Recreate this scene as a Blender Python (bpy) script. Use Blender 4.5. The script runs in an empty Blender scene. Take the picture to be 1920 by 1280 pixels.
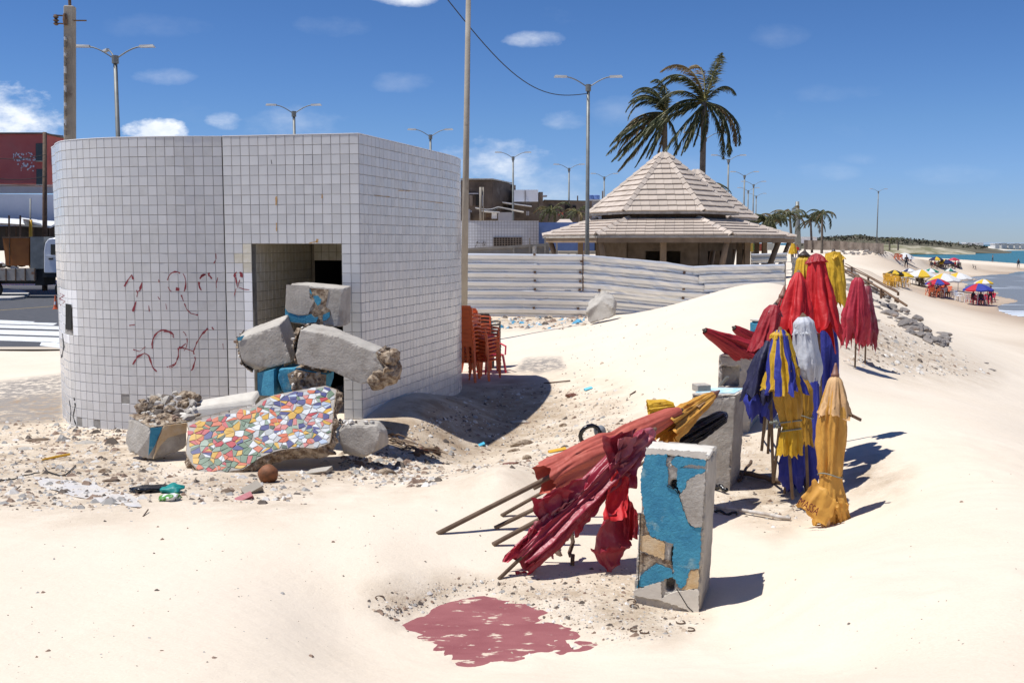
import bpy, bmesh, math, random
import numpy as np
from mathutils import Vector, Matrix, noise
random.seed(7)
R_ = math.radians
scene = bpy.context.scene
COL = scene.collection
# ------------------------------------------------------------------ camera
F = 1920.0
PITCH = math.atan(185 / F)
EYE = 2.9
cd = bpy.data.cameras.new('camera'); cam = bpy.data.objects.new('camera', cd); COL.objects.link(cam)
cd.sensor_width = 36; cd.lens = 36.0 * F / 1920; cd.clip_start = 0.05; cd.clip_end = 20000
cam.location = (0, 0, EYE); cam.rotation_euler = (math.pi / 2 - PITCH, 0, 0)
scene.camera = cam
# ------------------------------------------------------------------ light, sky, exposure
SUN_EL = R_(68)
SUN_DIR = Vector((-0.985, -0.13, 0)).normalized() * math.cos(SUN_EL) + Vector((0, 0, math.sin(SUN_EL)))
sd = bpy.data.lights.new('sun', 'SUN'); sd.energy = 4.9; sd.angle = R_(0.5); sd.color = (1, 0.985, 0.955)
sun = bpy.data.objects.new('sun', sd); COL.objects.link(sun)
sun.rotation_euler = (-SUN_DIR).to_track_quat('-Z', 'Y').to_euler()
world = bpy.data.worlds.new('World'); scene.world = world; world.use_nodes = True
scene.view_settings.view_transform = 'Standard'; scene.view_settings.look = 'None'
scene.view_settings.exposure = 0.14; scene.view_settings.gamma = 1
scene.cycles.max_bounces = 6; scene.cycles.use_adaptive_sampling = True

def sky():
    nt = world.node_tree; nt.nodes.clear(); N = nt.nodes; L = nt.links
    out = N.new('ShaderNodeOutputWorld'); bg = N.new('ShaderNodeBackground'); L.new(bg.outputs[0], out.inputs[0])
    st = N.new('ShaderNodeTexSky'); st.sky_type = 'NISHITA'; st.sun_disc = False
    st.sun_elevation = SUN_EL; st.sun_rotation = math.atan2(SUN_DIR.x, SUN_DIR.y)
    st.air_density = 1.0; st.dust_density = 0.0; st.ozone_density = 1.0; st.altitude = 0
    hs = N.new('ShaderNodeHueSaturation'); hs.inputs['Saturation'].default_value = 1.22; hs.inputs['Hue'].default_value = 0.505
    L.new(st.outputs[0], hs.inputs['Color'])
    bg.inputs['Strength'].default_value = 0.094
    tc = N.new('ShaderNodeTexCoord'); sp = N.new('ShaderNodeSeparateXYZ'); L.new(tc.outputs['Generated'], sp.inputs[0])
    def M(op, a, b=None, clamp=False):
        n = N.new('ShaderNodeMath'); n.operation = op; n.use_clamp = clamp
        for i, x in enumerate((a, b)):
            if x is None: continue
            if isinstance(x, (int, float)): n.inputs[i].default_value = x
            else: L.new(x, n.inputs[i])
        return n.outputs[0]
    ay = M('MAXIMUM', M('ABSOLUTE', sp.outputs[1]), 0.05)
    px = M('DIVIDE', sp.outputs[0], ay); pz = M('DIVIDE', sp.outputs[2], ay)
    def tex(scale, detail, rough=0.6):
        n = N.new('ShaderNodeTexNoise'); n.inputs['Scale'].default_value = scale; n.inputs['Detail'].default_value = detail
        n.inputs['Roughness'].default_value = rough
        cb = N.new('ShaderNodeCombineXYZ'); L.new(px, cb.inputs[0]); L.new(M('MULTIPLY', pz, 1.9), cb.inputs[1]); L.new(cb.outputs[0], n.inputs['Vector'])
        return n.outputs[0]
    n1 = tex(13, 9, 0.62); n2 = tex(3.5, 6, 0.7)
    total = None
    # (u, v, half width px, half height px, density, hardness)
    for (u, v, ru, rv, den, hard) in [(10, 232, 150, 84, 1.0, 4.5), (300, 250, 74, 26, 1.0, 6), (322, 150, 70, 17, .28, 2), (428, 232, 44, 20, .65, 2.8),
                                (765, 8, 75, 20, .8, 3), (1004, 84, 66, 18, .6, 2.4), (1062, 230, 46, 24, .42, 2), (930, 305, 130, 50, .95, 2.0), (1010, 365, 210, 80, .62, 1.3),
                                (560, 235, 120, 36, .4, 1.6), (1150, 215, 60, 30, .18, 1.5), (1545, 325, 75, 22, .16, 1.4), (1610, 300, 50, 14, .16, 1.4), (1450, 75, 60, 25, .12, 1.4), (890, 400, 120, 60, .4, 1.2), (1230, 330, 120, 60, .2, 1.2), (150, 330, 260, 60, .35, 1.2), (1180, 390, 200, 40, .3, 1.1), (640, 60, 90, 24, .16, 1.3), (1560, 180, 90, 20, .14, 1.2), (1780, 330, 110, 22, .14, 1.2), (300, 60, 120, 26, .12, 1.2), (760, 160, 60, 22, .2, 1.5)]:
        cx = (u - 960) / F; cz = (455 - v) / F
        ex = M('POWER', M('ABSOLUTE', M('DIVIDE', M('SUBTRACT', px, cx), ru / F)), 2.0)
        ez = M('POWER', M('ABSOLUTE', M('DIVIDE', M('SUBTRACT', pz, cz), rv / F)), 2.0)
        e = M('SUBTRACT', 1.0, M('ADD', ex, ez))
        g = M('ADD', e, M('MULTIPLY', M('SUBTRACT', n1, 0.56), 3.6))
        m = M('MULTIPLY', M('MULTIPLY', g, hard * .3, True), den)
        total = m if total is None else M('MAXIMUM', total, m)
    gen = M('MULTIPLY', M('MULTIPLY', M('SUBTRACT', n2, 0.60), 2.0, True), 0.16)
    total = M('MAXIMUM', total, gen)
    shade = N.new('ShaderNodeMapRange'); L.new(n1, shade.inputs[0]); shade.inputs[1].default_value = .42; shade.inputs[2].default_value = .62
    cl = N.new('ShaderNodeMix'); cl.data_type = 'RGBA'; cl.inputs[6].default_value = (6.6, 7.6, 9.4, 1); cl.inputs[7].default_value = (10.6, 10.9, 11.2, 1)
    L.new(shade.outputs[0], cl.inputs[0])
    mx = N.new('ShaderNodeMix'); mx.data_type = 'RGBA'; L.new(total, mx.inputs[0])
    # clean sea air: less yellow low down than the sky model gives
    rp = N.new('ShaderNodeValToRGB'); el = rp.color_ramp.elements; el[0].position = 0.0; el[0].color = (.40, .58, 1.22, 1); el[1].position = .26; el[1].color = (.46, .62, .86, 1)
    e2 = el.new(.11); e2.color = (.46, .64, 1.0, 1)
    L.new(M('ABSOLUTE', sp.outputs[2]), rp.inputs[0])
    tm_ = N.new('ShaderNodeMix'); tm_.data_type = 'RGBA'; tm_.blend_type = 'MULTIPLY'; tm_.inputs[0].default_value = 1; L.new(hs.outputs[0], tm_.inputs[6]); L.new(rp.outputs[0], tm_.inputs[7])
    L.new(tm_.outputs[2], mx.inputs[6]); L.new(cl.outputs[2], mx.inputs[7])
    L.new(mx.outputs[2], bg.inputs[0])
sky()
# ------------------------------------------------------------------ pixel <-> world (the photograph's own camera)
cP, sP = math.cos(PITCH), math.sin(PITCH)
def ray(u, v):
    a = (u - 960) / F; b = (640 - v) / F
    return Vector((a, cP + b * sP, -sP + b * cP))
def P(u, v, Y):
    d = ray(u, v); return Vector((0, 0, EYE)) + d * (Y / d.y)
def GZ(u, v, z):
    d = ray(u, v); return Vector((0, 0, EYE)) + d * ((z - EYE) / d.z)
def proj(x, y, z):
    rz = z - EYE
    fwd = y * cP - rz * sP; up = y * sP + rz * cP
    fwd = np.maximum(fwd, 1e-3)
    return 960 + F * x / fwd, 640 - F * up / fwd
# ------------------------------------------------------------------ mesh helpers
class MB:
    def __init__(s): s.v = []; s.f = []; s.m = []
    def add(s, vs, fs, mi=0):
        o = len(s.v); s.v += [tuple(x) for x in vs]
        for k, f in enumerate(fs):
            s.f.append(tuple(i + o for i in f)); s.m.append(mi if isinstance(mi, int) else mi[k])
        return s
    def hexa(s, c, mi=0):   # 8 corners: bottom 4 ccw, top 4 ccw
        return s.add(c, [(3, 2, 1, 0), (4, 5, 6, 7), (0, 1, 5, 4), (1, 2, 6, 5), (2, 3, 7, 6), (3, 0, 4, 7)], mi)
    def box(s, x0, x1, y0, y1, z0, z1, mi=0):
        return s.hexa([(x0, y0, z0), (x1, y0, z0), (x1, y1, z0), (x0, y1, z0), (x0, y0, z1), (x1, y0, z1), (x1, y1, z1), (x0, y1, z1)], mi)
    def obox(s, c, ax, ay, az, mi=0):  # centre and three half vectors
        c, ax, ay, az = Vector(c), Vector(ax), Vector(ay), Vector(az)
        return s.hexa([c - ax - ay - az, c + ax - ay - az, c + ax + ay - az, c - ax + ay - az, c - ax - ay + az, c + ax - ay + az, c + ax + ay + az, c - ax + ay + az], mi)
    def beam(s, a, b, w, h=None, mi=0, up=(0, 0, 1)):
        a, b = Vector(a), Vector(b); h = h or w; d = b - a
        n = Vector(up)
        if abs(d.normalized().dot(n)) > .98: n = Vector((1, 0, 0))
        sd_ = d.cross(n).normalized(); t = sd_.cross(d).normalized()
        return s.obox((a + b) / 2, d / 2, sd_ * w / 2, t * h / 2, mi)
    def tube(s, pts, rad, n=8, mi=0, cap=True, jit=0):
        pts = [Vector(p) for p in pts]
        if isinstance(rad, (int, float)): rad = [rad] * len(pts)
        vs = []; prev = None
        for i, p in enumerate(pts):
            d = (pts[min(i + 1, len(pts) - 1)] - pts[max(i - 1, 0)]).normalized()
            if prev is None:
                a = Vector((0, 0, 1)) if abs(d.z) < .9 else Vector((1, 0, 0)); x = d.cross(a).normalized()
            else:
                x = (prev - d * prev.dot(d)).normalized()
            prev = x; y = d.cross(x)
            for k in range(n):
                a = 2 * math.pi * k / n; r = rad[i] * (1 + random.uniform(-jit, jit))
                vs.append(p + (x * math.cos(a) + y * math.sin(a)) * r)
        fs = []
        for i in range(len(pts) - 1):
            for k in range(n):
                fs.append((i * n + k, i * n + (k + 1) % n, (i + 1) * n + (k + 1) % n, (i + 1) * n + k))
        if cap: fs += [tuple(range(n))[::-1], tuple((len(pts) - 1) * n + k for k in range(n))]
        return s.add(vs, fs, mi)
    def sheet(s, rows, mi=0, flip=False):
        n = len(rows[0]); vs = [p for r in rows for p in r]; fs = []
        for i in range(len(rows) - 1):
            for k in range(n - 1):
                q = (i * n + k, i * n + k + 1, (i + 1) * n + k + 1, (i + 1) * n + k)
                fs.append(q[::-1] if flip else q)
        return s.add(vs, fs, mi)
    def prism(s, poly, E, mi=0, mside=None):   # planar polygon extruded along E
        poly = [Vector(p) for p in poly]; E = Vector(E); n = len(poly)
        vs = poly + [p + E for p in poly]
        fs = [tuple(range(n)), tuple(range(2 * n - 1, n - 1, -1))] + [(i, i + n, (i + 1) % n + n, (i + 1) % n) for i in range(n)]
        ms = [mi, mi] + [mi if mside is None else mside] * n
        return s.add(vs, fs, ms)
    def rock(s, c, sx, sy, sz, seed=0, sub=2, rough=.35, mi=0, rotz=0):
        bm = bmesh.new(); bmesh.ops.create_icosphere(bm, subdivisions=sub, radius=1)
        vs = []; ca, sa = math.cos(rotz), math.sin(rotz); rp = random.Random(seed * 31.7 + 5); planes = []
        for _ in range(13):
            z_ = rp.uniform(-1, 1); a_ = rp.uniform(0, 6.283); h_ = math.sqrt(1 - z_ * z_); planes.append((Vector((h_ * math.cos(a_), h_ * math.sin(a_), z_)), rp.uniform(.62, .95)))
        for v in bm.verts:
            q = v.co; k = 1 + rough * noise.noise(q * 1.1 + Vector((seed * 7.3, seed, 0))) + rough * .5 * noise.noise(q * 2.7 + Vector((seed, 3, seed * 2.1)))
            if rough > .15:   # broken faces: cut by random planes
                r_ = min(d_ / max(q.dot(n_), .08) for n_, d_ in planes); w = q * min(r_, 1.25) * (1 + (k - 1) * .35)
            else: w = q * k
            x, y = w.x * sx, w.y * sy
            vs.append((c[0] + x * ca - y * sa, c[1] + x * sa + y * ca, c[2] + w.z * sz))
        fs = [tuple(v.index for v in f.verts) for f in bm.faces]; bm.free()
        return s.add(vs, fs, mi)
    def lathe(s, prof, c=(0, 0, 0), n=16, mi=0, cap=True):
        c = Vector(c); vs = []
        for (r, z) in prof:
            for k in range(n):
                a = 2 * math.pi * k / n; vs.append(c + Vector((r * math.cos(a), r * math.sin(a), z)))
        fs = []
        for i in range(len(prof) - 1):
            for k in range(n): fs.append((i * n + k, i * n + (k + 1) % n, (i + 1) * n + (k + 1) % n, (i + 1) * n + k))
        if cap: fs += [tuple(range(n))[::-1], tuple((len(prof) - 1) * n + k for k in range(n))]
        return s.add(vs, fs, mi)
ORG = {}
def _link(name, me, parent):
    o = bpy.data.objects.new(name, me); COL.objects.link(o)
    if parent is not None: o.parent = parent; ORG[o] = ORG[parent]
    return o
def build(name, mb, mats, parent=None, smooth=False, org=None, bevel=0, label=None, kind=None, recalc=False):
    if parent is not None: org = ORG[parent]
    elif org is None:
        if mb.v:
            a = np.array(mb.v); org = Vector((float(a[:, 0].mean()), float(a[:, 1].mean()), float(a[:, 2].min())))
        else: org = Vector((0, 0, 0))
    org = Vector(org)
    me = bpy.data.meshes.new(name)
    me.from_pydata([(x - org.x, y - org.y, z - org.z) for x, y, z in mb.v], [], mb.f)
    mats = mats if isinstance(mats, (list, tuple)) else [mats]
    for m in mats: me.materials.append(m)
    if len(mats) > 1: me.polygons.foreach_set('material_index', mb.m)
    if bevel or recalc:
        bm = bmesh.new(); bm.from_mesh(me)
        if recalc: bmesh.ops.recalc_face_normals(bm, faces=bm.faces)
        if bevel: bmesh.ops.bevel(bm, geom=bm.edges[:], offset=bevel, segments=1, affect='EDGES', clamp_overlap=True)
        bm.to_mesh(me); bm.free()
    if smooth: me.polygons.foreach_set('use_smooth', [True] * len(me.polygons))
    me.update()
    o = _link(name, me, parent)
    if parent is None: o.location = org; ORG[o] = org
    if label: o['label'] = label
    if kind: o['kind'] = kind
    return o
def tag(o, label, cat, group=None):
    o['label'] = label; o['category'] = cat
    if group: o['group'] = group
    return o
def thing(name, label, cat, loc, group=None):
    o = bpy.data.objects.new(name, None); COL.objects.link(o); o.location = loc; ORG[o] = Vector(loc)
    o.empty_display_size = .2
    return tag(o, label, cat, group)
PM = {}
def chip(o, voxel=.025, amp=.05, seed=0, dent=.002):
    """weathered masonry: knock corners and edges off a clean block"""
    md = o.modifiers.new('r', 'REMESH'); md.mode = 'VOXEL'; md.voxel_size = voxel
    dg = bpy.context.evaluated_depsgraph_get(); me = bpy.data.meshes.new_from_object(o.evaluated_get(dg)); o.modifiers.clear(); mats = list(o.data.materials)
    n = len(me.vertices); co = np.empty(n * 3); me.vertices.foreach_get('co', co); no = np.empty(n * 3); me.vertices.foreach_get('normal', no); co = co.reshape(-1, 3); no = no.reshape(-1, 3)
    # how far each vertex's neighbourhood normal differs: large along edges
    ed = np.empty(len(me.edges) * 2, int); me.edges.foreach_get('vertices', ed); ed = ed.reshape(-1, 2); sm = no.copy()
    for _ in range(4):
        acc = sm.copy(); np.add.at(acc, ed[:, 0], sm[ed[:, 1]]); np.add.at(acc, ed[:, 1], sm[ed[:, 0]]); sm = acc / np.maximum(np.linalg.norm(acc, axis=1, keepdims=True), 1e-9)
    acc = np.zeros((n, 3)); cnt = np.zeros((n, 1)); np.add.at(acc, ed[:, 0], sm[ed[:, 1]]); np.add.at(acc, ed[:, 1], sm[ed[:, 0]]); np.add.at(cnt, ed[:, 0], 1); np.add.at(cnt, ed[:, 1], 1)
    edge = 1 - np.clip(np.linalg.norm(acc / np.maximum(cnt, 1), axis=1), 0, 1); edge = np.clip(edge * 25, 0, 1)
    for i in range(n):
        q = Vector(co[i]) * 6 + Vector((seed, seed, 0)); h = max(0, noise.noise(q) + .5 * noise.noise(q * 2.7) - .02) * amp * edge[i] * 1.6 + dent * noise.noise(q * 2.2)
        co[i] -= sm[i] * h
    me.vertices.foreach_set('co', co.ravel()); me.materials.clear()
    for m_ in mats: me.materials.append(m_)
    me.update(); o.data = me; return o
def dup(root, loc, rotz=0.0, scale=1.0, label=None, group=None):
    def cp(o, par):
        c = o.copy(); COL.objects.link(c)
        if par is not None: c.parent = par
        for ch in list(o.children): cp(ch, c)
        return c
    r = cp(root, None); r.location = loc; r.rotation_euler = (0, 0, rotz); r.scale = (scale,) * 3
    if label: r['label'] = label
    if group: r['group'] = group
    return r
# ------------------------------------------------------------------ materials
def mat(name, c1, c2=None, scale=5, rough=.8, metal=0, bump=0, bscale=30, contrast=(.35, .65), rnd=0, c3=None, c3scale=20, c3amt=(.6, .7),
        translucent=0, spec=None, detail=6, stretch=None, emis=None, coat=0, bdist=.02):
    m = bpy.data.materials.new(name); m.use_nodes = True; nt = m.node_tree; N = nt.nodes; L = nt.links
    b = N['Principled BSDF']; b.inputs['Roughness'].default_value = rough; b.inputs['Metallic'].default_value = metal
    if spec is not None: b.inputs['Specular IOR Level'].default_value = spec
    if coat: b.inputs['Coat Weight'].default_value = coat
    tc = N.new('ShaderNodeTexCoord'); vec = tc.outputs['Object']
    if stretch:
        mp = N.new('ShaderNodeMapping'); mp.inputs['Scale'].default_value = stretch; L.new(vec, mp.inputs[0]); vec = mp.outputs[0]
    col = None
    def nz(sc, d=detail, r=.6):
        n = N.new('ShaderNodeTexNoise'); n.inputs['Scale'].default_value = sc; n.inputs['Detail'].default_value = d; n.inputs['Roughness'].default_value = r
        L.new(vec, n.inputs['Vector']); return n.outputs[0]
    def mr(x, a, b_):
        n = N.new('ShaderNodeMapRange'); L.new(x, n.inputs[0]); n.inputs[1].default_value = a; n.inputs[2].default_value = b_; return n.outputs[0]
    def mix(f, a, b_):
        n = N.new('ShaderNodeMix'); n.data_type = 'RGBA'; L.new(f, n.inputs[0])
        for i, x in ((6, a), (7, b_)):
            if isinstance(x, tuple): n.inputs[i].default_value = (*x, 1)
            else: L.new(x, n.inputs[i])
        return n.outputs[2]
    if c2 is None: b.inputs['Base Color'].default_value = (*c1, 1)
    else: col = mix(mr(nz(scale), *contrast), c1, c2)
    if c3: col = mix(mr(nz(c3scale), *c3amt), col if col is not None else c1, c3)
    if rnd:
        oi = N.new('ShaderNodeObjectInfo'); hs = N.new('ShaderNodeHueSaturation')
        r = N.new('ShaderNodeMapRange'); L.new(oi.outputs['Random'], r.inputs[0]); r.inputs[3].default_value = 1 - rnd; r.inputs[4].default_value = 1 + rnd
        L.new(r.outputs[0], hs.inputs['Value'])
        if col is not None: L.new(col, hs.inputs['Color'])
        else: hs.inputs['Color'].default_value = (*c1, 1)
        col = hs.outputs[0]
    if col is not None: L.new(col, b.inputs['Base Color'])
    if bump:
        bn = N.new('ShaderNodeBump'); bn.inputs['Strength'].default_value = bump; bn.inputs['Distance'].default_value = bdist
        L.new(nz(bscale, 8, .65), bn.inputs['Height']); L.new(bn.outputs[0], b.inputs['Normal'])
    if emis: b.inputs['Emission Color'].default_value = (*emis, 1); b.inputs['Emission Strength'].default_value = 1
    if translucent:
        tr = N.new('ShaderNodeBsdfTranslucent'); mx = N.new('ShaderNodeMixShader'); mx.inputs[0].default_value = translucent
        if col is not None: L.new(col, tr.inputs[0])
        else: tr.inputs[0].default_value = (*c1, 1)
        L.new(b.outputs[0], mx.inputs[1]); L.new(tr.outputs[0], mx.inputs[2]); L.new(mx.outputs[0], N['Material Output'].inputs[0])
    return m
M = {}
M['tile'] = mat('white_glazed_tile', (.57, .562, .55), (.64, .63, .615), 2.2, rough=.22, bump=.08, bscale=9, rnd=.07, bdist=.01)
M['tile_bright'] = mat('bright_white_tile', (.86, .86, .86), rough=.3, rnd=.03)  # brighter white than the other wall tiles
M['tile_tan'] = mat('stained_tan_tile', (.60, .54, .40), (.70, .66, .56), 8, rough=.4, rnd=.08)
M['grout'] = mat('dark_grout', (.24, .225, .20), (.36, .34, .31), 6, rough=.95, bump=.3, bscale=60)
M['concrete'] = mat('grey_concrete', (.36, .325, .275), (.48, .44, .38), 3.5, rough=.92, bump=.9, bscale=30, c3=(.25, .21, .17), c3scale=2.4, c3amt=(.52, .72), bdist=.016, detail=10)
M['concrete_cap'] = mat('pale_concrete_cap', (.58, .53, .45), (.68, .63, .54), 6, rough=.9, bump=.4, bscale=50, bdist=.01)
M['rubble'] = mat('broken_mortar', (.17, .11, .065), (.48, .38, .27), 13, rough=1, bump=1, bscale=26, contrast=(.4, .6), bdist=.04)
M['blue'] = mat('blue_painted_render', (.03, .20, .33), (.055, .29, .42), 9, rough=.8, bump=1, bscale=46, c3=(.22, .38, .42), c3scale=7, c3amt=(.60, .72), bdist=.014)
M['orange_render'] = mat('ochre_render', (.55, .36, .17), (.62, .48, .30), 9, rough=.9, bump=.5, bscale=60)
M['red_paint'] = mat('dark_red_spray_paint', (.27, .025, .035), (.20, .02, .03), 30, rough=.5)
M['rust'] = mat('rust_stain', (.42, .22, .06), (.55, .38, .2), 30, rough=.9)
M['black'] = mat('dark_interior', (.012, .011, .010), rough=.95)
M['wood'] = mat('weathered_wood', (.10, .062, .038), (.22, .155, .10), 3, rough=.85, bump=.4, bscale=14, stretch=(1, 1, 1), bdist=.01)
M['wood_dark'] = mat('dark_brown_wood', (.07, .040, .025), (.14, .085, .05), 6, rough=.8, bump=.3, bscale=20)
M['finial'] = mat('brown_wood_finial', (.16, .065, .04), (.24, .11, .07), 12, rough=.55)
M['timber'] = mat('pavilion_timber', (.20, .135, .08), (.30, .21, .13), 1.5, rough=.85, bump=.4, bscale=10)
M['shingle'] = mat('cement_roof_tile', (.43, .355, .285), (.55, .465, .385), 1.3, rough=.9, bump=.5, bscale=14, rnd=.09, c3=(.36, .33, .31), c3scale=2.3, c3amt=(.6, .78))
M['sheetmetal'] = mat('galvanised_sheet', (.66, .66, .64), (.78, .78, .77), 1.1, rough=.36, metal=.5, bump=.08, bscale=1.6, stretch=(.5, 1, 2.2), c3=(.42, .37, .28), c3scale=2.2, c3amt=(.63, .8), bdist=.05)
M['rustmetal'] = mat('rusty_metal', (.10, .055, .03), (.20, .12, .07), 12, rough=.9)
M['galv'] = mat('grey_galvanised_pole', (.15, .155, .145), (.22, .225, .21), 2, rough=.55, metal=.3)
M['pole_conc'] = mat('weathered_concrete_pole', (.27, .23, .18), (.36, .32, .26), 1.2, rough=.9, bump=.3, bscale=12, c3=(.17, .13, .10), c3scale=1.7, c3amt=(.6, .72))
M['white'] = mat('white_paint', (.72, .72, .71), (.62, .62, .60), 4, rough=.6)
M['whiteplastic'] = mat('white_plastic', (.78, .78, .78), rough=.4)
M['orangeplastic'] = mat('orange_plastic', (.80, .17, .045), (.68, .13, .035), 3, rough=.4)
M['redplastic'] = mat('magenta_red_plastic', (.55, .03, .07), rough=.4)
M['darkplastic'] = mat('dark_brown_plastic', (.05, .035, .025), rough=.45)
M['yellowplastic'] = mat('yellow_plastic', (.65, .36, .03), rough=.45)
M['tyre'] = mat('black_rubber', (.02, .02, .02), rough=.9)
M['glass'] = mat('dark_glass', (.015, .018, .02), rough=.08)
M['boulder'] = mat('grey_granite_boulder', (.14, .12, .105), (.28, .25, .225), 1.5, rough=.9, bump=.8, bscale=5, c3=(.28, .18, .11), c3scale=.8, c3amt=(.55, .7), rnd=.2, bdist=.08)
M['whitewash'] = mat('flaking_whitewash', (.66, .64, .60), (.32, .26, .2), 5, rough=.9)
M['grime'] = mat('grime', (.12, .10, .08), rough=1)
M['skin'] = mat('skin', (.24, .12, .07), rough=.6)
M['darkcloth'] = mat('dark_cloth', (.03, .03, .045), rough=.8)
def fabric(name, c, c2=None, faded=None, fade=(.62, .75), rough=.62, sc=3.0, tr=.12, wr=.4):
    m = mat(name, c, c2 or tuple(x * .78 for x in c), sc, rough=rough, c3=faded, c3scale=2.4, c3amt=fade, translucent=tr)
    nt = m.node_tree; N = nt.nodes; L = nt.links
    tc = N.new('ShaderNodeTexCoord')
    wv = N.new('ShaderNodeTexNoise'); wv.inputs['Scale'].default_value = 9; wv.inputs['Detail'].default_value = 5; wv.inputs['Distortion'].default_value = .8
    L.new(tc.outputs['Object'], wv.inputs[0])
    b1 = N.new('ShaderNodeBump'); b1.inputs['Strength'].default_value = wr; b1.inputs['Distance'].default_value = .03; L.new(wv.outputs[0], b1.inputs['Height'])
    w2 = N.new('ShaderNodeTexNoise'); w2.inputs['Scale'].default_value = 320; L.new(tc.outputs['Object'], w2.inputs[0])
    b2 = N.new('ShaderNodeBump'); b2.inputs['Strength'].default_value = .15; b2.inputs['Distance'].default_value = .002; L.new(w2.outputs[0], b2.inputs['Height']); L.new(b1.outputs[0], b2.inputs['Normal'])
    L.new(b2.outputs[0], N['Principled BSDF'].inputs['Normal'])
    return m
M['f_crimson'] = fabric('faded_crimson_vinyl', (.36, .026, .05), (.26, .02, .032), (.46, .20, .21), (.50, .68), rough=.42)
M['f_pale'] = fabric('sun_bleached_pink_vinyl', (.47, .19, .19), (.42, .10, .11), rough=.5)
M['f_orange'] = fabric('faded_orange_red_canvas', (.50, .11, .07), (.42, .075, .05), (.58, .25, .17), (.55, .75))
M['f_red'] = fabric('bright_red_canvas', (.60, .010, .014), (.50, .009, .012))
M['f_darkred'] = fabric('dark_red_canvas', (.36, .010, .018), (.28, .009, .016))
M['f_pink'] = fabric('raspberry_canvas', (.50, .03, .055), (.40, .02, .04), (.52, .10, .13), (.66, .8))
M['f_blue'] = fabric('royal_blue_canvas', (.035, .045, .34), (.022, .03, .24), (.14, .18, .42), (.66, .8))
M['f_navy'] = fabric('navy_canvas', (.02, .018, .07), (.012, .012, .04))
M['f_yellow'] = fabric('yellow_canvas', (.68, .42, .02), (.58, .33, .015))
M['f_mustard'] = fabric('mustard_canvas', (.52, .29, .025), (.42, .22, .02))
M['f_gold'] = fabric('golden_canvas', (.66, .35, .06), (.58, .28, .045), (.66, .44, .14), (.62, .78))
M['f_tan'] = fabric('pale_tan_canvas', (.70, .44, .20), (.60, .34, .15))
M['f_white'] = fabric('white_canvas', (.66, .66, .67), (.56, .57, .60))
M['f_black'] = fabric('black_vinyl', (.012, .012, .014), rough=.22)
M['rope'] = mat('grey_rope', (.25, .26, .22), (.18, .2, .16), 60, rough=.9)
# ------------------------------------------------------------------ terrain
CTL = []
for (u, v, z) in [(0,1280,.55),(480,1280,.5),(900,1279,.38),(1300,1280,.6),(1650,1280,.85),(1919,1280,.95),(100,1180,.42),(500,1180,.3),(650,1150,-.02),
                  (700,1230,-.02),(850,1268,.06),(1100,1250,.06),(1000,1270,.3),(900,1160,-.15),(1000,1190,-.15),(880,1215,-.15),(1100,1200,-.14),(1230,1200,-.06),(1250,1165,-.2),(1311,1158,-.2),(1192,1122,-.2),(1345,1135,-.17),(1150,1120,-.17),(1000,1100,-.15),(850,1090,-.08),
                  (700,1050,.12),(500,1020,.22),(250,1040,.28),(0,1060,.32),(1430,1140,-.06),(1400,1050,-.14),(1500,1110,.22),(1600,1150,.5),(1900,1100,.8),(1750,1050,.55),(1550,1060,.2),
                  (1600,1010,.05),(1900,980,.6),(1700,960,.25),(1545,985,-.12),(1450,960,-.2),(1400,900,-.2),(1350,925,-.2),(1640,930,.0),(1750,880,.25),(1900,880,.3),(1650,820,.15),
                  (1750,780,.2),(1850,780,.0),(0,960,.12),(250,960,.1),(500,960,.12),(750,960,.12),(935,885,.28),(1000,935,.1),(850,925,.15),(900,905,.2),(0,880,-.12),(120,840,-.25),
                  (120,800,-.32),(0,800,-.33),(300,880,-.12),(500,900,-.1),(640,885,-.15),(720,865,-.22),(860,850,-.42),(950,800,-.4),(860,745,-.22),(735,785,.04),(790,765,.12),(845,750,-.02),(1010,740,-.25),
                  (1100,820,-.22),(1150,780,-.15),(1000,700,-.15),(900,712,-.2),(1060,690,-.02),(1100,650,.12),(1000,640,0),(950,610,-.2),(870,600,-.22),(1050,600,-.18),(1120,597,.0),
                  (1200,700,.3),(1250,650,.65),(1330,700,.5),(1300,600,1.05),(1250,800,-.1),(1610,688,.3),(1700,650,.1),(1780,680,-.3),(1850,700,-.8),(1919,700,-1.6),(1919,640,-2.5),
                  (250,800,-.25),(420,760,-.2)]:
    p = GZ(u, v, z); CTL.append((p.x, p.y, z))
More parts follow.
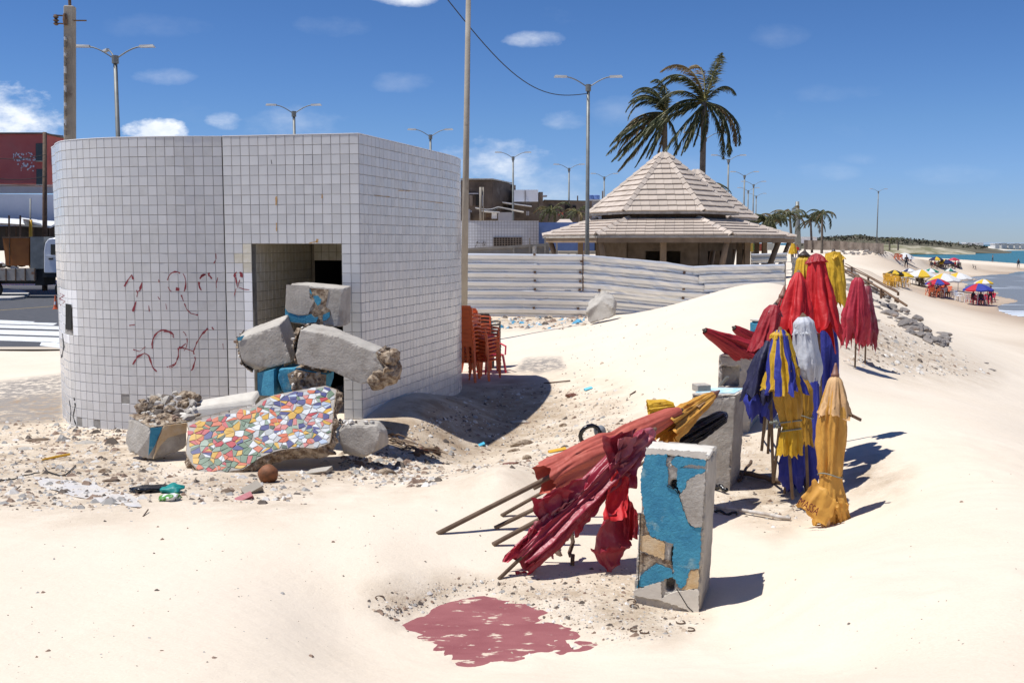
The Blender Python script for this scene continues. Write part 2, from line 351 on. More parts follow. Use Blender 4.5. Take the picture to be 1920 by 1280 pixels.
CTL += [(7.5,30,1.73),(5.8,33,1.05),(4.5,36,.45),(8,38,.6),(6,41,.1),(10,36,.5),(11,33,.6),(5.5,20,.7),(3.5,18,.3),(16.6,38,-.8),(22,57,-1.0),
        (46.7,140,1.8),(51,140,1.7),(60,140,-1.2),(75,140,-2.6),(40,140,1.2),(30,90,.8),(25,90,.4),(19.7,60,.5),(23,60,-1.2),(28,60,-2.3),(38,90,-2.0),(46,90,-2.6),(37,100,-1.),(24,40,-2.3),(30,40,-2.6),
        (20,28,-2.2),(14,20,-1.6),(20,20,-2.4),(7.5,12,-.2),(11,12,-1.5),(16,12,-2.4),(5,5,.7),(9,5,-.5),(14,5,-2.2),(9,0,-.3),(14,0,-2.2),(4,0,.9),
        (0,60,-.2),(-40,60,-.35),(10,60,0),(0,100,-.2),(20,100,0),(-60,100,-.3),(0,200,-.2),(50,200,.6),(70,200,.6),(95,200,-2),(0,400,0),(100,400,.6),(150,400,-2),(190,400,-2.65),
        (0,900,0),(200,900,.3),(340,900,-2.6),(600,900,-2.6),(-300,400,0),(-500,900,0),(-7,10,.12),(-12,12,-.2),(-12,18,-.36),(-20,20,-.36),(-20,30,-.36),(-10,30,-.36),(0,30,-.22),(-12,6,.3),(-8,3,.6),(-5,0,1.0),
        (0,-2,1.3),(0,0,1.3),(2,1,1.28),(-15,0,.5),(2,6,.42),(3.2,5,.75),(-20,3,.3)]
CTL = np.array(CTL)
def _warp(x, y): return x / (y + 6.0) * 2.2, np.log(y + 6.0)
def _U(r2): return np.where(r2 > 1e-12, r2 * np.log(np.maximum(r2, 1e-12)), 0)
_cx, _cy = _warp(CTL[:, 0], CTL[:, 1]); _n = len(CTL)
_K = _U((_cx[:, None] - _cx) ** 2 + (_cy[:, None] - _cy) ** 2) + np.eye(_n) * 2e-4
_Pm = np.c_[np.ones(_n), _cx, _cy]
_W = np.linalg.solve(np.block([[_K, _Pm], [_Pm.T, np.zeros((3, 3))]]), np.r_[CTL[:, 2], 0, 0, 0])
def tps(x, y):
    wx, wy = _warp(x, y); out = _W[_n] + _W[_n + 1] * wx + _W[_n + 2] * wy
    for i in range(_n): out = out + _W[i] * _U((wx - _cx[i]) ** 2 + (wy - _cy[i]) ** 2)
    return out
def sdpoly(px, py, poly):  # signed distance, positive inside
    poly = np.array(poly, float); d = np.full(px.shape, 1e18); ins = np.zeros(px.shape, bool); n = len(poly)
    for i in range(n):
        a, b = poly[i], poly[(i + 1) % n]; e = b - a; wx, wy = px - a[0], py - a[1]
        t = np.clip((wx * e[0] + wy * e[1]) / (e @ e + 1e-12), 0, 1)
        d = np.minimum(d, (wx - e[0] * t) ** 2 + (wy - e[1] * t) ** 2)
        c = ((a[1] > py) != (b[1] > py)) & (px < (b[0] - a[0]) * (py - a[1]) / (b[1] - a[1] + 1e-12) + a[0]); ins ^= c
    return np.sqrt(d) * np.where(ins, 1, -1)
def wpoly(pts, z): return [(GZ(u, v, z).x, GZ(u, v, z).y) for u, v in pts]
SEA_Z = -2.75
LAGOON = wpoly([(1685,473),(1700,482),(1760,487),(1850,492),(1960,497),(2100,500),(2100,470.2),(1900,469.5),(1800,469.2),(1700,469.6)], SEA_Z)
NEARSEA = wpoly([(2300,505),(1960,506),(1900,512),(1850,516),(1815,521),(1812,531),(1830,541),(1856,550),(1874,560),(1882,572),(1896,582),(1925,592),(2100,620),(2600,700)], SEA_Z)
FLOORPATCH = wpoly([(738,1168),(790,1140),(850,1118),(905,1108),(960,1120),(1010,1148),(1060,1172),(1132,1205),(1080,1222),(1000,1232),(930,1240),(880,1248),(820,1225),(765,1195)], -.15)
ROAD = [(-75, 31.5), (-11.5, 31.0), (-11.5, 78), (-75, 78)]
def vnoise(x, y, s, seed=0):   # smooth value noise, vectorised
    X, Y = x * s, y * s; xi, yi = np.floor(X), np.floor(Y); fx, fy = X - xi, Y - yi
    h = lambda a, b: (np.sin(a * 127.1 + b * 311.7 + seed * 17.3) * 43758.5453) % 1
    fx, fy = fx * fx * (3 - 2 * fx), fy * fy * (3 - 2 * fy)
    return (h(xi, yi) * (1 - fx) + h(xi + 1, yi) * fx) * (1 - fy) + (h(xi, yi + 1) * (1 - fx) + h(xi + 1, yi + 1) * fx) * fy - .5
DEBRIS = [[(-200,800),(120,795),(250,775),(300,860),(330,905),(250,950),(120,960),(-200,930)], [(600,880),(720,820),(870,740),(1010,720),(1150,740),(1190,800),(1100,830),(1010,885),(930,870),(880,890),(760,900),(640,905)],
          [(690,1110),(860,1085),(1000,1090),(1200,1060),(1320,1160),(1260,1195),(1150,1200),(1000,1150),(900,1108),(740,1160)], [(1340,860),(1400,790),(1440,830),(1520,960),(1460,1000),(1340,960)],
          [(1570,600),(1640,600),(1760,650),(1860,705),(1700,700),(1600,670)], [(870,592),(1095,590),(1100,604),(1000,618),(880,612)], [(330,880),(480,890),(620,890),(560,940),(430,945),(330,930)], [(1640,850),(1580,880),(1600,930),(1680,925),(1700,890)]]
def debris_mask(x, y, z):
    u, v = proj(x, y, z); m = np.zeros(x.shape)
    for i, poly in enumerate(DEBRIS):
        soft = 60 if i in (0, 1, 6) else 34 if i != 5 else 8
        m = np.maximum(m, np.clip(sdpoly(u, v, poly) / soft * .5 + .5, 0, 1))
    return np.where(y > 1, m, 0)
def height(x, y, full=True):
    x = np.asarray(x, float); y = np.asarray(y, float)
    z = np.clip(tps(x, np.maximum(y, -5)), -2.66, 2.4)
    far = np.clip((y - 20) / 60, 0, 1)
    z = z + vnoise(x, y, .35, 1) * .10 * (1 - far * .5) + vnoise(x, y, 1.1, 2) * .03 * (1 - far)
    # wind ripples on the open sand
    w = x * .55 + y * .83 + vnoise(x, y, .5, 5) * 1.3
    amp = np.clip(vnoise(x, y, .3, 8) + .05, 0, 1) * .0025 * np.clip(1 - (y - 4) / 14, 0, 1)
    z = z + np.sin(w * 2 * np.pi / .16) * amp
    tr_ = np.clip(vnoise(x, y, .45, 12) * 2.2 + .35, 0, 1) * np.clip(1 - (y - 6) / 30, 0, 1)
    z = z + tr_ * (np.abs(vnoise(x, y, 2.6, 13)) * -.05 + vnoise(x, y, 5.5, 14) * .016)
    d = sdpoly(x, y, FLOORPATCH)
    m = np.clip(d / .8 + .5, 0, 1); m = m * m * (3 - 2 * m)
    rx, ry = x * .94 + y * .35, y * .94 - x * .35
    z = z * (1 - m) + m * (-.200 + vnoise(rx * .7, ry * 2.2, 2.0, 3) * .055 + vnoise(rx, ry * 2.2, 5, 4) * .034 + vnoise(rx, ry * 1.6, 13, 6) * .04 + np.clip(.25 - d, 0, .5) * .06)
    r = np.clip(sdpoly(x, y, ROAD) / 1.0, 0, 1)
    z = z * (1 - r) + r * -.5
    sd1 = np.maximum(sdpoly(x, y, LAGOON), sdpoly(x, y, NEARSEA) + vnoise(x, y, .12, 9) * 3)
    z = np.where(sd1 > 0, SEA_Z - .12 - np.minimum(sd1 * .02, .8), np.where((x > 25) & (y > 25), np.maximum(np.minimum(z, SEA_Z + .06 + np.maximum(-sd1, 0) * .03 + (np.maximum(-sd1, 0) / 7) ** 3), SEA_Z + .03 + np.minimum(-sd1 * .004, .1)), z))
    return z
_cache = {}
def hz(x, y): return float(height(np.array([x]), np.array([y]))[0])
def G(u, v):   # where the photograph's ray meets the ground
    d = ray(u, v); t = 1.5
    ts = np.concatenate([np.linspace(2, 40, 500), np.linspace(40.2, 400, 700), np.linspace(401, 1200, 300)]) / d.y
    X, Yy, Z = ts * d.x, ts * d.y, EYE + ts * d.z
    h = height(X, Yy); k = np.where(Z < h)[0]
    if len(k) == 0: return GZ(u, v, SEA_Z)
    i = k[0]
    if i == 0: return Vector((X[0], Yy[0], h[0]))
    a = (Z[i - 1] - h[i - 1]); b = (h[i] - Z[i]); f = a / (a + b + 1e-9)
    x, y = X[i - 1] + (X[i] - X[i - 1]) * f, Yy[i - 1] + (Yy[i] - Yy[i - 1]) * f
    return Vector((x, y, h[i - 1] + (h[i] - h[i - 1]) * f))
# ------------------------------------------------------------------ sand material
def sand_material():
    m = bpy.data.materials.new('beach_sand'); m.use_nodes = True; nt = m.node_tree; N = nt.nodes; L = nt.links
    b = N['Principled BSDF']; b.inputs['Roughness'].default_value = .95; b.inputs['Specular IOR Level'].default_value = .2
    tc = N.new('ShaderNodeTexCoord'); V = tc.outputs['Object']
    def nz(sc, d=6, r=.6, vec=V, dist=0):
        n = N.new('ShaderNodeTexNoise'); n.inputs['Scale'].default_value = sc; n.inputs['Detail'].default_value = d; n.inputs['Roughness'].default_value = r; n.inputs['Distortion'].default_value = dist
        L.new(vec, n.inputs['Vector']); return n.outputs[0]
    def mr(x, a, b_, c=0, d=1):
        n = N.new('ShaderNodeMapRange'); L.new(x, n.inputs[0]); n.inputs[1].default_value = a; n.inputs[2].default_value = b_; n.inputs[3].default_value = c; n.inputs[4].default_value = d; return n.outputs[0]
    def mix(f, a, b_):
        n = N.new('ShaderNodeMix'); n.data_type = 'RGBA'; L.new(f, n.inputs[0])
        for i, x in ((6, a), (7, b_)):
            if isinstance(x, tuple): n.inputs[i].default_value = (*x, 1)
            else: L.new(x, n.inputs[i])
        return n.outputs[2]
    def mul(a, b_):
        n = N.new('ShaderNodeMath'); n.operation = 'MULTIPLY'; L.new(a, n.inputs[0])
        if isinstance(b_, (int, float)): n.inputs[1].default_value = b_
        else: L.new(b_, n.inputs[1])
        return n.outputs[0]
    def attr(nm):
        a = N.new('ShaderNodeAttribute'); a.attribute_name = nm; return a.outputs['Fac']
    c = mix(mr(nz(.6, 5), .35, .65), (.70, .60, .475), (.64, .54, .415))
    c = mix(mr(nz(60, 3), .3, .75), c, (.72, .62, .49))
    deb = attr('debris')
    dn = mul(deb, mr(nz(2.1, 7, .7), .36, .60))
    c = mix(dn, c, (.44, .34, .235))
    sp = mul(mul(deb, mr(nz(34, 4, .7), .60, .66)), .75)
    c = mix(sp, c, (.16, .12, .09))
    sp2 = mul(mul(deb, mr(nz(21, 4, .7, dist=1), .62, .68)), .8)
    c = mix(sp2, c, (.66, .63, .57))
    few = mul(mr(nz(46, 2, .5), .73, .75), mr(nz(1.1, 4), .5, .62)); c = mix(few, c, (.22, .17, .12))
    c = mix(mul(attr('dirt_shade'), mr(nz(1.7, 8, .7), .25, .6)), c, (.27, .185, .11))  # brown earth and painted shadow tone share this mask
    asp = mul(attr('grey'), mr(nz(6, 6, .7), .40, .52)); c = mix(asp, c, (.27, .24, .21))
    c = mix(attr('wet'), c, (.36, .25, .155))
    L.new(c, b.inputs['Base Color'])
    rr = N.new('ShaderNodeMix'); rr.data_type = 'FLOAT'; L.new(attr('wet'), rr.inputs[0]); rr.inputs[2].default_value = .95; rr.inputs[3].default_value = .45; L.new(rr.outputs[0], b.inputs['Roughness'])
    b1 = N.new('ShaderNodeBump'); b1.inputs['Strength'].default_value = .6; b1.inputs['Distance'].default_value = .03; L.new(nz(3.2, 10, .62), b1.inputs['Height'])
    b2 = N.new('ShaderNodeBump'); b2.inputs['Distance'].default_value = .02; L.new(mr(deb, 0, 1, .12, .8), b2.inputs['Strength']); L.new(nz(38, 6, .7), b2.inputs['Height']); L.new(b1.outputs[0], b2.inputs['Normal'])
    b3 = N.new('ShaderNodeBump'); b3.inputs['Distance'].default_value = .003; b3.inputs['Strength'].default_value = .5; L.new(nz(420, 3, .7), b3.inputs['Height']); L.new(b2.outputs[0], b3.inputs['Normal'])
    L.new(b3.outputs[0], b.inputs['Normal'])
    return m
def make_ground():
    # grid in bearing and log distance: fine near the photographer, coarse far off
    A = np.concatenate([np.linspace(-2.6, -.72, 70)[:-1], np.linspace(-.72, .72, 520), np.linspace(.72, 2.6, 70)[1:]])
    S = np.concatenate([np.linspace(np.log(1.2), np.log(7.5), 60)[:-1], np.linspace(np.log(7.5), np.log(60), 560)[:-1], np.linspace(np.log(60), np.log(1500), 220)])
    aa, ss = np.meshgrid(A, S); rr = np.exp(ss); Y = rr - 3.0; X = aa * (rr)
    # keep the slant of each column constant as seen from the origin for far rows
    X = aa * np.maximum(rr, 1.2)
    Z = height(X, Y)
    nr, nc = X.shape
    me = bpy.data.meshes.new('sand_ground'); co = np.stack([X, Y, Z], -1).reshape(-1, 3)
    i = np.arange(nr - 1)[:, None] * nc + np.arange(nc - 1)[None]
    q = np.stack([i, i + 1, i + nc + 1, i + nc], -1).reshape(-1, 4)
    me.vertices.add(len(co)); me.vertices.foreach_set('co', co.ravel()); me.loops.add(q.size); me.loops.foreach_set('vertex_index', q.ravel().astype(np.int32))
    me.polygons.add(len(q)); me.polygons.foreach_set('loop_start', np.arange(0, q.size, 4, dtype=np.int32)); me.polygons.foreach_set('loop_total', np.full(len(q), 4, np.int32))
    me.polygons.foreach_set('use_smooth', np.ones(len(q), bool)); me.update(calc_edges=True)
    x, y, z = co.T
    deb = debris_mask(x, y, z)
    wet = np.clip(1 - (-np.maximum(sdpoly(x, y, NEARSEA), -1e9)) / 16 + vnoise(x, y, .1, 4) * .9, 0, 1) * (x > 22) * (y > 40)
    wet = np.maximum(wet * .8, np.clip(1 + sdpoly(x, y, LAGOON) / 30, 0, 1) * .35 * (y < 400))
    u, v = proj(x, y, z)
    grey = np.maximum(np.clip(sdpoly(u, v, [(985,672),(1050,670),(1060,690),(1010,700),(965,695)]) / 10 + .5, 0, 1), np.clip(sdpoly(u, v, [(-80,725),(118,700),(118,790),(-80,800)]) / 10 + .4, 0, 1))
    dirt_shade = np.clip(sdpoly(u, v, [(690,800),(745,748),(860,728),(960,705),(1035,725),(1050,770),(960,825),(880,860),(760,855),(700,850)]) / 30 + .5, 0, 1) * .85  # brown sand pile, plus the building shadow's dark warm tone painted in
    dirt_shade = np.maximum(dirt_shade, np.clip(sdpoly(u, v, [(330,900),(640,860),(700,870),(600,905),(400,930)]) / 20 + .5, 0, 1) * .35)
    dirt_shade = np.maximum(dirt_shade, np.clip(sdpoly(u, v, [(-60,755),(118,735),(118,790),(-60,805)]) / 14 + .5, 0, 1) * .9)  # dark shadow strip at far left, painted into the sand colour
    for nm, arr in (('dirt_shade', dirt_shade), ('debris', deb), ('wet', wet), ('grey', grey)):
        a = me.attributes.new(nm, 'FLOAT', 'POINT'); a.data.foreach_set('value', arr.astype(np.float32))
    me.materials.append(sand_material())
    o = bpy.data.objects.new('sand_ground', me); COL.objects.link(o); o['kind'] = 'structure'; ORG[o] = Vector((0, 0, 0))
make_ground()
# ground sheet beneath everything, out to the horizon
mb = MB(); mb.add([(-9000, -3000, -4), (9000, -3000, -4), (9000, 12000, -4), (-9000, 12000, -4)], [(0, 1, 2, 3)])
build('seabed_ground', mb, mat('seabed', (.3, .27, .2)), kind='structure', org=(0, 0, -4))
# sea
def water_material():
    m = bpy.data.materials.new('sea_water'); m.use_nodes = True; nt = m.node_tree; N = nt.nodes; L = nt.links; b = N['Principled BSDF']
    b.inputs['Roughness'].default_value = .28; b.inputs['Specular IOR Level'].default_value = .35
    tc = N.new('ShaderNodeTexCoord'); mp = N.new('ShaderNodeMapping'); mp.inputs['Scale'].default_value = (.03, .12, 1); mp.inputs['Rotation'].default_value = (0, 0, -.35); L.new(tc.outputs['Object'], mp.inputs[0])
    n = N.new('ShaderNodeTexNoise'); n.inputs['Scale'].default_value = 1.4; n.inputs['Detail'].default_value = 7; n.inputs['Distortion'].default_value = 1.2; L.new(mp.outputs[0], n.inputs[0])
    at = N.new('ShaderNodeSeparateXYZ'); L.new(tc.outputs['Object'], at.inputs[0])
    d = N.new('ShaderNodeMapRange'); L.new(at.outputs[1], d.inputs[0]); d.inputs[1].default_value = 170; d.inputs[2].default_value = 260
    deep = N.new('ShaderNodeMix'); deep.data_type = 'RGBA'; deep.inputs[6].default_value = (.20, .185, .15, 1); deep.inputs[7].default_value = (.028, .135, .135, 1); L.new(d.outputs[0], deep.inputs[0])
    fm = N.new('ShaderNodeMapRange'); L.new(n.outputs[0], fm.inputs[0]); fm.inputs[1].default_value = .585; fm.inputs[2].default_value = .62
    inv = N.new('ShaderNodeMath'); inv.operation = 'SUBTRACT'; inv.inputs[0].default_value = 1; L.new(d.outputs[0], inv.inputs[1])
    fx = N.new('ShaderNodeMath'); fx.operation = 'MULTIPLY'; L.new(fm.outputs[0], fx.inputs[0]); L.new(inv.outputs[0], fx.inputs[1])
    c = N.new('ShaderNodeMix'); c.data_type = 'RGBA'; L.new(fx.outputs[0], c.inputs[0]); L.new(deep.outputs[2], c.inputs[6]); c.inputs[7].default_value = (.75, .76, .76, 1)
    L.new(c.outputs[2], b.inputs['Base Color'])
    n2 = N.new('ShaderNodeTexNoise'); n2.inputs['Scale'].default_value = .9; n2.inputs['Detail'].default_value = 6; L.new(tc.outputs['Object'], n2.inputs[0])
    bp = N.new('ShaderNodeBump'); bp.inputs['Strength'].default_value = .5; bp.inputs['Distance'].default_value = .4; L.new(n2.outputs[0], bp.inputs['Height']); L.new(bp.outputs[0], b.inputs['Normal'])
    return m
mb = MB(); mb.add([(20, -200, SEA_Z), (9000, -3000, SEA_Z), (9000, 12000, SEA_Z), (20, 12000, SEA_Z)], [(0, 1, 2, 3)])
build('sea_water', mb, water_material(), kind='structure', org=(0, 0, SEA_Z))
# painted concrete floor showing through the blown sand
fx = [p[0] for p in FLOORPATCH]; fy = [p[1] for p in FLOORPATCH]
fcx, fcy = sum(fx) / len(fx), sum(fy) / len(fy); mb = MB(); mb.prism([(fcx + (x - fcx) * 1.12, fcy + (y - fcy) * 1.14, -.4) for x, y in FLOORPATCH], (0, 0, .25))
build('red_painted_floor', mb, mat('dark_red_floor_paint', (.23, .062, .066), (.29, .095, .095), 2.2, rough=.8, bump=.3, bscale=40, c3=(.62, .50, .38), c3scale=6, c3amt=(.58, .64), stretch=(1, 2.2, 1), detail=10), kind='structure', recalc=True)
# road at the left with zebra crossing, kerb and yellow line
asph = mat('asphalt', (.052, .053, .058), (.075, .075, .08), 3, rough=.85, bump=.4, bscale=60)
mb = MB(); mb.add([(-80, 31.8, -.33), (-11, 31.8, -.33), (-11, 78, -.33), (-80, 78, -.33)], [(0, 1, 2, 3)])
build('road_asphalt', mb, asph, kind='structure', org=(-40, 50, -.33))
wp = mat('worn_white_road_paint', (.74, .74, .72), (.55, .55, .53), 4, rough=.7)
yp = mat('worn_yellow_road_paint', (.62, .42, .10), rough=.7)
mb = MB()
for (v0, v1, ul, ur) in [(539, 543, -90, 40), (544, 551, -120, 100), (555, 565, -150, 112), (573, 586, -180, 112), (594, 608, -220, 112), (616, 625, -300, 112), (641, 653, 55, 160)][1:]:
    pass
for k, (va, vb, ua, ub) in enumerate([(602, 604.5, -40, 62), (604.8, 609, -60, 104), (611, 617, -60, 118), (620.5, 629, -70, 122), (632, 641, -80, 122), (644, 653, 55, 130)]):
    pts = [GZ(ua - 6, vb, -.326), GZ(ub, vb, -.326), GZ(ub + 8, va, -.326), GZ(ua, va, -.326)]
    # slant of each stripe across the picture
    mb.add([(p.x, p.y + s_, p.z) for p, s_ in zip(pts, (.9, -.2, -.2, .9))], [(0, 1, 2, 3)])
build('crossing_marking', mb, wp, kind='structure')
mb = MB(); a, b_ = GZ(-60, 586, -.326), GZ(125, 572, -.326); mb.add([(a.x, a.y - .12, -.326), (b_.x, b_.y - .12, -.326), (b_.x, b_.y + .12, -.326), (a.x, a.y + .12, -.326)], [(0, 1, 2, 3)])
build('yellow_lane_marking', mb, yp, kind='structure')
mb = MB()
isl = [(-40, 564), (20, 563), (45, 560), (55, 553), (40, 547), (10, 545), (-40, 544)]
pts = [GZ(u, v, -.33) for u, v in isl]; mb.prism([(p.x, p.y, -.33) for p in pts], (0, 0, .14))
build('road_island_kerb', mb, mat('kerb_concrete', (.36, .34, .31), (.5, .48, .44), 3, rough=.9), kind='structure', recalc=True)
mb = MB(); mb.add([(-80, 31.0, -.33), (-11, 31.0, -.33), (-11, 31.8, -.33), (-80, 31.8, -.33)], [(0, 1, 2, 3)])
build('gutter_strip', mb, mat('sandy_gutter', (.5, .42, .32)), kind='structure')
# loose pebbles and mortar crumbs lying on the dirty sand: nobody could count them
def pebbles(name, poly, n, smin, smax, mats, seed, label):
    rnd = random.Random(seed); us = [p[0] for p in poly]; vs = [p[1] for p in poly]
    U, V = [], []
    cu = np.array([rnd.uniform(min(us), max(us)) for _ in range(n * 4)]); cv = np.array([rnd.uniform(min(vs), max(vs)) for _ in range(n * 4)])
    sd_ = sdpoly(cu, cv, poly) / 22 + .6; keep = np.array([rnd.random() for _ in range(n * 4)]) < sd_
    U, V = cu[keep][:n], cv[keep][:n]; n = len(U)
    mb = MB()
    U, V = np.array(U), np.array(V); zz = np.full(U.shape, -.1)
    dx, dy, dz = (U - 960) / F, cP + (640 - V) / F * sP, -sP + (640 - V) / F * cP
    for _ in range(4): t = (zz - EYE) / dz; X, Yy = t * dx, t * dy; zz = height(X, Yy)
    for k in range(n):
        p = Vector((X[k], Yy[k], zz[k]))
        s = rnd.uniform(smin, smax) * (1 + (rnd.random() ** 6) * 2.4); a = rnd.uniform(0, 3.14)
        ca, sa = math.cos(a), math.sin(a); fl = rnd.uniform(.4, .8); el = rnd.uniform(.5, 1)
        vs_ = []
        for (x, y, z) in [(1, 0, .1), (.25, 1, 0), (-.9, .5, .1), (-.7, -.8, 0), (.5, -.9, .1), (.3, .2, 1), (-.35, -.1, .9)]:
            x *= rnd.uniform(.7, 1.1); y *= el * rnd.uniform(.7, 1.1); vs_.append((p.x + (x * ca - y * sa) * s, p.y + (x * sa + y * ca) * s, p.z + (z * fl - .15) * s))
        mb.add(vs_, [(0, 1, 5), (1, 2, 6, 5), (2, 3, 6), (3, 4, 6), (4, 0, 5, 6)], rnd.randrange(len(mats)))
    o = build(name, mb, mats, kind='stuff', org=(0, 0, 0)); o['label'] = label
pm = [mat('pebble_grey', (.33, .31, .28)), mat('pebble_tan', (.42, .33, .24)), mat('pebble_dark', (.11, .085, .065)), mat('pebble_pale', (.62, .58, .52)), mat('pebble_brown', (.24, .16, .11))]
pebbles('rubble_pebbles', DEBRIS[0], 2600, .010, .036, pm, 1, 'crumbs of mortar and pebbles left of the tiled building')
pebbles('rubble_pebbles', DEBRIS[1], 2300, .010, .028, pm, 2, 'crumbs and litter on the dirty sand behind the mosaic slab')
pebbles('rubble_pebbles', DEBRIS[2], 1500, .005, .014, pm, 3, 'pebbles beside the red painted floor patch')
pebbles('rubble_pebbles', DEBRIS[3], 260, .008, .02, pm, 4, 'pebbles between the pillars and the standing parasols')
pebbles('rubble_pebbles', DEBRIS[4], 600, .02, .045, pm, 5, 'dark pebbles on the slope behind the torn red parasols')
pebbles('rubble_pebbles', DEBRIS[5], 320, .04, .10, pm + [mat('litter_blue', (.08, .3, .45))], 6, 'rubble and litter at the foot of the metal hoarding')
pebbles('rubble_pebbles', DEBRIS[6], 420, .010, .03, pm, 7, 'crumbs in front of the mosaic slab')
pebbles('rubble_pebbles', [(640,850),(720,850),(830,880),(800,915),(660,900)], 420, .02, .045, pm, 8, 'mortar crumbs right of the mosaic slab')
pebbles('rubble_pebbles', [(740,1160),(900,1115),(1120,1205),(900,1240)], 130, .006, .016, pm, 9, 'pebbles lying on the red painted floor')
pebbles('rubble_pebbles', [(0,960),(1000,930),(930,1090),(700,1130),(640,1240),(0,1260)], 150, .004, .011, pm[2:3] + pm[4:5] + pm[:1], 11, 'few dark specks scattered on the open foreground sand')
pebbles('rubble_pebbles', [(1340,1180),(1560,1020),(1900,760),(1915,1270),(1300,1270)], 50, .003, .009, pm[2:3] + pm[4:5], 12, 'few dark specks scattered on the dune at right')
pebbles('rubble_pebbles', [(1040,620),(1300,590),(1330,690),(1180,760),(1040,700)], 220, .008, .03, pm, 13, 'few stones on the open sand below the metal hoarding')
pebbles('rubble_pebbles', [(100,785),(330,770),(330,850),(100,830)], 420, .02, .05, pm, 10, 'broken mortar at the foot of the round tiled wall')
# ------------------------------------------------------------------ white tiled round-ended building
TOPZ = 4.62; TP = .158
def smooth_path(pts, step=.04):
    pts = [Vector((p[0], p[1], 0)) for p in pts]; out = []
    for i in range(len(pts) - 1):
        p0 = pts[max(i - 1, 0)]; p1 = pts[i]; p2 = pts[i + 1]; p3 = pts[min(i + 2, len(pts) - 1)]
        n = max(2, int((p2 - p1).length / step))
        for k in range(n):
            t = k / n; out.append(.5 * ((2 * p1) + (p2 - p0) * t + (2 * p0 - 5 * p1 + 4 * p2 - p3) * t * t + (3 * p1 - p0 - 3 * p2 + p3) * t ** 3))
    return out + [pts[-1]]
def resample(path, step):   # points every step along the path
    L_ = [0]
    for a, b in zip(path, path[1:]): L_.append(L_[-1] + (b - a).length)
    n = max(1, round(L_[-1] / step)); out = []; j = 0
    for k in range(n + 1):
        s = L_[-1] * k / n
        while j < len(L_) - 2 and L_[j + 1] < s: j += 1
        t = (s - L_[j]) / max(1e-9, L_[j + 1] - L_[j]); out.append(path[j].lerp(path[j + 1], t))
    return out
def uY(u, Y): p = P(u, 455, Y); return (p.x, p.y)
LEFT = smooth_path([(-8.05, 20.6), uY(112.5, 19.35), uY(110.5, 18.55), uY(115, 18.05), uY(130, 17.66), uY(180, 17.3), uY(240, 17.1), uY(320, 16.98), uY(385, 16.97), uY(421, 16.965)])
FRONT = [Vector((*uY(422, 16.93), 0)), Vector((*uY(675, 16.5), 0))]
RIGHT = smooth_path([uY(675, 16.5), uY(745, 17.95), uY(800, 19.3), uY(846, 20.65), uY(862, 21.5), uY(862, 22.4), uY(845, 23.2)])
BASEZ = -.75
bld = thing('tiled_block', 'round-ended building clad in white square tiles with a dark door opening', 'building', (-5, 18.5, -.3))
c_left, c_front, c_right = resample(LEFT, TP), resample(FRONT, TP), resample(RIGHT, TP)
NR = 34
d0c, d1c = len(c_front) - 1 - 12, len(c_front) - 1 - 2   # door columns
DOOR_R = 11
# wall body (mortar bed) behind the tiles
def wall_strip(path, z0, z1, th=.14):
    mb = MB(); n = len(path); inner = []
    for i, p in enumerate(path):
        d = (path[min(i + 1, n - 1)] - path[max(i - 1, 0)]).normalized(); nrm = Vector((d.y, -d.x, 0)); inner.append(p - nrm * th)
    out = [(p.x, p.y, z0) for p in path], [(p.x, p.y, z1) for p in path]; inn = [(p.x, p.y, z0) for p in inner], [(p.x, p.y, z1) for p in inner]
    mb.sheet([out[0], out[1]]); mb.sheet([out[1], inn[1]]); mb.sheet([inn[1], inn[0]]); return mb
build('wall', wall_strip(c_left, BASEZ, TOPZ), M['grout'], bld)
doorz = TOPZ - DOOR_R * TP
build('wall', wall_strip(c_front[:d0c + 1], BASEZ, doorz), M['grout'], bld)
build('wall', wall_strip(c_front[d1c:], BASEZ, doorz), M['grout'], bld)
build('wall', wall_strip(c_front, doorz, TOPZ), M['grout'], bld)
build('wall', wall_strip(c_right, BASEZ, TOPZ), M['grout'], bld)
back = [c_right[-1], Vector((-3.5, 24.2, 0)), Vector((-7, 23.5, 0)), c_left[0]]
mb = MB(); mb.sheet([[(p.x, p.y, BASEZ) for p in back], [(p.x, p.y, TOPZ) for p in back]])
mb.sheet([[(p.x, p.y - .12, BASEZ) for p in back], [(p.x, p.y - .12, TOPZ) for p in back]], flip=True)
build('rear_wall', mb, M['white'], bld)
ring = c_left + c_front[1:] + c_right[1:] + back[1:-1]
mb = MB(); mb.prism([(p.x * .985 - .07, 18.5 + (p.y - 18.5) * .96, TOPZ - .35) for p in ring], (0, 0, .12))
build('flat_roof', mb, M['concrete'], bld, recalc=True)
# pale coping line along the top edge
mb = MB()
for path in (c_left, c_front, c_right):
    for a, b in zip(path, path[1:]):
        d = (b - a).normalized(); nrm = Vector((d.y, -d.x, 0))
        mb.hexa([a + nrm * .012 + Vector((0, 0, TOPZ + .001)), b + nrm * .012 + Vector((0, 0, TOPZ + .001)), b - nrm * .15 + Vector((0, 0, TOPZ + .001)), a - nrm * .15 + Vector((0, 0, TOPZ + .001)),
                 a + nrm * .012 + Vector((0, 0, TOPZ + .013)), b + nrm * .012 + Vector((0, 0, TOPZ + .013)), b - nrm * .15 + Vector((0, 0, TOPZ + .013)), a - nrm * .15 + Vector((0, 0, TOPZ + .013))])
build('coping', mb, M['tile_bright'], bld)
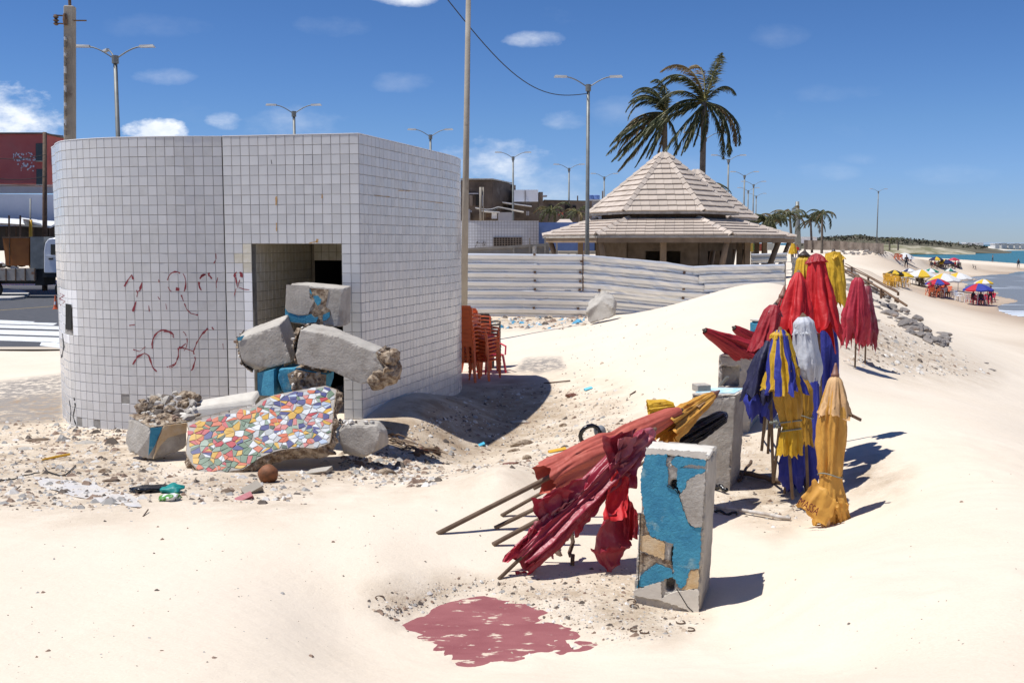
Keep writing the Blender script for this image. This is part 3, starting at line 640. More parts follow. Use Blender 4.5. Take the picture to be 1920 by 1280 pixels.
# recess behind the opening
A, B = c_front[d0c], c_front[d1c]; dd = (B - A).normalized(); nn = Vector((dd.y, -dd.x, 0))
IN = 2.6
Ai, Bi = A - nn * IN + dd * .0, B - nn * IN
H0 = -.5
def W(p, z): return Vector((p.x, p.y, z))
A2 = A - nn * .15; B2 = B - nn * .15
mb = MB(); mb.add([W(A2, H0), W(Ai, H0), W(Ai, doorz + .1), W(A2, doorz + .1)], [(0, 1, 2, 3)]); mb.add([W(B2, H0), W(Bi, H0), W(Bi, doorz + .1), W(B2, doorz + .1)], [(3, 2, 1, 0)])
mb.add([W(A2, doorz + .02), W(B2, doorz + .02), W(Bi, doorz + .02), W(Ai, doorz + .02)], [(0, 1, 2, 3)])
hx = Ai + dd * .06   # inner doorway starts here
mb.add([W(Ai, H0), W(hx, H0), W(hx, doorz + .1), W(Ai, doorz + .1)], [(0, 1, 2, 3)])
mb.add([W(hx, doorz - .30), W(Bi, doorz - .30), W(Bi, doorz + .1), W(hx, doorz + .1)], [(0, 1, 2, 3)])
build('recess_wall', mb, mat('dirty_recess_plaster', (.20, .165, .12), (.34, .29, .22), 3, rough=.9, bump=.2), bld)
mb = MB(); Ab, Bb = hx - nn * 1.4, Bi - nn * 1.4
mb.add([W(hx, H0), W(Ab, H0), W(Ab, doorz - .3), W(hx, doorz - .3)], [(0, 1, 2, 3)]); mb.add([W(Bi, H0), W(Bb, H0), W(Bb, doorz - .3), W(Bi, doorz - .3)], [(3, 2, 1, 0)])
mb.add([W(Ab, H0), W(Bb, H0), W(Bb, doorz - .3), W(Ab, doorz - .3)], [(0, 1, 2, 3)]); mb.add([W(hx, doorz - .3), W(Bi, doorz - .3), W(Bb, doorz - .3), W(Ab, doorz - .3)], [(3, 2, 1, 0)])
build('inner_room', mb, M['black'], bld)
# the tiles: one shared mesh, the ones that show largest are objects of their own, the rest one joined field
def tile_verts(w, h, t=.007):
    a, b, c = w / 2, h / 2, .004
    return [(-a, 0, -b), (a, 0, -b), (a, 0, b), (-a, 0, b), (-a + c, -t, -b + c), (a - c, -t, -b + c), (a - c, -t, b - c), (-a + c, -t, b - c)], \
           [(4, 5, 6, 7), (0, 1, 5, 4), (1, 2, 6, 5), (2, 3, 7, 6), (3, 0, 4, 7)]
tm = {}
def tile_mesh(w, m):
    k = (round(w, 3), m)
    if k not in tm:
        me = bpy.data.meshes.new('tile'); v, f = tile_verts(w, .1525); me.from_pydata(v, [], f); me.materials.append(M[m]); tm[k] = me
    return tm[k]
rest = {m: MB() for m in ('tile', 'tile_tan', 'tile_bright')}
trnd = random.Random(3)
fields = []
tile_mats = [mat('white_tile_a', (.59, .582, .57), rough=.2), mat('white_tile_b', (.64, .63, .615), rough=.25), mat('white_tile_c', (.55, .54, .52), (.62, .61, .59), 5, rough=.3), mat('white_tile_d', (.61, .60, .585), rough=.22), M['tile_tan'], M['tile_bright']]
field = MB(); n_obj = 0
slotl = (98, 118, 570, 622)
def put_tile(a, b, z, single, mname='tile', fld=field, skew=.02):
    global n_obj
    c = (a + b) / 2; d = (b - a).normalized(); w = (b - a).length - .0055
    c = c + Vector((0, 0, z)); ang = math.atan2(d.y, d.x) + trnd.gauss(0, skew * .45); tilt = trnd.gauss(0, skew * .35)
    mtx = Matrix.Translation(c) @ Matrix.Rotation(ang, 4, 'Z') @ Matrix.Rotation(tilt, 4, 'X')
    if single:
        o = bpy.data.objects.new('tile', tile_mesh(round(w, 3), mname)); COL.objects.link(o); o.parent = bld; ORG[o] = ORG[bld]
        o.matrix_local = Matrix.Translation(-ORG[bld]) @ mtx; n_obj += 1
    else:
        v, f = tile_verts(w, .1525); mi = {'tile': trnd.randrange(4), 'tile_tan': 4, 'tile_bright': 5}[mname]
        fld.add([mtx @ Vector(q) for q in v], f, mi)
nf = len(c_front) - 1
cand = []
for ci in range(nf):
    for r in range(29):
        if d0c <= ci < d1c and r >= DOOR_R: continue
        cand.append((ci, r))
cand = set(sorted(cand, key=lambda t: (0 if t[1] < 27 else 1, t[0] > nf - 1, t[1]))[:300])
for ci in range(nf):
    for r in range(NR):
        if d0c <= ci < d1c and r >= DOOR_R: continue
        z = TOPZ - (r + .5) * TP
        m = 'tile'
        if ci == d0c - 1: m = 'tile_tan' if r in (DOOR_R, DOOR_R + 1, DOOR_R + 2) else 'tile_bright' if r > DOOR_R + 2 else 'tile'
        if r in (DOOR_R + 1,) and ci == d0c - 2: m = 'tile_tan'
        put_tile(c_front[ci], c_front[ci + 1], z, (ci, r) in cand, m)
for ci in range(len(c_left) - 1):
    for r in range(NR):
        z = TOPZ - (r + .5) * TP; c = (c_left[ci] + c_left[ci + 1]) / 2; u, v = proj(c.x, c.y, z)
        if 124 < u < 138 and 572 < v < 620: continue
        if v > 690 and trnd.random() < .035: continue
        put_tile(c_left[ci], c_left[ci + 1], z, False, 'tile_bright' if (112 < u < 146 and 542 < v < 636 and c.y < 19) else 'tile')
for ci in range(len(c_right) - 1):
    for r in range(NR):
        put_tile(c_right[ci], c_right[ci + 1], TOPZ - (r + .5) * TP, False)
# tiles lining the recess
n_in = 16
for r in range(DOOR_R, 30):
    z = TOPZ - (r + .5) * TP
    for k in range(n_in):
        put_tile(A2 + dd * .004 - nn * (.15 * k + .0), A2 + dd * .004 - nn * (.15 * (k + 1)), z, False, 'tile_tan', skew=.01)
    for k in range(10):
        if r < DOOR_R + 2 or k < 0: put_tile(Ai + dd * (.15 * k + .05) + nn * .004, Ai + dd * (.15 * (k + 1) + .05) + nn * .004, z, False, 'tile_tan')
build('tile_field', field, tile_mats, bld, kind='stuff', label='white square wall tiles too small to single out')
# wall slot with dark inside, on the round end
def on_wall(u, v, path, off=.010):
    d = ray(u, v); best = None
    for a, b in zip(path, path[1:]):
        e = b - a; den = d.x * e.y - d.y * e.x
        if abs(den) < 1e-9: continue
        t = (a.x * e.y - a.y * e.x) / den; s = (d.y * a.x - d.x * a.y) / -den if False else None
        px, py = d.x * t, d.y * t; s = ((px - a.x) * e.x + (py - a.y) * e.y) / e.length_squared
        if -.02 <= s <= 1.02 and t > 0 and (best is None or t < best[0]):
            n = Vector((e.y, -e.x, 0)).normalized(); best = (t, Vector((px, py, EYE + d.z * t)) + n * off)
    return best[1] if best else None
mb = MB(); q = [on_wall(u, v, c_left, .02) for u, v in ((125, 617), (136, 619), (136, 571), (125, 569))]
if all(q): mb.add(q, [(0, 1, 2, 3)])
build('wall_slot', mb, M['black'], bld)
# spray-painted scrawl and rust runs, as thin paint film on the tiles
def ribbon(mb, pts, w, path, off=.0105):
    q = []
    for i in range(len(pts) - 1):
        (u0, v0), (u1, v1) = pts[i], pts[i + 1]; n = max(1, int(math.hypot(u1 - u0, v1 - v0) / 4))
        for k in range(n): q.append((u0 + (u1 - u0) * k / n, v0 + (v1 - v0) * k / n))
    q.append(pts[-1]); rows = []
    for i, (u, v) in enumerate(q):
        a, b = q[max(i - 1, 0)], q[min(i + 1, len(q) - 1)]; dx, dy = b[0] - a[0], b[1] - a[1]; l = math.hypot(dx, dy) or 1
        ww = w * (.35 + .9 * abs(noise.noise(Vector((u * .09, v * .09, 3)))) * 2)
        p1, p2 = on_wall(u - dy / l * ww / 2, v + dx / l * ww / 2, path, off), on_wall(u + dy / l * ww / 2, v - dx / l * ww / 2, path, off)
        if p1 is None or p2 is None: continue
        rows.append([p1, p2])
    if len(rows) > 1:
        # broken, dry strokes: leave gaps
        seg = [rows[0]]
        for i, r in enumerate(rows[1:]):
            if noise.noise(Vector((pts[0][0] * .3 + i * .45, pts[0][1] * .2, 7))) < -.28:
                if len(seg) > 1: mb.sheet(seg)
                seg = []
            seg.append(r)
        if len(seg) > 1: mb.sheet(seg)
def arc(cx, cy, rx, ry, a0, a1, n=10): return [(cx + rx * math.cos(R_(a0 + (a1 - a0) * k / n)), cy + ry * math.sin(R_(a0 + (a1 - a0) * k / n))) for k in range(n + 1)]
gp = c_left + c_front[1:]
Z2 = lambda x, y: (x * .375, 400 + y * .375)
strokes = [([Z2(618, 375), Z2(640, 335), Z2(660, 308), Z2(668, 330)], 3.2), ([Z2(712, 345), Z2(700, 385), Z2(686, 395), Z2(685, 372)], 4), ([Z2(690, 395), Z2(682, 440), Z2(666, 490)], 3.0), ([Z2(690, 300), Z2(705, 312), Z2(708, 325)], 2),
           (arc(*Z2(880, 345), 16, 20, 120, 300), 2.4), (arc(*Z2(890, 350), 15, 24, -50, 40), 2.4), ([Z2(880, 378), Z2(898, 380)], 6), ([Z2(900, 385), Z2(915, 430), Z2(935, 480), Z2(955, 500), Z2(990, 508)], 2.2),
           (arc(*Z2(1030, 350), 13, 17, 130, 330), 3.6), ([Z2(1005, 312), Z2(1050, 300)], 3), ([Z2(1012, 380), Z2(1010, 395)], 2), ([Z2(1090, 320), Z2(1082, 350), Z2(1085, 385)], 2), ([Z2(1140, 300), Z2(1152, 335), Z2(1145, 365)], 2.6),
           (arc(*Z2(1192, 310), 6.5, 6.5, 150, 390), 4.5), ([Z2(1180, 320), Z2(1188, 375), Z2(1200, 330), Z2(1195, 365)], 3), ([Z2(1182, 375), Z2(1170, 420)], 2.4), ([Z2(1195, 370), Z2(1225, 380), Z2(1248, 382)], 2), ([Z2(1135, 438), Z2(1150, 425)], 4),
           ([Z2(1070, 250), Z2(1078, 235)], 3.5), ([Z2(1080, 200), Z2(1082, 230)], 1.4), ([Z2(795, 330), Z2(797, 345)], 2.6), ([Z2(745, 460), Z2(748, 490)], 1.6), ([Z2(790, 415), Z2(800, 430)], 2), ([Z2(830, 450), Z2(835, 480)], 1.3), ([Z2(648, 560), Z2(676, 556)], 2.6),
           (arc(*Z2(820, 660), 22, 29, 150, 330), 2.4), (arc(*Z2(850, 690), 16, 30, 20, 110), 2.4), (arc(*Z2(905, 640), 12, 20, -70, 60), 2), ([Z2(895, 670), Z2(905, 672), Z2(930, 650)], 3.4), ([Z2(893, 672), Z2(893, 715), Z2(886, 730)], 3), ([Z2(905, 668), Z2(935, 678), Z2(965, 688)], 2.2),
           ([Z2(1040, 575), Z2(1010, 605), Z2(985, 645), Z2(968, 690), Z2(978, 730), Z2(965, 775), Z2(950, 795)], 3), ([Z2(1060, 568), Z2(1070, 582)], 2.4), ([Z2(665, 755), Z2(690, 715), Z2(725, 698), Z2(745, 710), Z2(755, 740), Z2(765, 770), Z2(785, 790)], 3.6),
           ([Z2(668, 680), Z2(700, 690), Z2(730, 665)], 1.8), ([Z2(820, 590), Z2(855, 590), Z2(870, 610)], 3.4), ([Z2(845, 765), Z2(872, 755)], 3.4), ([Z2(1115, 650), Z2(1118, 680)], 1.6), ([Z2(710, 500), Z2(725, 505)], 1.6), ([Z2(302, 400), Z2(325, 410), Z2(300, 425), Z2(328, 440), Z2(305, 460)], 2.2)]
def film(name, s_, w, path, m, off=.0105):
    mb = MB(); ribbon(mb, s_, w, path, off)
    if mb.f: build(name, mb, m, bld)
for s_, w in strokes: film('paint_stroke', s_, w * 1.1, gp, M['red_paint'])
for s_, w in [([(519, 364), (518, 385)], 4.5), ([(604.5, 364), (604, 380)], 2.6), ([(519, 418), (519, 434)], 3), ([(596, 448), (594, 455)], 5), ([(580, 456), (594, 453)], 3)]: film('rust_run', s_, w, gp, M['rust'], .012)
for s_ in [[(300 + 120, 300), (300 + 121, 330)], [(312, 271), (313, 273)], [(509, 300), (510, 308)], [(503, 318), (506, 324)], [(140, 745), (142, 760), (138, 780), (143, 795)], [(118, 625), (121, 650), (116, 670)], [(131, 750), (134, 770), (133, 790)]]: film('crack', s_, 2.0, gp, M['black'], .012)
for s_ in [[(745, 357), (770, 358.5)], [(790, 376), (830, 381)], [(700, 366), (730, 369)], [(800, 377), (815, 379)]]: film('joint_stain', s_, 1.3, c_right, M['rust'], .012)
print('tiles', n_obj)
# ------------------------------------------------------------------ broken concrete blocks and the mosaic slab
def on_plane(u, v, p0, n):
    d = ray(u, v); o = Vector((0, 0, EYE)); t = (p0 - o).dot(n) / d.dot(n); return o + d * t
def rough_patch(mb, a, b, c, d, nx, ny, amp, seed, mi=0, out=None):   # bumpy broken surface across a quad, edges pinned
    n = out if out is not None else (b - a).cross(d - a).normalized(); rows = []
    for i in range(ny + 1):
        r = []
        for k in range(nx + 1):
            s, t = k / nx, i / ny; p = a.lerp(b, s).lerp(d.lerp(c, s), t)
            e = min(1, 4 * min(s, 1 - s, t, 1 - t) + .15)
            q = p * 9 + Vector((seed, seed * 2, 0)); h = noise.noise(q) + .6 * noise.noise(q * 2.3) + .35 * noise.noise(q * 5)
            r.append(p + n * amp * (h + .35) * e + Vector((noise.noise(q * 2 + Vector((5, 0, 0))), 0, noise.noise(q * 2 + Vector((0, 9, 0))))) * amp * .4 * e)
        rows.append(r)
    mb.sheet(rows, mi)
def knock(o, seed, k=16, deep=.07):
    """break corners and edges off along flat fracture planes"""
    rg = random.Random(seed * 13 + 1); bm = bmesh.new(); bm.from_mesh(o.data); bb = [v.co.copy() for v in bm.verts]; c = sum(bb, Vector()) / len(bb)
    for _ in range(k):
        e = rg.choice(bb); f = rg.choice(bb); p = e.lerp(f, rg.choice((0, 0, .15, .3))) ; d = (p - c)
        if d.length < .05: continue
        n = (d.normalized() + Vector((rg.uniform(-.6, .6), rg.uniform(-.6, .6), rg.uniform(-.6, .6)))).normalized()
        far = max(v.co.dot(n) for v in bm.verts); r = bmesh.ops.bisect_plane(bm, geom=bm.verts[:] + bm.edges[:] + bm.faces[:], plane_co=n * (far - rg.uniform(.2, 1) * deep), plane_no=n, clear_outer=True)
        ed = [g for g in r['geom_cut'] if isinstance(g, bmesh.types.BMEdge)]
        if ed: bmesh.ops.contextual_create(bm, geom=ed)
    bmesh.ops.recalc_face_normals(bm, faces=bm.faces); bm.to_mesh(o.data); bm.free(); return o
def chunk(name, label, poly, E, mats=('concrete', 'concrete_cap'), broken=(), amp=.09, group=None, patches=(), top=None, seed=1):
    """poly: (u, v, Y) outline of the near face; E: extrusion to the far face; broken: side indices that are torn open"""
    pts = [P(u, v, Y) for u, v, Y in poly]; E = Vector(E); c = sum(pts, Vector()) / len(pts) + E / 2
    root = thing(name, label, 'concrete block', (c.x, c.y, min(min(p.z, p.z + E.z) for p in pts)), group)
    mb = MB(); mb.prism(pts, E); chip(knock(build('body', mb, M[mats[0]], root, recalc=True), seed), .016, .035, seed)
    nrm = (pts[1] - pts[0]).cross(pts[2] - pts[0]).normalized()
    if nrm.dot(Vector((0, 0, EYE)) - pts[0]) < 0: nrm = -nrm
    cen = sum(pts, Vector()) / len(pts)
    for i in broken:
        a, b = pts[i], pts[(i + 1) % len(pts)]; out = (a + b) / 2 - cen; out -= E.normalized() * out.dot(E.normalized()); out.normalize()
        mb = MB(); rough_patch(mb, a, b, b + E, a + E, 14, 9, amp, seed + i * 3.1, out=out)
        build('broken_face', mb, M['rubble'], root)
        for k in range(14):
            q = a.lerp(b, random.random()) + E * random.uniform(.1, .9) + out * amp * .5
            mb = MB(); s = random.uniform(.02, .05); mb.rock(q, s, s * .8, s * .7, seed + k, 1)
            build('stone_fragment', mb, pm[(k + int(seed)) % 5], root)
    for (pp, th, m, nm) in patches:
        q = [on_plane(u, v, pts[0] + nrm * .004, nrm) for u, v in pp]
        mb = MB(); mb.prism(q, nrm * th); build(nm, mb, M[m], root, recalc=True)
    return root
Z4 = lambda x, y: (240 + x / 3.2, 560 + y / 3.2)
def Q(pts, Y): return [(*Z4(x, y), Y if not callable(Y) else Y(x, y)) for x, y in pts]
Z3 = lambda x, y: (460 + x / 6.4, 440 + y / 6.4)
z3 = lambda L_: [Z3(x, y) for x, y in L_]
chunk('concrete_block', 'squarish concrete block with turquoise paint flecks, topmost in the doorway heap', [(*Z3(488, 590), 15.75), (*Z3(1162, 650), 15.6), (*Z3(1160, 1110), 15.6), (*Z3(700, 1085), 15.7), (*Z3(470, 1040), 15.75)], (.05, .62, .02),
      patches=[(z3([(480, 890), (530, 935), (640, 975), (730, 965), (720, 1060), (600, 1055), (475, 1030)]), .006, 'blue', 'blue_paint_patch'),
               (z3([(775, 640), (940, 650), (1000, 660), (975, 800), (960, 860), (1015, 900), (1025, 960), (990, 1030), (930, 1040), (940, 1095), (720, 1085), (735, 970), (800, 900), (830, 800), (780, 760)]), .004, 'rubble', 'bare_mortar_patch'),
               (z3([(820, 735), (870, 730), (915, 780), (900, 830), (870, 850), (835, 800)]), .014, 'blue', 'blue_paint_patch'), (z3([(780, 650), (800, 700), (795, 720), (775, 690)]), .013, 'blue', 'blue_paint_patch'),
               (z3([(935, 960), (1015, 925), (1015, 985), (975, 1025), (930, 1035)]), .013, 'blue', 'blue_paint_patch'), (z3([(730, 975), (790, 950), (830, 990), (880, 985), (850, 1050), (725, 1060)]), .013, 'blue', 'blue_paint_patch'),
               (z3([(495, 600), (770, 612), (775, 760), (830, 800), (780, 890), (760, 955), (640, 962), (520, 930), (482, 885)]), .012, 'concrete', 'plaster_skin')], seed=2)
chunk('concrete_block', 'slanted concrete beam poking out on the left under the topmost block', Q([(655, 245), (930, 148), (1010, 375), (745, 440), (690, 400), (668, 320)], lambda x, y: 15.3 - (x - 650) * .0004), (-.04, .55, .10), broken=(3, 4, 5), amp=.06, seed=4,
      patches=[([Z4(655, 232), Z4(700, 218), Z4(680, 250), Z4(660, 252)], .006, 'blue', 'blue_paint_patch')])
chunk('concrete_block', 'long slanted concrete beam with torn brown end pointing right across the heap', Q([(1030, 185), (1260, 228), (1480, 322), (1550, 420), (1440, 530), (1240, 445), (1010, 392), (992, 270)], lambda x, y: 14.95 - (x - 1000) * .0006), (.10, .50, .06), broken=(2, 3, 6, 7), amp=.09, seed=7)
mb = MB()
a, b, c, d = [P(*Z4(*q), Y) for q, Y in (((1480, 320), 14.66), ((1618, 330), 14.75), ((1610, 470), 14.7), ((1450, 540), 14.62))]
for k, (qx, qy, s) in enumerate([(1540, 370, .26), (1570, 430, .22), (1500, 490, .2), (1585, 360, .16), (1530, 430, .26)]): mb.rock(P(*Z4(qx, qy), 14.85), s * .8, s, s * .75, 31 + k, 3, .5)
tag(build('mortar_lump', mb, M['rubble']), 'crumbling brown mortar mass at the right tip of the long slanted beam', 'rubble')
blk = chunk('concrete_block', 'turquoise painted block half buried under the two slanted beams', Q([(878, 425), (1000, 415), (1200, 450), (1190, 560), (1000, 570), (880, 580)], lambda x, y: 15.1 - (x - 880) * .0003), (.05, .5, .02), mats=('blue', 'blue'), broken=(1,), seed=9,
      patches=[([Z4(960, 450), Z4(1010, 425), Z4(1190, 455), Z4(1185, 560), Z4(1020, 550), Z4(975, 510)], .03, 'rubble', 'broken_face')])
mb = MB(); mb.prism([P(*Z4(x, y), Y) for x, y, Y in ((776, 445, 15.35), (874, 424, 15.1), (876, 582, 15.1), (778, 580, 15.35))], (.05, .45, .02)); build('side_slab', mb, M['blue'], blk, recalc=True)
for k in range(26):
    x, y = random.uniform(980, 1180), random.uniform(440, 550); s = random.uniform(.02, .055)
    mb = MB(); mb.rock(P(*Z4(x, y), 15.0), s, s, s, k, 1); build('stone_fragment', mb, pm[k % 5], blk)
chunk('concrete_block', 'grey block lying right of the mosaic slab with grit on top', Q([(1262, 748), (1480, 768), (1505, 800), (1500, 905), (1400, 960), (1255, 930)], lambda x, y: 14.0 - (x - 1262) * .0005), (.12, .45, .0), seed=11)
gm = thing('grit_heap', 'small heap of white grit on the grey block right of the mosaic', 'rubble', P(*Z4(1370, 740), 14.2))
for k in range(34):
    x = random.uniform(1270, 1490); s = random.uniform(.02, .06); mb = MB(); p = P(*Z4(x, 764 + (x - 1262) * .07), 14.0 + random.uniform(.03, .4)); p.z += s * .5 + random.uniform(0, .07); mb.rock(p, s, s, s * .8, k, 1); build('stone', mb, pm[k % 5], gm)
lb = chunk('concrete_block', 'leftmost broken block with a crumbled rocky top beside the round tiled wall', Q([(132, 772), (355, 735), (352, 905), (108, 985)], lambda x, y: 13.9 + (x - 132) * .0012), (-.45, .42, .10), broken=(0,), amp=.06, seed=14,
      patches=[([Z4(134, 775), Z4(205, 770), Z4(180, 830), Z4(160, 880), Z4(122, 940)], .008, 'blue', 'blue_paint_patch'), ([Z4(215, 760), Z4(352, 742), Z4(350, 800), Z4(240, 830), Z4(190, 880), Z4(150, 960), Z4(175, 850)], .02, 'orange_render', 'plaster_skin')])
for k in range(60):
    s = random.uniform(.035, .11); x = random.uniform(70, 430); y = random.uniform(600, 760) - (x > 180) * 40 * (1 - abs(x - 300) / 200)
    mb = MB(); mb.rock(P(*Z4(x, y), 14.15 + (760 - y) * .003), s, s * random.uniform(.6, 1), s * random.uniform(.5, .9), k, 2, .5, rotz=k)
    build('stone_fragment', mb, [M['rubble'], M['concrete'], M['concrete_cap'], pm[2], M['rubble']][k % 5], lb)
mb = MB(); mb.prism([P(*Z4(x, y), Y) for x, y, Y in ((345, 668, 14.4), (745, 600, 14.75), (757, 637, 14.7), (352, 737, 14.35))], (.04, .22, .10))
tag(build('stone_ledge', mb, M['concrete_cap'], bevel=.015, recalc=True), 'pale narrow concrete ledge lying along the top left of the mosaic slab', 'concrete slab')
# mosaic slab
mos_out = [(352, 745), (560, 695), (760, 640), (800, 605), (880, 575), (1040, 545), (1190, 520), (1255, 545), (1240, 640), (1225, 800), (1215, 865), (1130, 900), (1050, 893), (930, 905), (860, 925), (800, 950), (690, 1025), (560, 1045), (480, 1055), (425, 1040), (380, 990), (345, 930), (350, 860), (362, 800)]
mY = lambda x, y: 13.25 + (1055 - y) / 3.2 / 155 * 1.25
A_, B_, C_ = [P(*Z4(x, y), mY(x, y)) for x, y in ((352, 745), (1190, 520), (480, 1055))]
mn = (B_ - A_).cross(C_ - A_).normalized()
if mn.dot(Vector((0, 0, EYE)) - A_) < 0: mn = -mn
mp = [on_plane(*Z4(x, y), A_, mn) for x, y in mos_out]
mroot = thing('mosaic_slab', 'fallen concrete slab faced with multicoloured broken tile mosaic', 'mosaic slab', (mp[0].x + 1, mp[0].y, -.1))
mb = MB(); mb.prism(mp, -mn * .17); build('slab', mb, M['rubble'], mroot, recalc=True)
for (i0, i1) in ((6, 7), (7, 8), (8, 9), (9, 10), (10, 11), (11, 12), (12, 13), (13, 14), (14, 15), (15, 16), (16, 17), (17, 18), (18, 19), (19, 20), (20, 21)):
    a, b = mp[i0], mp[i1]; cen = sum(mp, Vector()) / len(mp); out = ((a + b) / 2 - cen).normalized()
    mb = MB(); rough_patch(mb, a - mn * .006, b - mn * .006, b - mn * .2, a - mn * .2, 8, 6, .11 if i0 < 11 else .07, i0 * 1.7, out=out); build('broken_face', mb, M['rubble'], mroot)
ex = (B_ - A_).normalized(); ey = mn.cross(ex)
def to2(p): d = p - A_; return (d.dot(ex), d.dot(ey))
poly2 = [to2(p) for p in mp]
def area(q): return abs(sum(q[i][0] * q[(i + 1) % len(q)][1] - q[(i + 1) % len(q)][0] * q[i][1] for i in range(len(q)))) / 2
def clip(q, p, n):
    o = []
    for i in range(len(q)):
        a, b = q[i], q[(i + 1) % len(q)]; da = (a[0] - p[0]) * n[0] + (a[1] - p[1]) * n[1]; db = (b[0] - p[0]) * n[0] + (b[1] - p[1]) * n[1]
        if da >= 0: o.append(a)
        if da * db < 0: t = da / (da - db); o.append((a[0] + (b[0] - a[0]) * t, a[1] + (b[1] - a[1]) * t))
    return o
mr_ = random.Random(12)
def inside(x, y): return sdpoly(np.array([x]), np.array([y]), poly2)[0]
xs = [p[0] for p in poly2]; ys = [p[1] for p in poly2]; shards = []
def split(q, target):
    if area(q) < target * mr_.uniform(.7, 1.5): shards.append(q); return
    cx_, cy_ = sum(p[0] for p in q) / len(q), sum(p[1] for p in q) / len(q)
    # cut across the longest direction
    best = max(((a, b) for a in q for b in q), key=lambda t: (t[0][0] - t[1][0]) ** 2 + (t[0][1] - t[1][1]) ** 2)
    dx, dy = best[1][0] - best[0][0], best[1][1] - best[0][1]; l = math.hypot(dx, dy); an = math.atan2(dy, dx) + mr_.choice((-1,1)) * mr_.uniform(.05, .42)
    k = mr_.uniform(-.12, .12); p = (cx_ + dx * k, cy_ + dy * k); n = (math.cos(an), math.sin(an))
    for sgn in (1, -1):
        r = clip(q, p, (n[0] * sgn, n[1] * sgn))
        if len(r) > 2: split(r, target)
gs = .086; seeds = []
for iy in range(int((max(ys) - min(ys)) / gs) + 2):
    for ix in range(int((max(xs) - min(xs)) / gs) + 2):
        if mr_.random() < .12: continue
        seeds.append((min(xs) + (ix + .5 * (iy % 2) + mr_.uniform(-.62, .62)) * gs, min(ys) + (iy + mr_.uniform(-.62, .62)) * gs))
for (px_, py_) in seeds:
    if inside(px_, py_) < -.03: continue
    q = [(px_ - .16, py_ - .16), (px_ + .16, py_ - .16), (px_ + .16, py_ + .16), (px_ - .16, py_ + .16)]
    for (x2, y2) in seeds:
        dx, dy = x2 - px_, y2 - py_
        if 0 < dx * dx + dy * dy < .09 and q: q = clip(q, (px_ + dx / 2, py_ + dy / 2), (-dx, -dy))
    if len(q) > 2:
        # drop tiny edges so that the shards read as chunky four- and five-sided pieces
        q = [p for i, p in enumerate(q) if math.hypot(p[0] - q[i - 1][0], p[1] - q[i - 1][1]) > .022]
        if len(q) > 3 and mr_.random() < .5 and area(q) > .005:
            an = mr_.uniform(0, 3.14); c_ = (sum(p[0] for p in q) / len(q), sum(p[1] for p in q) / len(q))
            for sg in (1, -1):
                h_ = clip(q, c_, (math.cos(an) * sg, math.sin(an) * sg))
                if len(h_) > 2: shards.append(h_)
        elif len(q) > 2: shards.append(q)
TC = {'green': (.12, .20, .12), 'lgreen': (.26, .35, .26), 'orange': (.62, .13, .05), 'red': (.48, .025, .045), 'yellow': (.64, .36, .03), 'blue': (.04, .045, .20), 'white': (.68, .69, .68), 'lblue': (.42, .50, .62), 'grey': (.46, .47, .47), 'pink': (.60, .20, .18), 'dgreen': (.06, .10, .07)}
TM = {k: mat('mosaic_' + k, tuple(x * .82 for x in v), tuple(x * .66 for x in v), 6, rough=.4, spec=.2) for k, v in TC.items()}
good = []
for q in shards:
    cx_, cy_ = sum(p[0] for p in q) / len(q), sum(p[1] for p in q) / len(q)
    if inside(cx_, cy_) < .028: continue
    good.append((q, cx_, cy_))
good.sort(key=lambda t: -area(t[0])); restm = MB(); kcol = list(TM)
for gi, (q, cx_, cy_) in enumerate(good):
    # keep only inside the outline, shrink for the grout, lift each piece a little
    sh = .0046; pts = []
    for (x, y) in q:
        l = math.hypot(cx_ - x, cy_ - y) or 1; x2, y2 = x + (cx_ - x) / l * min(sh * 1.3, l * .4), y + (cy_ - y) / l * min(sh * 1.3, l * .4)
        if inside(x2, y2) < .008: x2, y2 = x2 + (cx_ - x2) * .35, y2 + (cy_ - y2) * .35
        pts.append((x2, y2))
    if area(pts) < .0008: continue
    s = (cx_ - min(xs)) / (max(xs) - min(xs)); right = s + mr_.uniform(-.2, .2) > .52
    col = mr_.choice(['white', 'white', 'blue', 'blue', 'grey', 'lblue', 'pink', 'orange', 'red', 'grey', 'white', 'yellow', 'lgreen', 'green'] if right else ['green', 'lgreen', 'green', 'orange', 'orange', 'orange', 'red', 'red', 'yellow', 'yellow', 'yellow', 'white', 'dgreen', 'dgreen', 'lgreen', 'green', 'green', 'blue'])
    tl = (mr_.uniform(-.02, .02), mr_.uniform(-.02, .02)); base = [A_ + ex * x + ey * y + mn * (.004 + .004) for x, y in pts]
    topv = [p + mn * (.006 + (x - cx_) * tl[0] + (y - cy_) * tl[1]) for p, (x, y) in zip(base, pts)]
    n_ = len(pts); vs = [p - mn * .008 for p in base] + topv
    fs = [tuple(range(n_, 2 * n_))] + [(i, (i + 1) % n_, n_ + (i + 1) % n_, n_ + i) for i in range(n_)]
    if gi < 299: m_ = MB(); m_.add(vs, fs); build('mosaic_piece', m_, TM[col], mroot, recalc=True)
    else: restm.add(vs, fs, kcol.index(col))
if restm.v: build('mosaic_field', restm, list(TM.values()), mroot, kind='stuff', recalc=True)
mb = MB(); mb.prism([p + (sum(mp, Vector()) / len(mp) - p) * .012 + mn * .001 for p in mp], mn * .004); build('grout_bed', mb, mat('mosaic_grout', (.30, .27, .23), (.42, .38, .33), 8, rough=.9), mroot, recalc=True)
print('mosaic pieces', len(good))
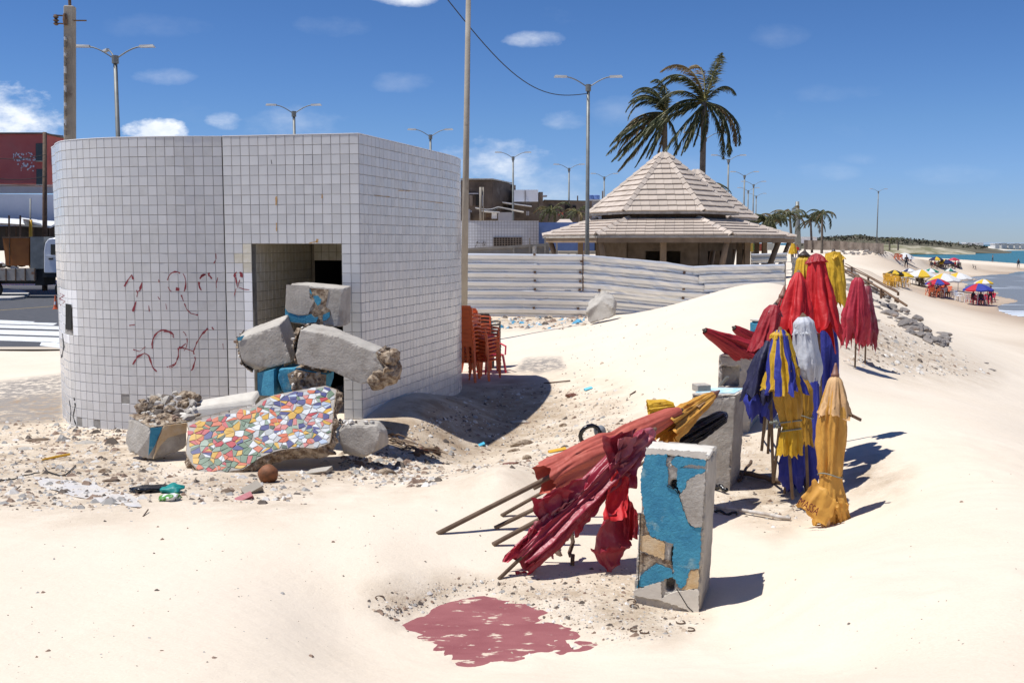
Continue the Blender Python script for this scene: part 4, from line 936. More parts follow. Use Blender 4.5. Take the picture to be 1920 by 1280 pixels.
# ------------------------------------------------------------------ balustrade pillars
Z6 = lambda x, y: (1160 + x / 2.6667, 700 + y / 2.6667)
def pillar(name, label, tl, tr, bl, br, Yl, Yr, E, slots, body='concrete_cap', cap=True, vox=.022):
    a, b, c, d = P(*bl, Yl), P(*br, Yr), P(*tr, Yr), P(*tl, Yl); E = Vector(E); root = thing(name, label, 'pillar', (a.x, a.y, min(a.z, b.z)))
    nrm = (b - a).cross(d - a).normalized()
    if nrm.y > 0: nrm = -nrm
    inn = -nrm * .13
    f = lambda s, t: a.lerp(b, s).lerp(d.lerp(c, s), t)
    mb = MB()
    def bx(s0, s1, t0, t1, o, e): q = [f(s0, t0), f(s1, t0), f(s1, t1), f(s0, t1)]; q = [p + o for p in q]; mb.prism(q, e)
    ts = sorted(slots, key=lambda q: q[2]); t = 0
    for (s0, s1, t0, t1) in ts:
        bx(0, 1, t, t0, Vector(), inn); bx(0, s0, t0, t1, Vector(), inn); bx(s1, 1, t0, t1, Vector(), inn); t = t1
    bx(0, 1, t, 1, Vector(), inn); bx(0, 1, 0, 1, inn * 1.02, E)
    chip(build('body', mb, M[body], root, recalc=True), .016 if vox == .022 else vox, .09, 3, .004)
    if cap: mb = MB(); q = [d, c, c + E - inn * .9, d + E - inn * .9]; cc = sum(q, Vector()) / 4; mb.prism([p + (p - cc) * .015 + Vector((0, 0, .002)) for p in q], (0, 0, .035)); chip(build('cap', mb, M['concrete_cap'], root, recalc=True), .012, .03, 8, .002)
    return root, (a, b, c, d), nrm
p1, cs, nrm = pillar('balustrade_pillar', 'nearest pillar with cracked turquoise render and three slots', (1209, 852), (1329, 862), (1186, 1140), (1311, 1168), 8.52, 8.34, (.16, .5, 0),
                     [(.47, .60, .16, .25), (.52, .64, .34, .45), (.43, .56, .745, .86)], body='concrete')
z6 = lambda L_: [Z6(x, y) for x, y in L_]
def patch(root, pts, n, p0, th, m, nm, lift=.003, jag=1.5):
    L_ = []
    for i in range(len(pts)):
        (x0, y0), (x1, y1) = pts[i], pts[(i + 1) % len(pts)]; k = max(1, int(math.hypot(x1 - x0, y1 - y0) / 3))
        for j in range(k): L_.append((x0 + (x1 - x0) * j / k + random.uniform(-jag, jag), y0 + (y1 - y0) * j / k + random.uniform(-jag, jag)))
    q = [on_plane(u, v, p0 + n * lift, n) for u, v in L_]; mb = MB(); mb.prism(q, n * th); return build(nm, mb, M[m], root, recalc=True)
pp = cs[3]
patch(p1, z6([(135, 405), (245, 403), (238, 455), (246, 468), (246, 556), (285, 580), (302, 604), (318, 660), (345, 742), (385, 772), (414, 765), (411, 870), (402, 975), (360, 975), (338, 1045), (318, 1072), (300, 1060), (272, 1010), (278, 985), (268, 930), (276, 845), (240, 838), (165, 812), (145, 770), (128, 690), (114, 590), (112, 500)]), nrm, pp, .014, 'blue', 'blue_render')
patch(p1, z6([(288, 412), (436, 432), (434, 462), (360, 452), (300, 468), (436, 478), (434, 490), (368, 515), (340, 535), (336, 572), (312, 596), (294, 560), (294, 470), (262, 446)]), nrm, pp, .014, 'blue', 'blue_render')
patch(p1, z6([(92, 1068), (112, 1005), (190, 948), (262, 975), (272, 1012), (215, 1035), (140, 1058)]), nrm, pp, .014, 'blue', 'blue_render')
patch(p1, z6([(437, 490), (418, 760), (388, 768), (347, 737), (330, 660), (310, 602), (338, 572), (342, 536), (370, 516)]), nrm, pp, .022, 'concrete', 'grey_plaster_patch')
patch(p1, z6([(352, 980), (402, 978), (398, 1074), (312, 1078), (338, 1050)]), nrm, pp, .010, 'orange_render', 'ochre_render')
patch(p1, z6([(78, 1078), (140, 1060), (214, 1038), (214, 1120), (250, 1100), (300, 1082), (402, 1078), (400, 1210), (330, 1172), (210, 1130), (80, 1106)]), nrm, pp, .018, 'concrete_cap', 'grey_plaster_patch')
patch(p1, z6([(110, 812), (150, 806), (232, 845), (228, 930), (160, 900), (108, 880)]), nrm, pp, .012, 'orange_render', 'brown_render')
patch(p1, z6([(98, 700), (125, 700), (140, 775), (160, 812), (108, 808)]), nrm, pp, .004, 'rubble', 'bare_mortar')
patch(p1, z6([(100, 890), (160, 905), (262, 938), (266, 972), (190, 944), (100, 1000)]), nrm, pp, .004, 'rubble', 'bare_mortar')
patch(p1, z6([(140, 372), (440, 392), (438, 430), (290, 408), (245, 402), (135, 404)]), nrm, pp, .012, 'concrete_cap', 'top_mortar_strip')
for k in range(16):
    x, y = random.choice([(random.uniform(100, 260), random.uniform(895, 960)), (random.uniform(100, 150), random.uniform(700, 800)), (random.uniform(230, 300), random.uniform(440, 470))])
    q = on_plane(*Z6(x, y), pp, nrm); s = random.uniform(.006, .018); mb = MB(); mb.rock(q, s * 1.4, s, s, k, 1); build('stone_fragment', mb, pm[k % 5], p1)
for L_ in ([(290, 1075), (318, 1120), (345, 1165), (372, 1190)], [(98, 1070), (104, 900), (110, 700)], [(240, 560), (285, 582), (298, 602)]):
    mb = MB(); mb.tube([on_plane(*Z6(x, y), pp + nrm * .022, nrm) for x, y in L_], .004, 5); build('crack', mb, M['black'], p1)
p2, cs2, n2_ = pillar('balustrade_pillar', 'second pillar, sky blue painted top, behind the leaning parasol pile', (1298, 742), (1380, 744), (1290, 925), (1368, 925), 12.9, 12.8, (.24, .5, 0), [(.4, .55, .3, .42)], body='concrete')
q = [cs2[3], cs2[2], cs2[2] + Vector((.24, .5, 0)), cs2[3] + Vector((.24, .5, 0))]; mb = MB(); mb.prism([p + Vector((0, 0, .037)) + (sum(q, Vector()) / 4 - p) * .1 for p in q], (0, 0, .008))
build('blue_paint_patch', mb, mat('pale_blue_paint', (.28, .55, .68), (.62, .70, .68), 9, rough=.7), p2, recalc=True)
mb = MB(); c_ = P(1315, 726, 13.1); mb.obox(c_, (.09, .02, 0), (-.02, .1, 0), (0, 0, .045)); tag(build('cement_cube', mb, M['concrete'], bevel=.008), 'small grey cement cube lying on the second pillar', 'concrete block')
p3, cs3, n3_ = pillar('balustrade_pillar', 'third pillar with a large dark slot, under the leaning red parasols', (1348, 668), (1412, 671), (1342, 850), (1404, 850), 15.6, 15.5, (.25, .5, 0), [(.12, .62, .70, .90)], body='concrete')
mb = MB(); mb.beam(P(1351, 722, 15.4), P(1364, 706, 15.3), .06, .03); tag(build('metal_bracket', mb, M['galv']), 'bright metal bracket sticking out of the third pillar slot', 'bracket')
p4, cs4, n4_ = pillar('balustrade_pillar', 'farthest pillar stump with turquoise paint behind the dark red parasol', (1406, 602), (1428, 603), (1406, 640), (1428, 640), 18.8, 18.7, (.2, .4, 0), [(.3, .6, .3, .5)], body='blue')
# ------------------------------------------------------------------ folded beach parasols
def interp(prof, s):
    for (a, ra), (b, rb) in zip(prof, prof[1:]):
        if s <= b:
            t = (s - a) / (b - a) if b > a else 0; t = max(0, min(1, t)); return ra + (rb - ra) * t
    return prof[-1][1]
def canopy(T, B, prof, seed=0, folds=8, amp=.42, hem=.10, n=88, m=34, sq=(1, 1), sqdir=None, sag=None, start=0, torn=0, twist=.5, wrinkle=.12, sectors=None, phase=None):
    """cloth hanging in pleats round the axis from T to B; prof = (share of the length, radius)"""
    T, B = Vector(T), Vector(B); ax = B - T; ln = ax.length; d = ax / ln
    x = Vector(sqdir) if sqdir is not None else Vector((1, 0, 0)); x = (x - d * x.dot(d)).normalized(); y = d.cross(x)
    ph = random.Random(seed).uniform(0, 6.28) if phase is None else phase; rows = []
    def ridge(a): s_ = abs(math.sin(folds * .5 * a + ph)); return .55 * s_ + .45 * (1 - abs(math.sin(folds * a * 1.0 + ph * 2.3 + math.sin(a * 2 + seed))) ** .7)
    for i in range(m + 1):
        r = []; t = start + (1 - start) * i / m
        for k in range(n):
            a = 2 * math.pi * k / n; q = Vector((math.cos(a) * 1.3 + seed, math.sin(a) * 1.3, t * 2.2 * ln + seed * .7))
            aa = a + twist * t * t * noise.noise(q * .8) + .18 * t * noise.noise(Vector((seed * 3, a * 1.5, t * 5)))
            rd = ridge(aa); tt = t + (hem * (rd - .5) + hem * .9 * noise.noise(Vector((a * 1.7, seed, 2)))) * (max(0, t - .35) / .65) ** 1.5
            if torn and t > .6: tt += torn * (t - .6) * noise.noise(Vector((a * 5, seed, 9)))
            R = interp(prof, t) * .88; g = min(1, .2 + t * 1.5)
            # pleats: sharp outward folds with tucked valleys between
            qa = Vector((math.cos(a) * 1.3 + seed, math.sin(a) * 1.3, t * .8 * ln + seed)); sharp = 1 - abs(noise.noise(qa * 2.6)) * 2.2
            rr = R * ((1 - amp * g) + amp * g * 1.5 * rd ** .8) * (1 + wrinkle * 1.3 * noise.noise(qa * 1.3) + wrinkle * g * 1.6 * (sharp - .4) + wrinkle * .35 * (1 - 2 * abs(noise.noise(q * 2.4))) * g + wrinkle * .06 * noise.noise(q * 8))
            p = T + d * (tt * ln) + (x * math.cos(aa) * sq[0] + y * math.sin(aa) * sq[1]) * rr
            if sag is not None: p = p + Vector(sag) * (math.sin(math.pi * min(1, t)) * .5 + t * .5)
            r.append(p)
        r.append(r[0]); rows.append(r)
    mb = MB(); mb.sheet(rows)
    if sectors:
        cols = n; mb.m = [sectors[int((k % cols) / cols * len(sectors))] for k in range(len(mb.f))]
    return mb
def flap(corners, nx=22, ny=22, wr=.05, seed=0, ragged=.03, belly=0):
    a, b, c, d = [Vector(q) for q in corners]; n = (b - a).cross(d - a).normalized(); rows = []; L_ = max((b - a).length, (c - b).length)
    for i in range(ny + 1):
        r = []
        for k in range(nx + 1):
            s, t = k / nx, i / ny; p = a.lerp(b, s).lerp(d.lerp(c, s), t); q = p * 3.2 + Vector((seed, 0, seed))
            fold = abs(noise.noise(Vector((s * 3 + seed, t * .7, 1)))) * 2 - .3
            h = wr * (fold + noise.noise(q) * 1.2 + .5 * noise.noise(q * 2.6) + .2 * noise.noise(q * 6)); e = 1 if 0 < i < ny and 0 < k < nx else 0
            p = p + n * (h + belly * math.sin(math.pi * s) * math.sin(math.pi * t))
            if not e: p = p + Vector((noise.noise(q * 4), noise.noise(q * 4 + Vector((3, 3, 3))), noise.noise(q * 5))) * ragged * 1.6
            r.append(p)
        rows.append(r)
    mb = MB(); mb.sheet(rows); return mb
def cone(T, d, r0, r1, L_, n=12):
    mb = MB(); T = Vector(T); d = Vector(d).normalized(); mb.tube([T, T + d * L_ * .2, T + d * L_ * .22, T + d * L_ * .7, T + d * L_ * .75, T + d * L_], [r0 * .6, r0, r0 * 1.1, r1 * .8, r1, r1 * 1.05], n); return mb
def parasol(label, T, B, foot, prof, cloth, group, cat='parasol', fin=None, cap=None, pole_r=.019, name='folded_parasol', tie=None, bu=0, **kw):
    """T canopy top, B canopy bottom, foot: end of the pole"""
    T, foot = Vector(T), Vector(foot)
    if B is None:
        t_ = next(k / 100 for k in range(100) if proj(*T.lerp(foot, k / 100))[0] < bu); B = T.lerp(foot, t_)
    B = Vector(B); root = thing(name, label, cat, foot, group); d = (B - T).normalized()
    mb = MB(); mb.tube([T - d * .01, T.lerp(foot, .5), foot], [pole_r, pole_r, pole_r * .95], 10); build('pole', mb, M['wood'], root, smooth=True)
    mm = [M[q] for q in cloth] if isinstance(cloth, (tuple, list)) else M[cloth]
    build('canopy', canopy(T, B, prof, **kw), mm, root, smooth=True)
    if fin: build('finial', cone(T - d * fin[0], d, .018, fin[1], fin[0] * 1.15), M[fin[2] if len(fin) > 2 else 'finial'], root, smooth=True)
    if cap: build('vent_cap', canopy(T - d * .02, T + d * cap[0], [(0, .015), (.15, cap[1] * .45), (1, cap[1])], seed=kw.get('seed', 0) + 5, folds=kw.get('folds', 8), amp=.35, hem=cap[3] if len(cap) > 3 else .25, m=16, n=72), M[cap[2]], root, smooth=True)
    # the ribs inside the cloth
    for k in range(6):
        a = k * math.pi / 3 + .4; x = Vector((0, 0, 1)).cross(d); x = x.normalized() if x.length > .1 else Vector((1, 0, 0)); y = d.cross(x); L_ = (B - T).length
        e = T + d * L_ * .93 + (x * math.cos(a) + y * math.sin(a)) * .035
        mb = MB(); mb.tube([T + d * .05, e], .005, 5); build('rib', mb, M['rustmetal'], root)
    for tt in (tie or []):
        c = T + d * tt[0]; x = Vector((1, 0, 0)); x = (x - d * x.dot(d)).normalized(); y = d.cross(x)
        mb = MB(); mb.tube([c + (x * math.cos(a) * tt[1] + y * math.sin(a) * tt[1]) + d * .02 * math.sin(a * 2) for a in [k * math.pi / 12 for k in range(25)]], .007, 6); build('tie_rope', mb, M['rope'], root)
    return root
GS = 'folded parasols standing by the pillars'; GL = 'folded parasols in the leaning pile'
# golden parasol, front right
T, B = P(1566, 704, 11.2), P(1557, 892, 11.1)
u1 = parasol('golden yellow parasol tied near the bottom with a brown wooden finial, rightmost near one', T, B, P(1552, 1000, 11.1), [(0, .03), (.08, .09), (.35, .17), (.7, .165), (.93, .135), (1, .13)], 'f_gold', GS, fin=(.14, .045), cap=(.44, .20, 'f_tan', .12), seed=3, folds=7, amp=.30, hem=0, wrinkle=.09, tie=[(1.09, .135)])
build('lower_skirt', canopy(B - Vector((0, 0, -.01)), P(1556, 978, 11.08), [(0, .14), (.2, .15), (.6, .20), (1, .22)], seed=8, folds=7, amp=.40, hem=.28, m=24, sq=(1, .8)), M['f_gold'], u1, smooth=True)
fa, fb, fc, fd = P(1530, 905, 10.95), P(1556, 965, 10.85), P(1536, 975, 10.85), P(1489, 948, 10.9)
build('torn_panel', flap([P(1528, 900, 10.96), P(1575, 945, 10.84), P(1548, 985, 10.84), P(1488, 946, 10.92)], wr=.03, seed=2), M['f_gold'], u1, smooth=True)
build('torn_panel', flap([P(1560, 940, 10.9), P(1590, 940, 10.95), P(1590, 990, 10.95), P(1575, 985, 10.9)], wr=.03, seed=5), M['f_gold'], u1, smooth=True)
build('torn_panel', flap([P(1535, 965, 10.88), P(1558, 955, 10.86), P(1555, 990, 10.9), P(1540, 992, 10.9)], wr=.02, seed=6), M['f_tan'], u1, smooth=True)
fc_ = bpy.data.curves.new('lettering', 'FONT'); fc_.body = 'MASSA'; fc_.size = 1; fc_.extrude = .002; fc_.resolution_u = 3
fo = bpy.data.objects.new('lettering', fc_); COL.objects.link(fo); dg = bpy.context.evaluated_depsgraph_get(); lm = bpy.data.meshes.new_from_object(fo.evaluated_get(dg)); bpy.data.objects.remove(fo)
la, lb_, lc = P(1494, 944, 10.74), P(1531, 966, 10.70), P(1503, 930, 10.76); ux = (lb_ - la); uy = (lc - la); w_ = max(v.co.x for v in lm.vertices); h_ = max(v.co.y for v in lm.vertices); un = ux.cross(uy).normalized()
for v in lm.vertices: v.co = la + ux * (v.co.x / w_) + uy * (v.co.y / h_) * .9 - un * (v.co.z if un.y < 0 else -v.co.z) * 0 - ORG[u1]
lm.materials.append(M['red_paint']); lo = _link('lettering', lm, u1)
mb = MB(); mb.beam(P(1588, 774, 11.2), P(1614, 787, 11.0), .02, .03); build('broken_rib', mb, M['wood_dark'], u1)
# striped parasol
T, B = P(1463, 618, 11.8), P(1470, 738, 11.75)
u2 = parasol('blue and yellow striped parasol with mustard lower cloth tied by rope', T, P(1470, 735, 11.75), P(1486, 935, 11.8), [(0, .06), (.1, .11), (.5, .19), (1, .255)], ('f_blue', 'f_yellow'), GS, seed=11, folds=8, amp=.36, hem=.12, sectors=[0, 1, 0, 0, 1, 0, 1, 0, 0, 1, 0, 1, 0, 0, 1, 0], n=96, fin=(.035, .03, 'rustmetal'))
build('frilled_collar', canopy(T - Vector((0, 0, .01)), T - Vector((0, 0, .10)), [(0, .05), (.5, .115), (1, .12)], seed=5, folds=12, amp=.3, hem=.3, m=8), M['f_yellow'], u2, smooth=True)
build('lower_canopy', canopy(P(1474, 690, 11.75), P(1483, 800, 11.8), [(0, .16), (.5, .17), (.85, .115), (1, .10)], seed=15, folds=5, amp=.3, hem=0, m=26), M['f_mustard'], u2, smooth=True)
build('lower_skirt', canopy(P(1483, 797, 11.8), P(1482, 850, 11.8), [(0, .10), (.4, .135), (1, .145)], seed=17, folds=6, amp=.4, hem=.3, m=16), M['f_yellow'], u2, smooth=True)
for dz, r in ((790, .118), (806, .115)):
    c = P(1483, dz, 11.8); mb = MB(); mb.tube([c + Vector((math.cos(a) * r, math.sin(a) * r, .03 * math.cos(a + 1))) for a in [k * math.pi / 12 for k in range(25)]], .009, 6); build('tie_rope', mb, M['rope'], u2)
for k in range(7):
    c = P(1452 + k, 794, 11.65); mb = MB(); mb.rock(c + Vector((random.uniform(-.04, .04), 0, random.uniform(-.04, .04))), .025, .02, .02, k, 1); build('rope_knot', mb, M['rope'], u2)
# white parasol
parasol('white parasol with a torn hole, hanging behind the striped one', P(1506, 594, 12.4), P(1514, 716, 12.35), P(1512, 930, 12.5), [(0, .07), (.08, .135), (.35, .15), (.75, .2), (1, .15)], 'f_white', GS, seed=21, folds=4, amp=.22, hem=.22, fin=(.05, .05, 'rustmetal'), wrinkle=.10, cap=(.20, .15, 'f_white', .1))
# big red one
parasol('tallest bright red parasol with a pointed vent cap', P(1530, 478, 13.4), P(1540, 628, 13.2), P(1545, 905, 13.4), [(0, .06), (.06, .11), (.35, .16), (.7, .22), (1, .27)], 'f_red', GS, seed=25, folds=5, amp=.42, hem=.30, cap=(.11, .15, 'f_darkred', .1), phase=.5)
parasol('bright red parasol leaning left beside the tallest one', P(1497, 512, 12.9), P(1484, 640, 12.7), P(1500, 905, 13.2), [(0, .05), (.12, .11), (.5, .19), (1, .26)], 'f_red', GS, seed=29, folds=5, amp=.42, hem=.3, fin=(.04, .03, 'rustmetal'), phase=1.0)
parasol('dark red parasol with a whitish top, over navy cloth', P(1453, 574, 12.5), P(1428, 664, 12.4), P(1440, 850, 12.7), [(0, .07), (.12, .12), (.6, .16), (1, .19)], 'f_darkred', GS, seed=33, folds=6, amp=.3, hem=.1, fin=(.05, .03, 'darkplastic'), cap=(.10, .12, 'f_pale', .2))
parasol('parasol with a brown conical finial and tan cap behind the red ones', P(1468, 556, 13.2), P(1455, 640, 13.2), P(1470, 860, 13.4), [(0, .05), (.2, .09), (1, .16)], 'f_darkred', GS, seed=35, folds=6, amp=.3, hem=.1, fin=(.15, .055), cap=(.12, .11, 'finial', .15))
parasol('navy blue parasol hanging low left of the striped one', P(1442, 640, 12.3), P(1420, 746, 12.2), P(1450, 905, 12.2), [(0, .06), (.3, .14), (1, .19)], 'f_navy', GS, seed=37, folds=6, amp=.4, hem=.2)
parasol('royal blue parasol bunched up on black legs', P(1446, 660, 12.6), P(1426, 782, 12.5), P(1428, 845, 12.5), [(0, .08), (.3, .15), (.8, .22), (1, .15)], 'f_blue', GS, seed=39, folds=5, amp=.3, hem=.2)
parasol('tall royal blue parasol reaching down to the sand', P(1549, 560, 13.7), P(1546, 885, 13.6), P(1546, 915, 13.7), [(0, .05), (.1, .14), (.3, .19), (.6, .19), (.85, .15), (1, .20)], 'f_blue', GS, seed=41, folds=5, amp=.3, hem=.05, m=44)
parasol('blue parasol slumped low between dark poles', P(1500, 800, 12.6), P(1498, 912, 12.5), P(1470, 925, 12.5), [(0, .08), (.4, .2), (.8, .24), (1, .16)], 'f_blue', GS, seed=43, folds=5, amp=.4, hem=.25)
parasol('tall yellow parasol with a frilled open top', P(1563, 474, 14.3), P(1568, 572, 14.2), P(1560, 890, 14.4), [(0, .12), (.3, .155), (.7, .15), (1, .14)], 'f_yellow', GS, seed=45, folds=5, amp=.22, hem=.25, cap=(.09, .15, 'f_yellow', .6), fin=(.06, .04, 'darkplastic'))
parasol('small yellow parasol with a black top left of the red ones', P(1508, 480, 13.9), P(1502, 560, 13.8), P(1505, 880, 14.0), [(0, .06), (.1, .11), (1, .16)], 'f_yellow', GS, seed=47, folds=6, amp=.3, hem=.2, fin=(.09, .09, 'darkplastic'))
u11 = parasol('slim mustard parasol tied tight behind the striped one', P(1507, 712, 12.2), P(1510, 832, 12.15), P(1515, 925, 12.2), [(0, .06), (.15, .12), (.45, .10), (.6, .075), (1, .10)], 'f_mustard', GS, seed=49, folds=6, amp=.4, hem=.2, tie=[(.44, .1)])
GR = 'red parasols tipped over the third pillar'
parasol('dark red parasol tipped leftwards over the third pillar, longer of two', P(1322, 620, 15.4), P(1408, 668, 15.7), P(1470, 740, 16.2), [(0, .06), (.1, .085), (.6, .17), (1, .22)], 'f_darkred', GR, seed=51, folds=6, amp=.3, hem=.15, fin=(.05, .035, 'darkplastic'))
parasol('dark red parasol tipped leftwards behind the third pillar, shorter of two', P(1377, 615, 16.4), P(1440, 655, 16.6), P(1480, 700, 16.8), [(0, .06), (.1, .085), (1, .18)], 'f_darkred', GR, seed=53, folds=6, amp=.3, hem=.15, fin=(.05, .035, 'darkplastic'))
GT = 'torn red parasols standing alone'
a_, b_ = G(1603, 689), G(1622, 682)
parasol('torn raspberry red parasol standing alone, left of the pair', P(1609, 520, a_.y), P(1602, 640, a_.y), a_, [(0, .07), (.06, .14), (.25, .20), (.6, .30), (1, .27)], 'f_pink', GT, seed=55, folds=6, amp=.36, hem=.16, torn=.5, fin=(.06, .06, 'rustmetal'))
u13 = parasol('torn faded red parasol standing alone, right of the pair', P(1626, 536, b_.y), P(1624, 645, b_.y), b_, [(0, .06), (.06, .1), (.4, .15), (.75, .24), (1, .22)], 'f_crimson', GT, seed=57, folds=6, amp=.4, hem=.16, torn=.6)
# ------------------------------------------------------------------ the pile leaning on the pillars
Z5 = lambda x, y: (800 + x / 2.782, 700 + y / 2.782)
def z5(x, y, Y): return P(*Z5(x, y), Y)
T = z5(1545, 95, 12.2)
parasol('tan and gold parasol with wooden finial, topmost tip of the leaning pile', T + (z5(1490, 115, 12.1) - T) * .9, z5(1240, 300, 11.2), z5(560, 600, 10.7), [(0, .045), (.12, .085), (.5, .13), (1, .19)], 'f_gold', GL, seed=61, folds=9, amp=.4, hem=.1, fin=(.16, .05), cap=(.55, .12, 'f_tan', .15))
parasol('glossy black parasol bundle under the tan one on the second pillar', z5(1558, 215, 12.4), z5(1290, 370, 11.7), z5(900, 600, 11.2), [(0, .05), (.1, .10), (1, .13)], 'f_black', GL, seed=63, folds=9, amp=.5, hem=.1)
parasol('faded orange red parasol with two folded tiers in the leaning pile', z5(1320, 195, 11.3), None, G(*Z5(55, 836)), [(0, .05), (.08, .10), (.42, .17), (.5, .15), (.56, .19), (1, .20)], 'f_orange', GL, seed=65, folds=5, amp=.16, wrinkle=.06, hem=.05, m=46, bu=1023, fin=(.05, .03, 'rustmetal'), pole_r=.026)
parasol('short yellow parasol seen flat behind the orange one', z5(1290, 170, 12.0), z5(1155, 190, 12.0), z5(1100, 300, 12.0), [(0, .05), (.3, .10), (1, .12)], 'f_yellow', GL, seed=67, folds=4, amp=.1, hem=.02)
l1 = parasol('ragged crimson parasol spilling torn flaps, nearest in the leaning pile', z5(1180, 300, 9.9), None, G(*Z5(375, 1072)), [(0, .05), (.06, .11), (.25, .16), (.6, .12), (.85, .15), (1, .12)], 'f_crimson', GL, seed=71, bu=990, folds=7, amp=.5, hem=.16, m=60, n=110, torn=.4, fin=(.05, .03, 'rustmetal'), sag=(0, 0, -.03), wrinkle=.16)
for k, (cs_, m_, wr, bl) in enumerate([
    (((1150, 285), (1190, 350), (1070, 530), (965, 440)), 'f_crimson', .05, .04), (((1020, 470), (1120, 470), (1090, 600), (1010, 600)), 'f_crimson', .05, .03), (((930, 340), (1110, 285), (1060, 420), (960, 500)), 'f_crimson', .05, .03),
    (((985, 500), (1060, 560), (1050, 760), (925, 760)), 'f_red', .04, .05), (((950, 740), (1045, 700), (1065, 900), (850, 930)), 'f_crimson', .03, .06), (((850, 915), (1065, 890), (1010, 1000), (945, 1035)), 'f_crimson', .02, .04),
    (((1040, 620), (1110, 740), (1100, 870), (1025, 860)), 'f_darkred', .04, .03), (((545, 655), (760, 600), (740, 680), (600, 800)), 'f_crimson', .03, .05), (((600, 640), (860, 520), (800, 640), (640, 740)), 'f_crimson', .04, .04),
    (((520, 860), (610, 930), (560, 1068), (450, 960)), 'f_crimson', .02, .03), (((445, 905), (530, 860), (470, 960), (395, 990)), 'f_pink', .03, .02), (((460, 1030), (560, 1040), (550, 1070), (470, 1072)), 'f_crimson', .02, 0),
    (((640, 850), (760, 790), (740, 870), (650, 920)), 'f_pale', .03, .02), (((890, 590), (960, 550), (960, 600), (900, 625)), 'f_pale', .03, 0), (((680, 820), (735, 740), (760, 830), (715, 900)), 'f_pale', .02, 0),
    (((610, 905), (640, 900), (668, 970), (625, 930)), 'f_pale', .01, 0), (((760, 760), (900, 620), (940, 660), (770, 860)), 'f_crimson', .03, .03), (((640, 760), (900, 560), (860, 620), (660, 830)), 'f_pale', .03, .02), (((560, 780), (700, 690), (640, 800), (520, 880)), 'f_pale', .03, .02), (((700, 700), (830, 600), (800, 700), (690, 790)), 'f_pale', .03, .04), (((480, 880), (560, 800), (590, 900), (500, 960)), 'f_crimson', .03, .04), (((1000, 340), (1090, 330), (1060, 420), (980, 470)), 'f_pale', .03, .03)]):
    Yk = [9.6 + (x - 700) * .0009 - .36 - (.22 if y > 700 and x > 800 else 0) for x, y in cs_]
    build('torn_flap', flap([z5(x, y, Yy) for (x, y), Yy in zip(cs_, Yk)], wr=wr * 1.15, seed=k * 3.3, ragged=.02, belly=bl, nx=26, ny=26), M[m_], l1, smooth=True)
for (x0, y0, x1, y1) in ((600, 940, 960, 520), (640, 860, 930, 560), (745, 690, 880, 570)):
    mb = MB(); mb.tube([z5(x0, y0, 9.38), z5(x1, y1, 9.55)], .012, 6); build('rib', mb, M['wood_dark'], l1)
def stick(label, a, b, r, m='wood', name='wooden_pole', cat='pole', group=None, bend=0, seed=0):
    a, b = Vector(a), Vector(b); pts = [a.lerp(b, k / 10) + Vector((noise.noise(Vector((k * .4, seed, 0))), 0, noise.noise(Vector((k * .4, seed, 5))))) * bend for k in range(11)]
    mb = MB(); mb.tube(pts, [r * (1 + .15 * noise.noise(Vector((k, seed, 1)))) for k in range(11)], 9); o = build(name, mb, M[m], smooth=True, org=a); return tag(o, label, cat, group)
GP = 'bare parasol poles sticking out of the pile'
stick('short dark pole end just below the longest pole of the leaning pile', G(*Z5(390, 745)) + Vector((0, 0, .01)), z5(640, 600, 10.75), .02, group=GP, seed=1)
stick('light brown pole end, second from the lowest in the leaning pile', G(*Z5(355, 810)) + Vector((0, 0, .01)), z5(700, 640, 10.3), .022, group=GP, seed=2)
stick('brown pole end resting on the sand, lowest of the pole ends left of the flaps', G(*Z5(345, 897)) + Vector((0, 0, .01)), z5(720, 690, 9.95), .024, group=GP, seed=3)
stick('dark bent branch standing under the crimson parasol', G(*Z5(760, 1000)), z5(755, 800, 9.6), .02, 'wood_dark', 'dead_branch', 'branch', bend=.06, seed=4)
stick('dark stub of wood under the crimson cloth', G(*Z5(690, 990)) + Vector((0, .2, 0)), z5(680, 890, 9.8), .03, 'wood_dark', 'dead_branch', 'branch', bend=.04, seed=5)
stick('wooden stake standing under the striped parasol', G(1450, 906), P(1462, 800, 11.75), .02, 'wood', 'wooden_stake', 'stake', seed=6)
stick('left thin black rod under the bunched blue parasol', G(1431, 824), P(1440, 778, 12.6), .014, 'darkplastic', 'metal_rod', 'rod', group='black rods under the blue parasol', seed=7)
stick('right thin black rod under the bunched blue parasol', G(1447, 826), P(1449, 778, 12.6), .014, 'darkplastic', 'metal_rod', 'rod', group='black rods under the blue parasol', seed=8)
stick('white paint-stained pole lying on the sand right of the near pillar', G(1338, 952) + Vector((0, 0, .03)), G(1482, 976) + Vector((0, 0, .03)), .022, 'whitewash', 'wooden_pole', 'pole', bend=.05, seed=9)
stick('dark plank end lying against the second pillar foot', G(1373, 888) + Vector((0, 0, .05)), G(1462, 908) + Vector((0, 0, .05)), .035, 'wood', 'wooden_pole', 'pole', bend=.05, seed=10)
stick('short dark stick crossing the plank at the second pillar foot', G(1385, 905) + Vector((0, 0, .03)), G(1408, 880) + Vector((0, 0, .12)), .02, 'wood_dark', 'wooden_pole', 'stick', bend=.03, seed=11)
stick('black twisted scrap beside the near pillar', G(1332, 915) + Vector((0, 0, .04)), G(1362, 926) + Vector((0, 0, .06)), .028, 'f_black', 'plastic_scrap', 'litter', bend=.09, seed=12)
stick('black twisted scrap left of the white pole', G(1330, 958) + Vector((0, 0, .02)), G(1382, 968) + Vector((0, 0, .02)), .016, 'f_black', 'plastic_scrap', 'litter', bend=.06, seed=13)
stick('grey stone-like scrap of metal under the slumped blue parasol', G(1478, 922) + Vector((0, 0, .02)), G(1484, 900) + Vector((0, 0, .1)), .016, 'galv', 'metal_scrap', 'litter', bend=.03, seed=14)
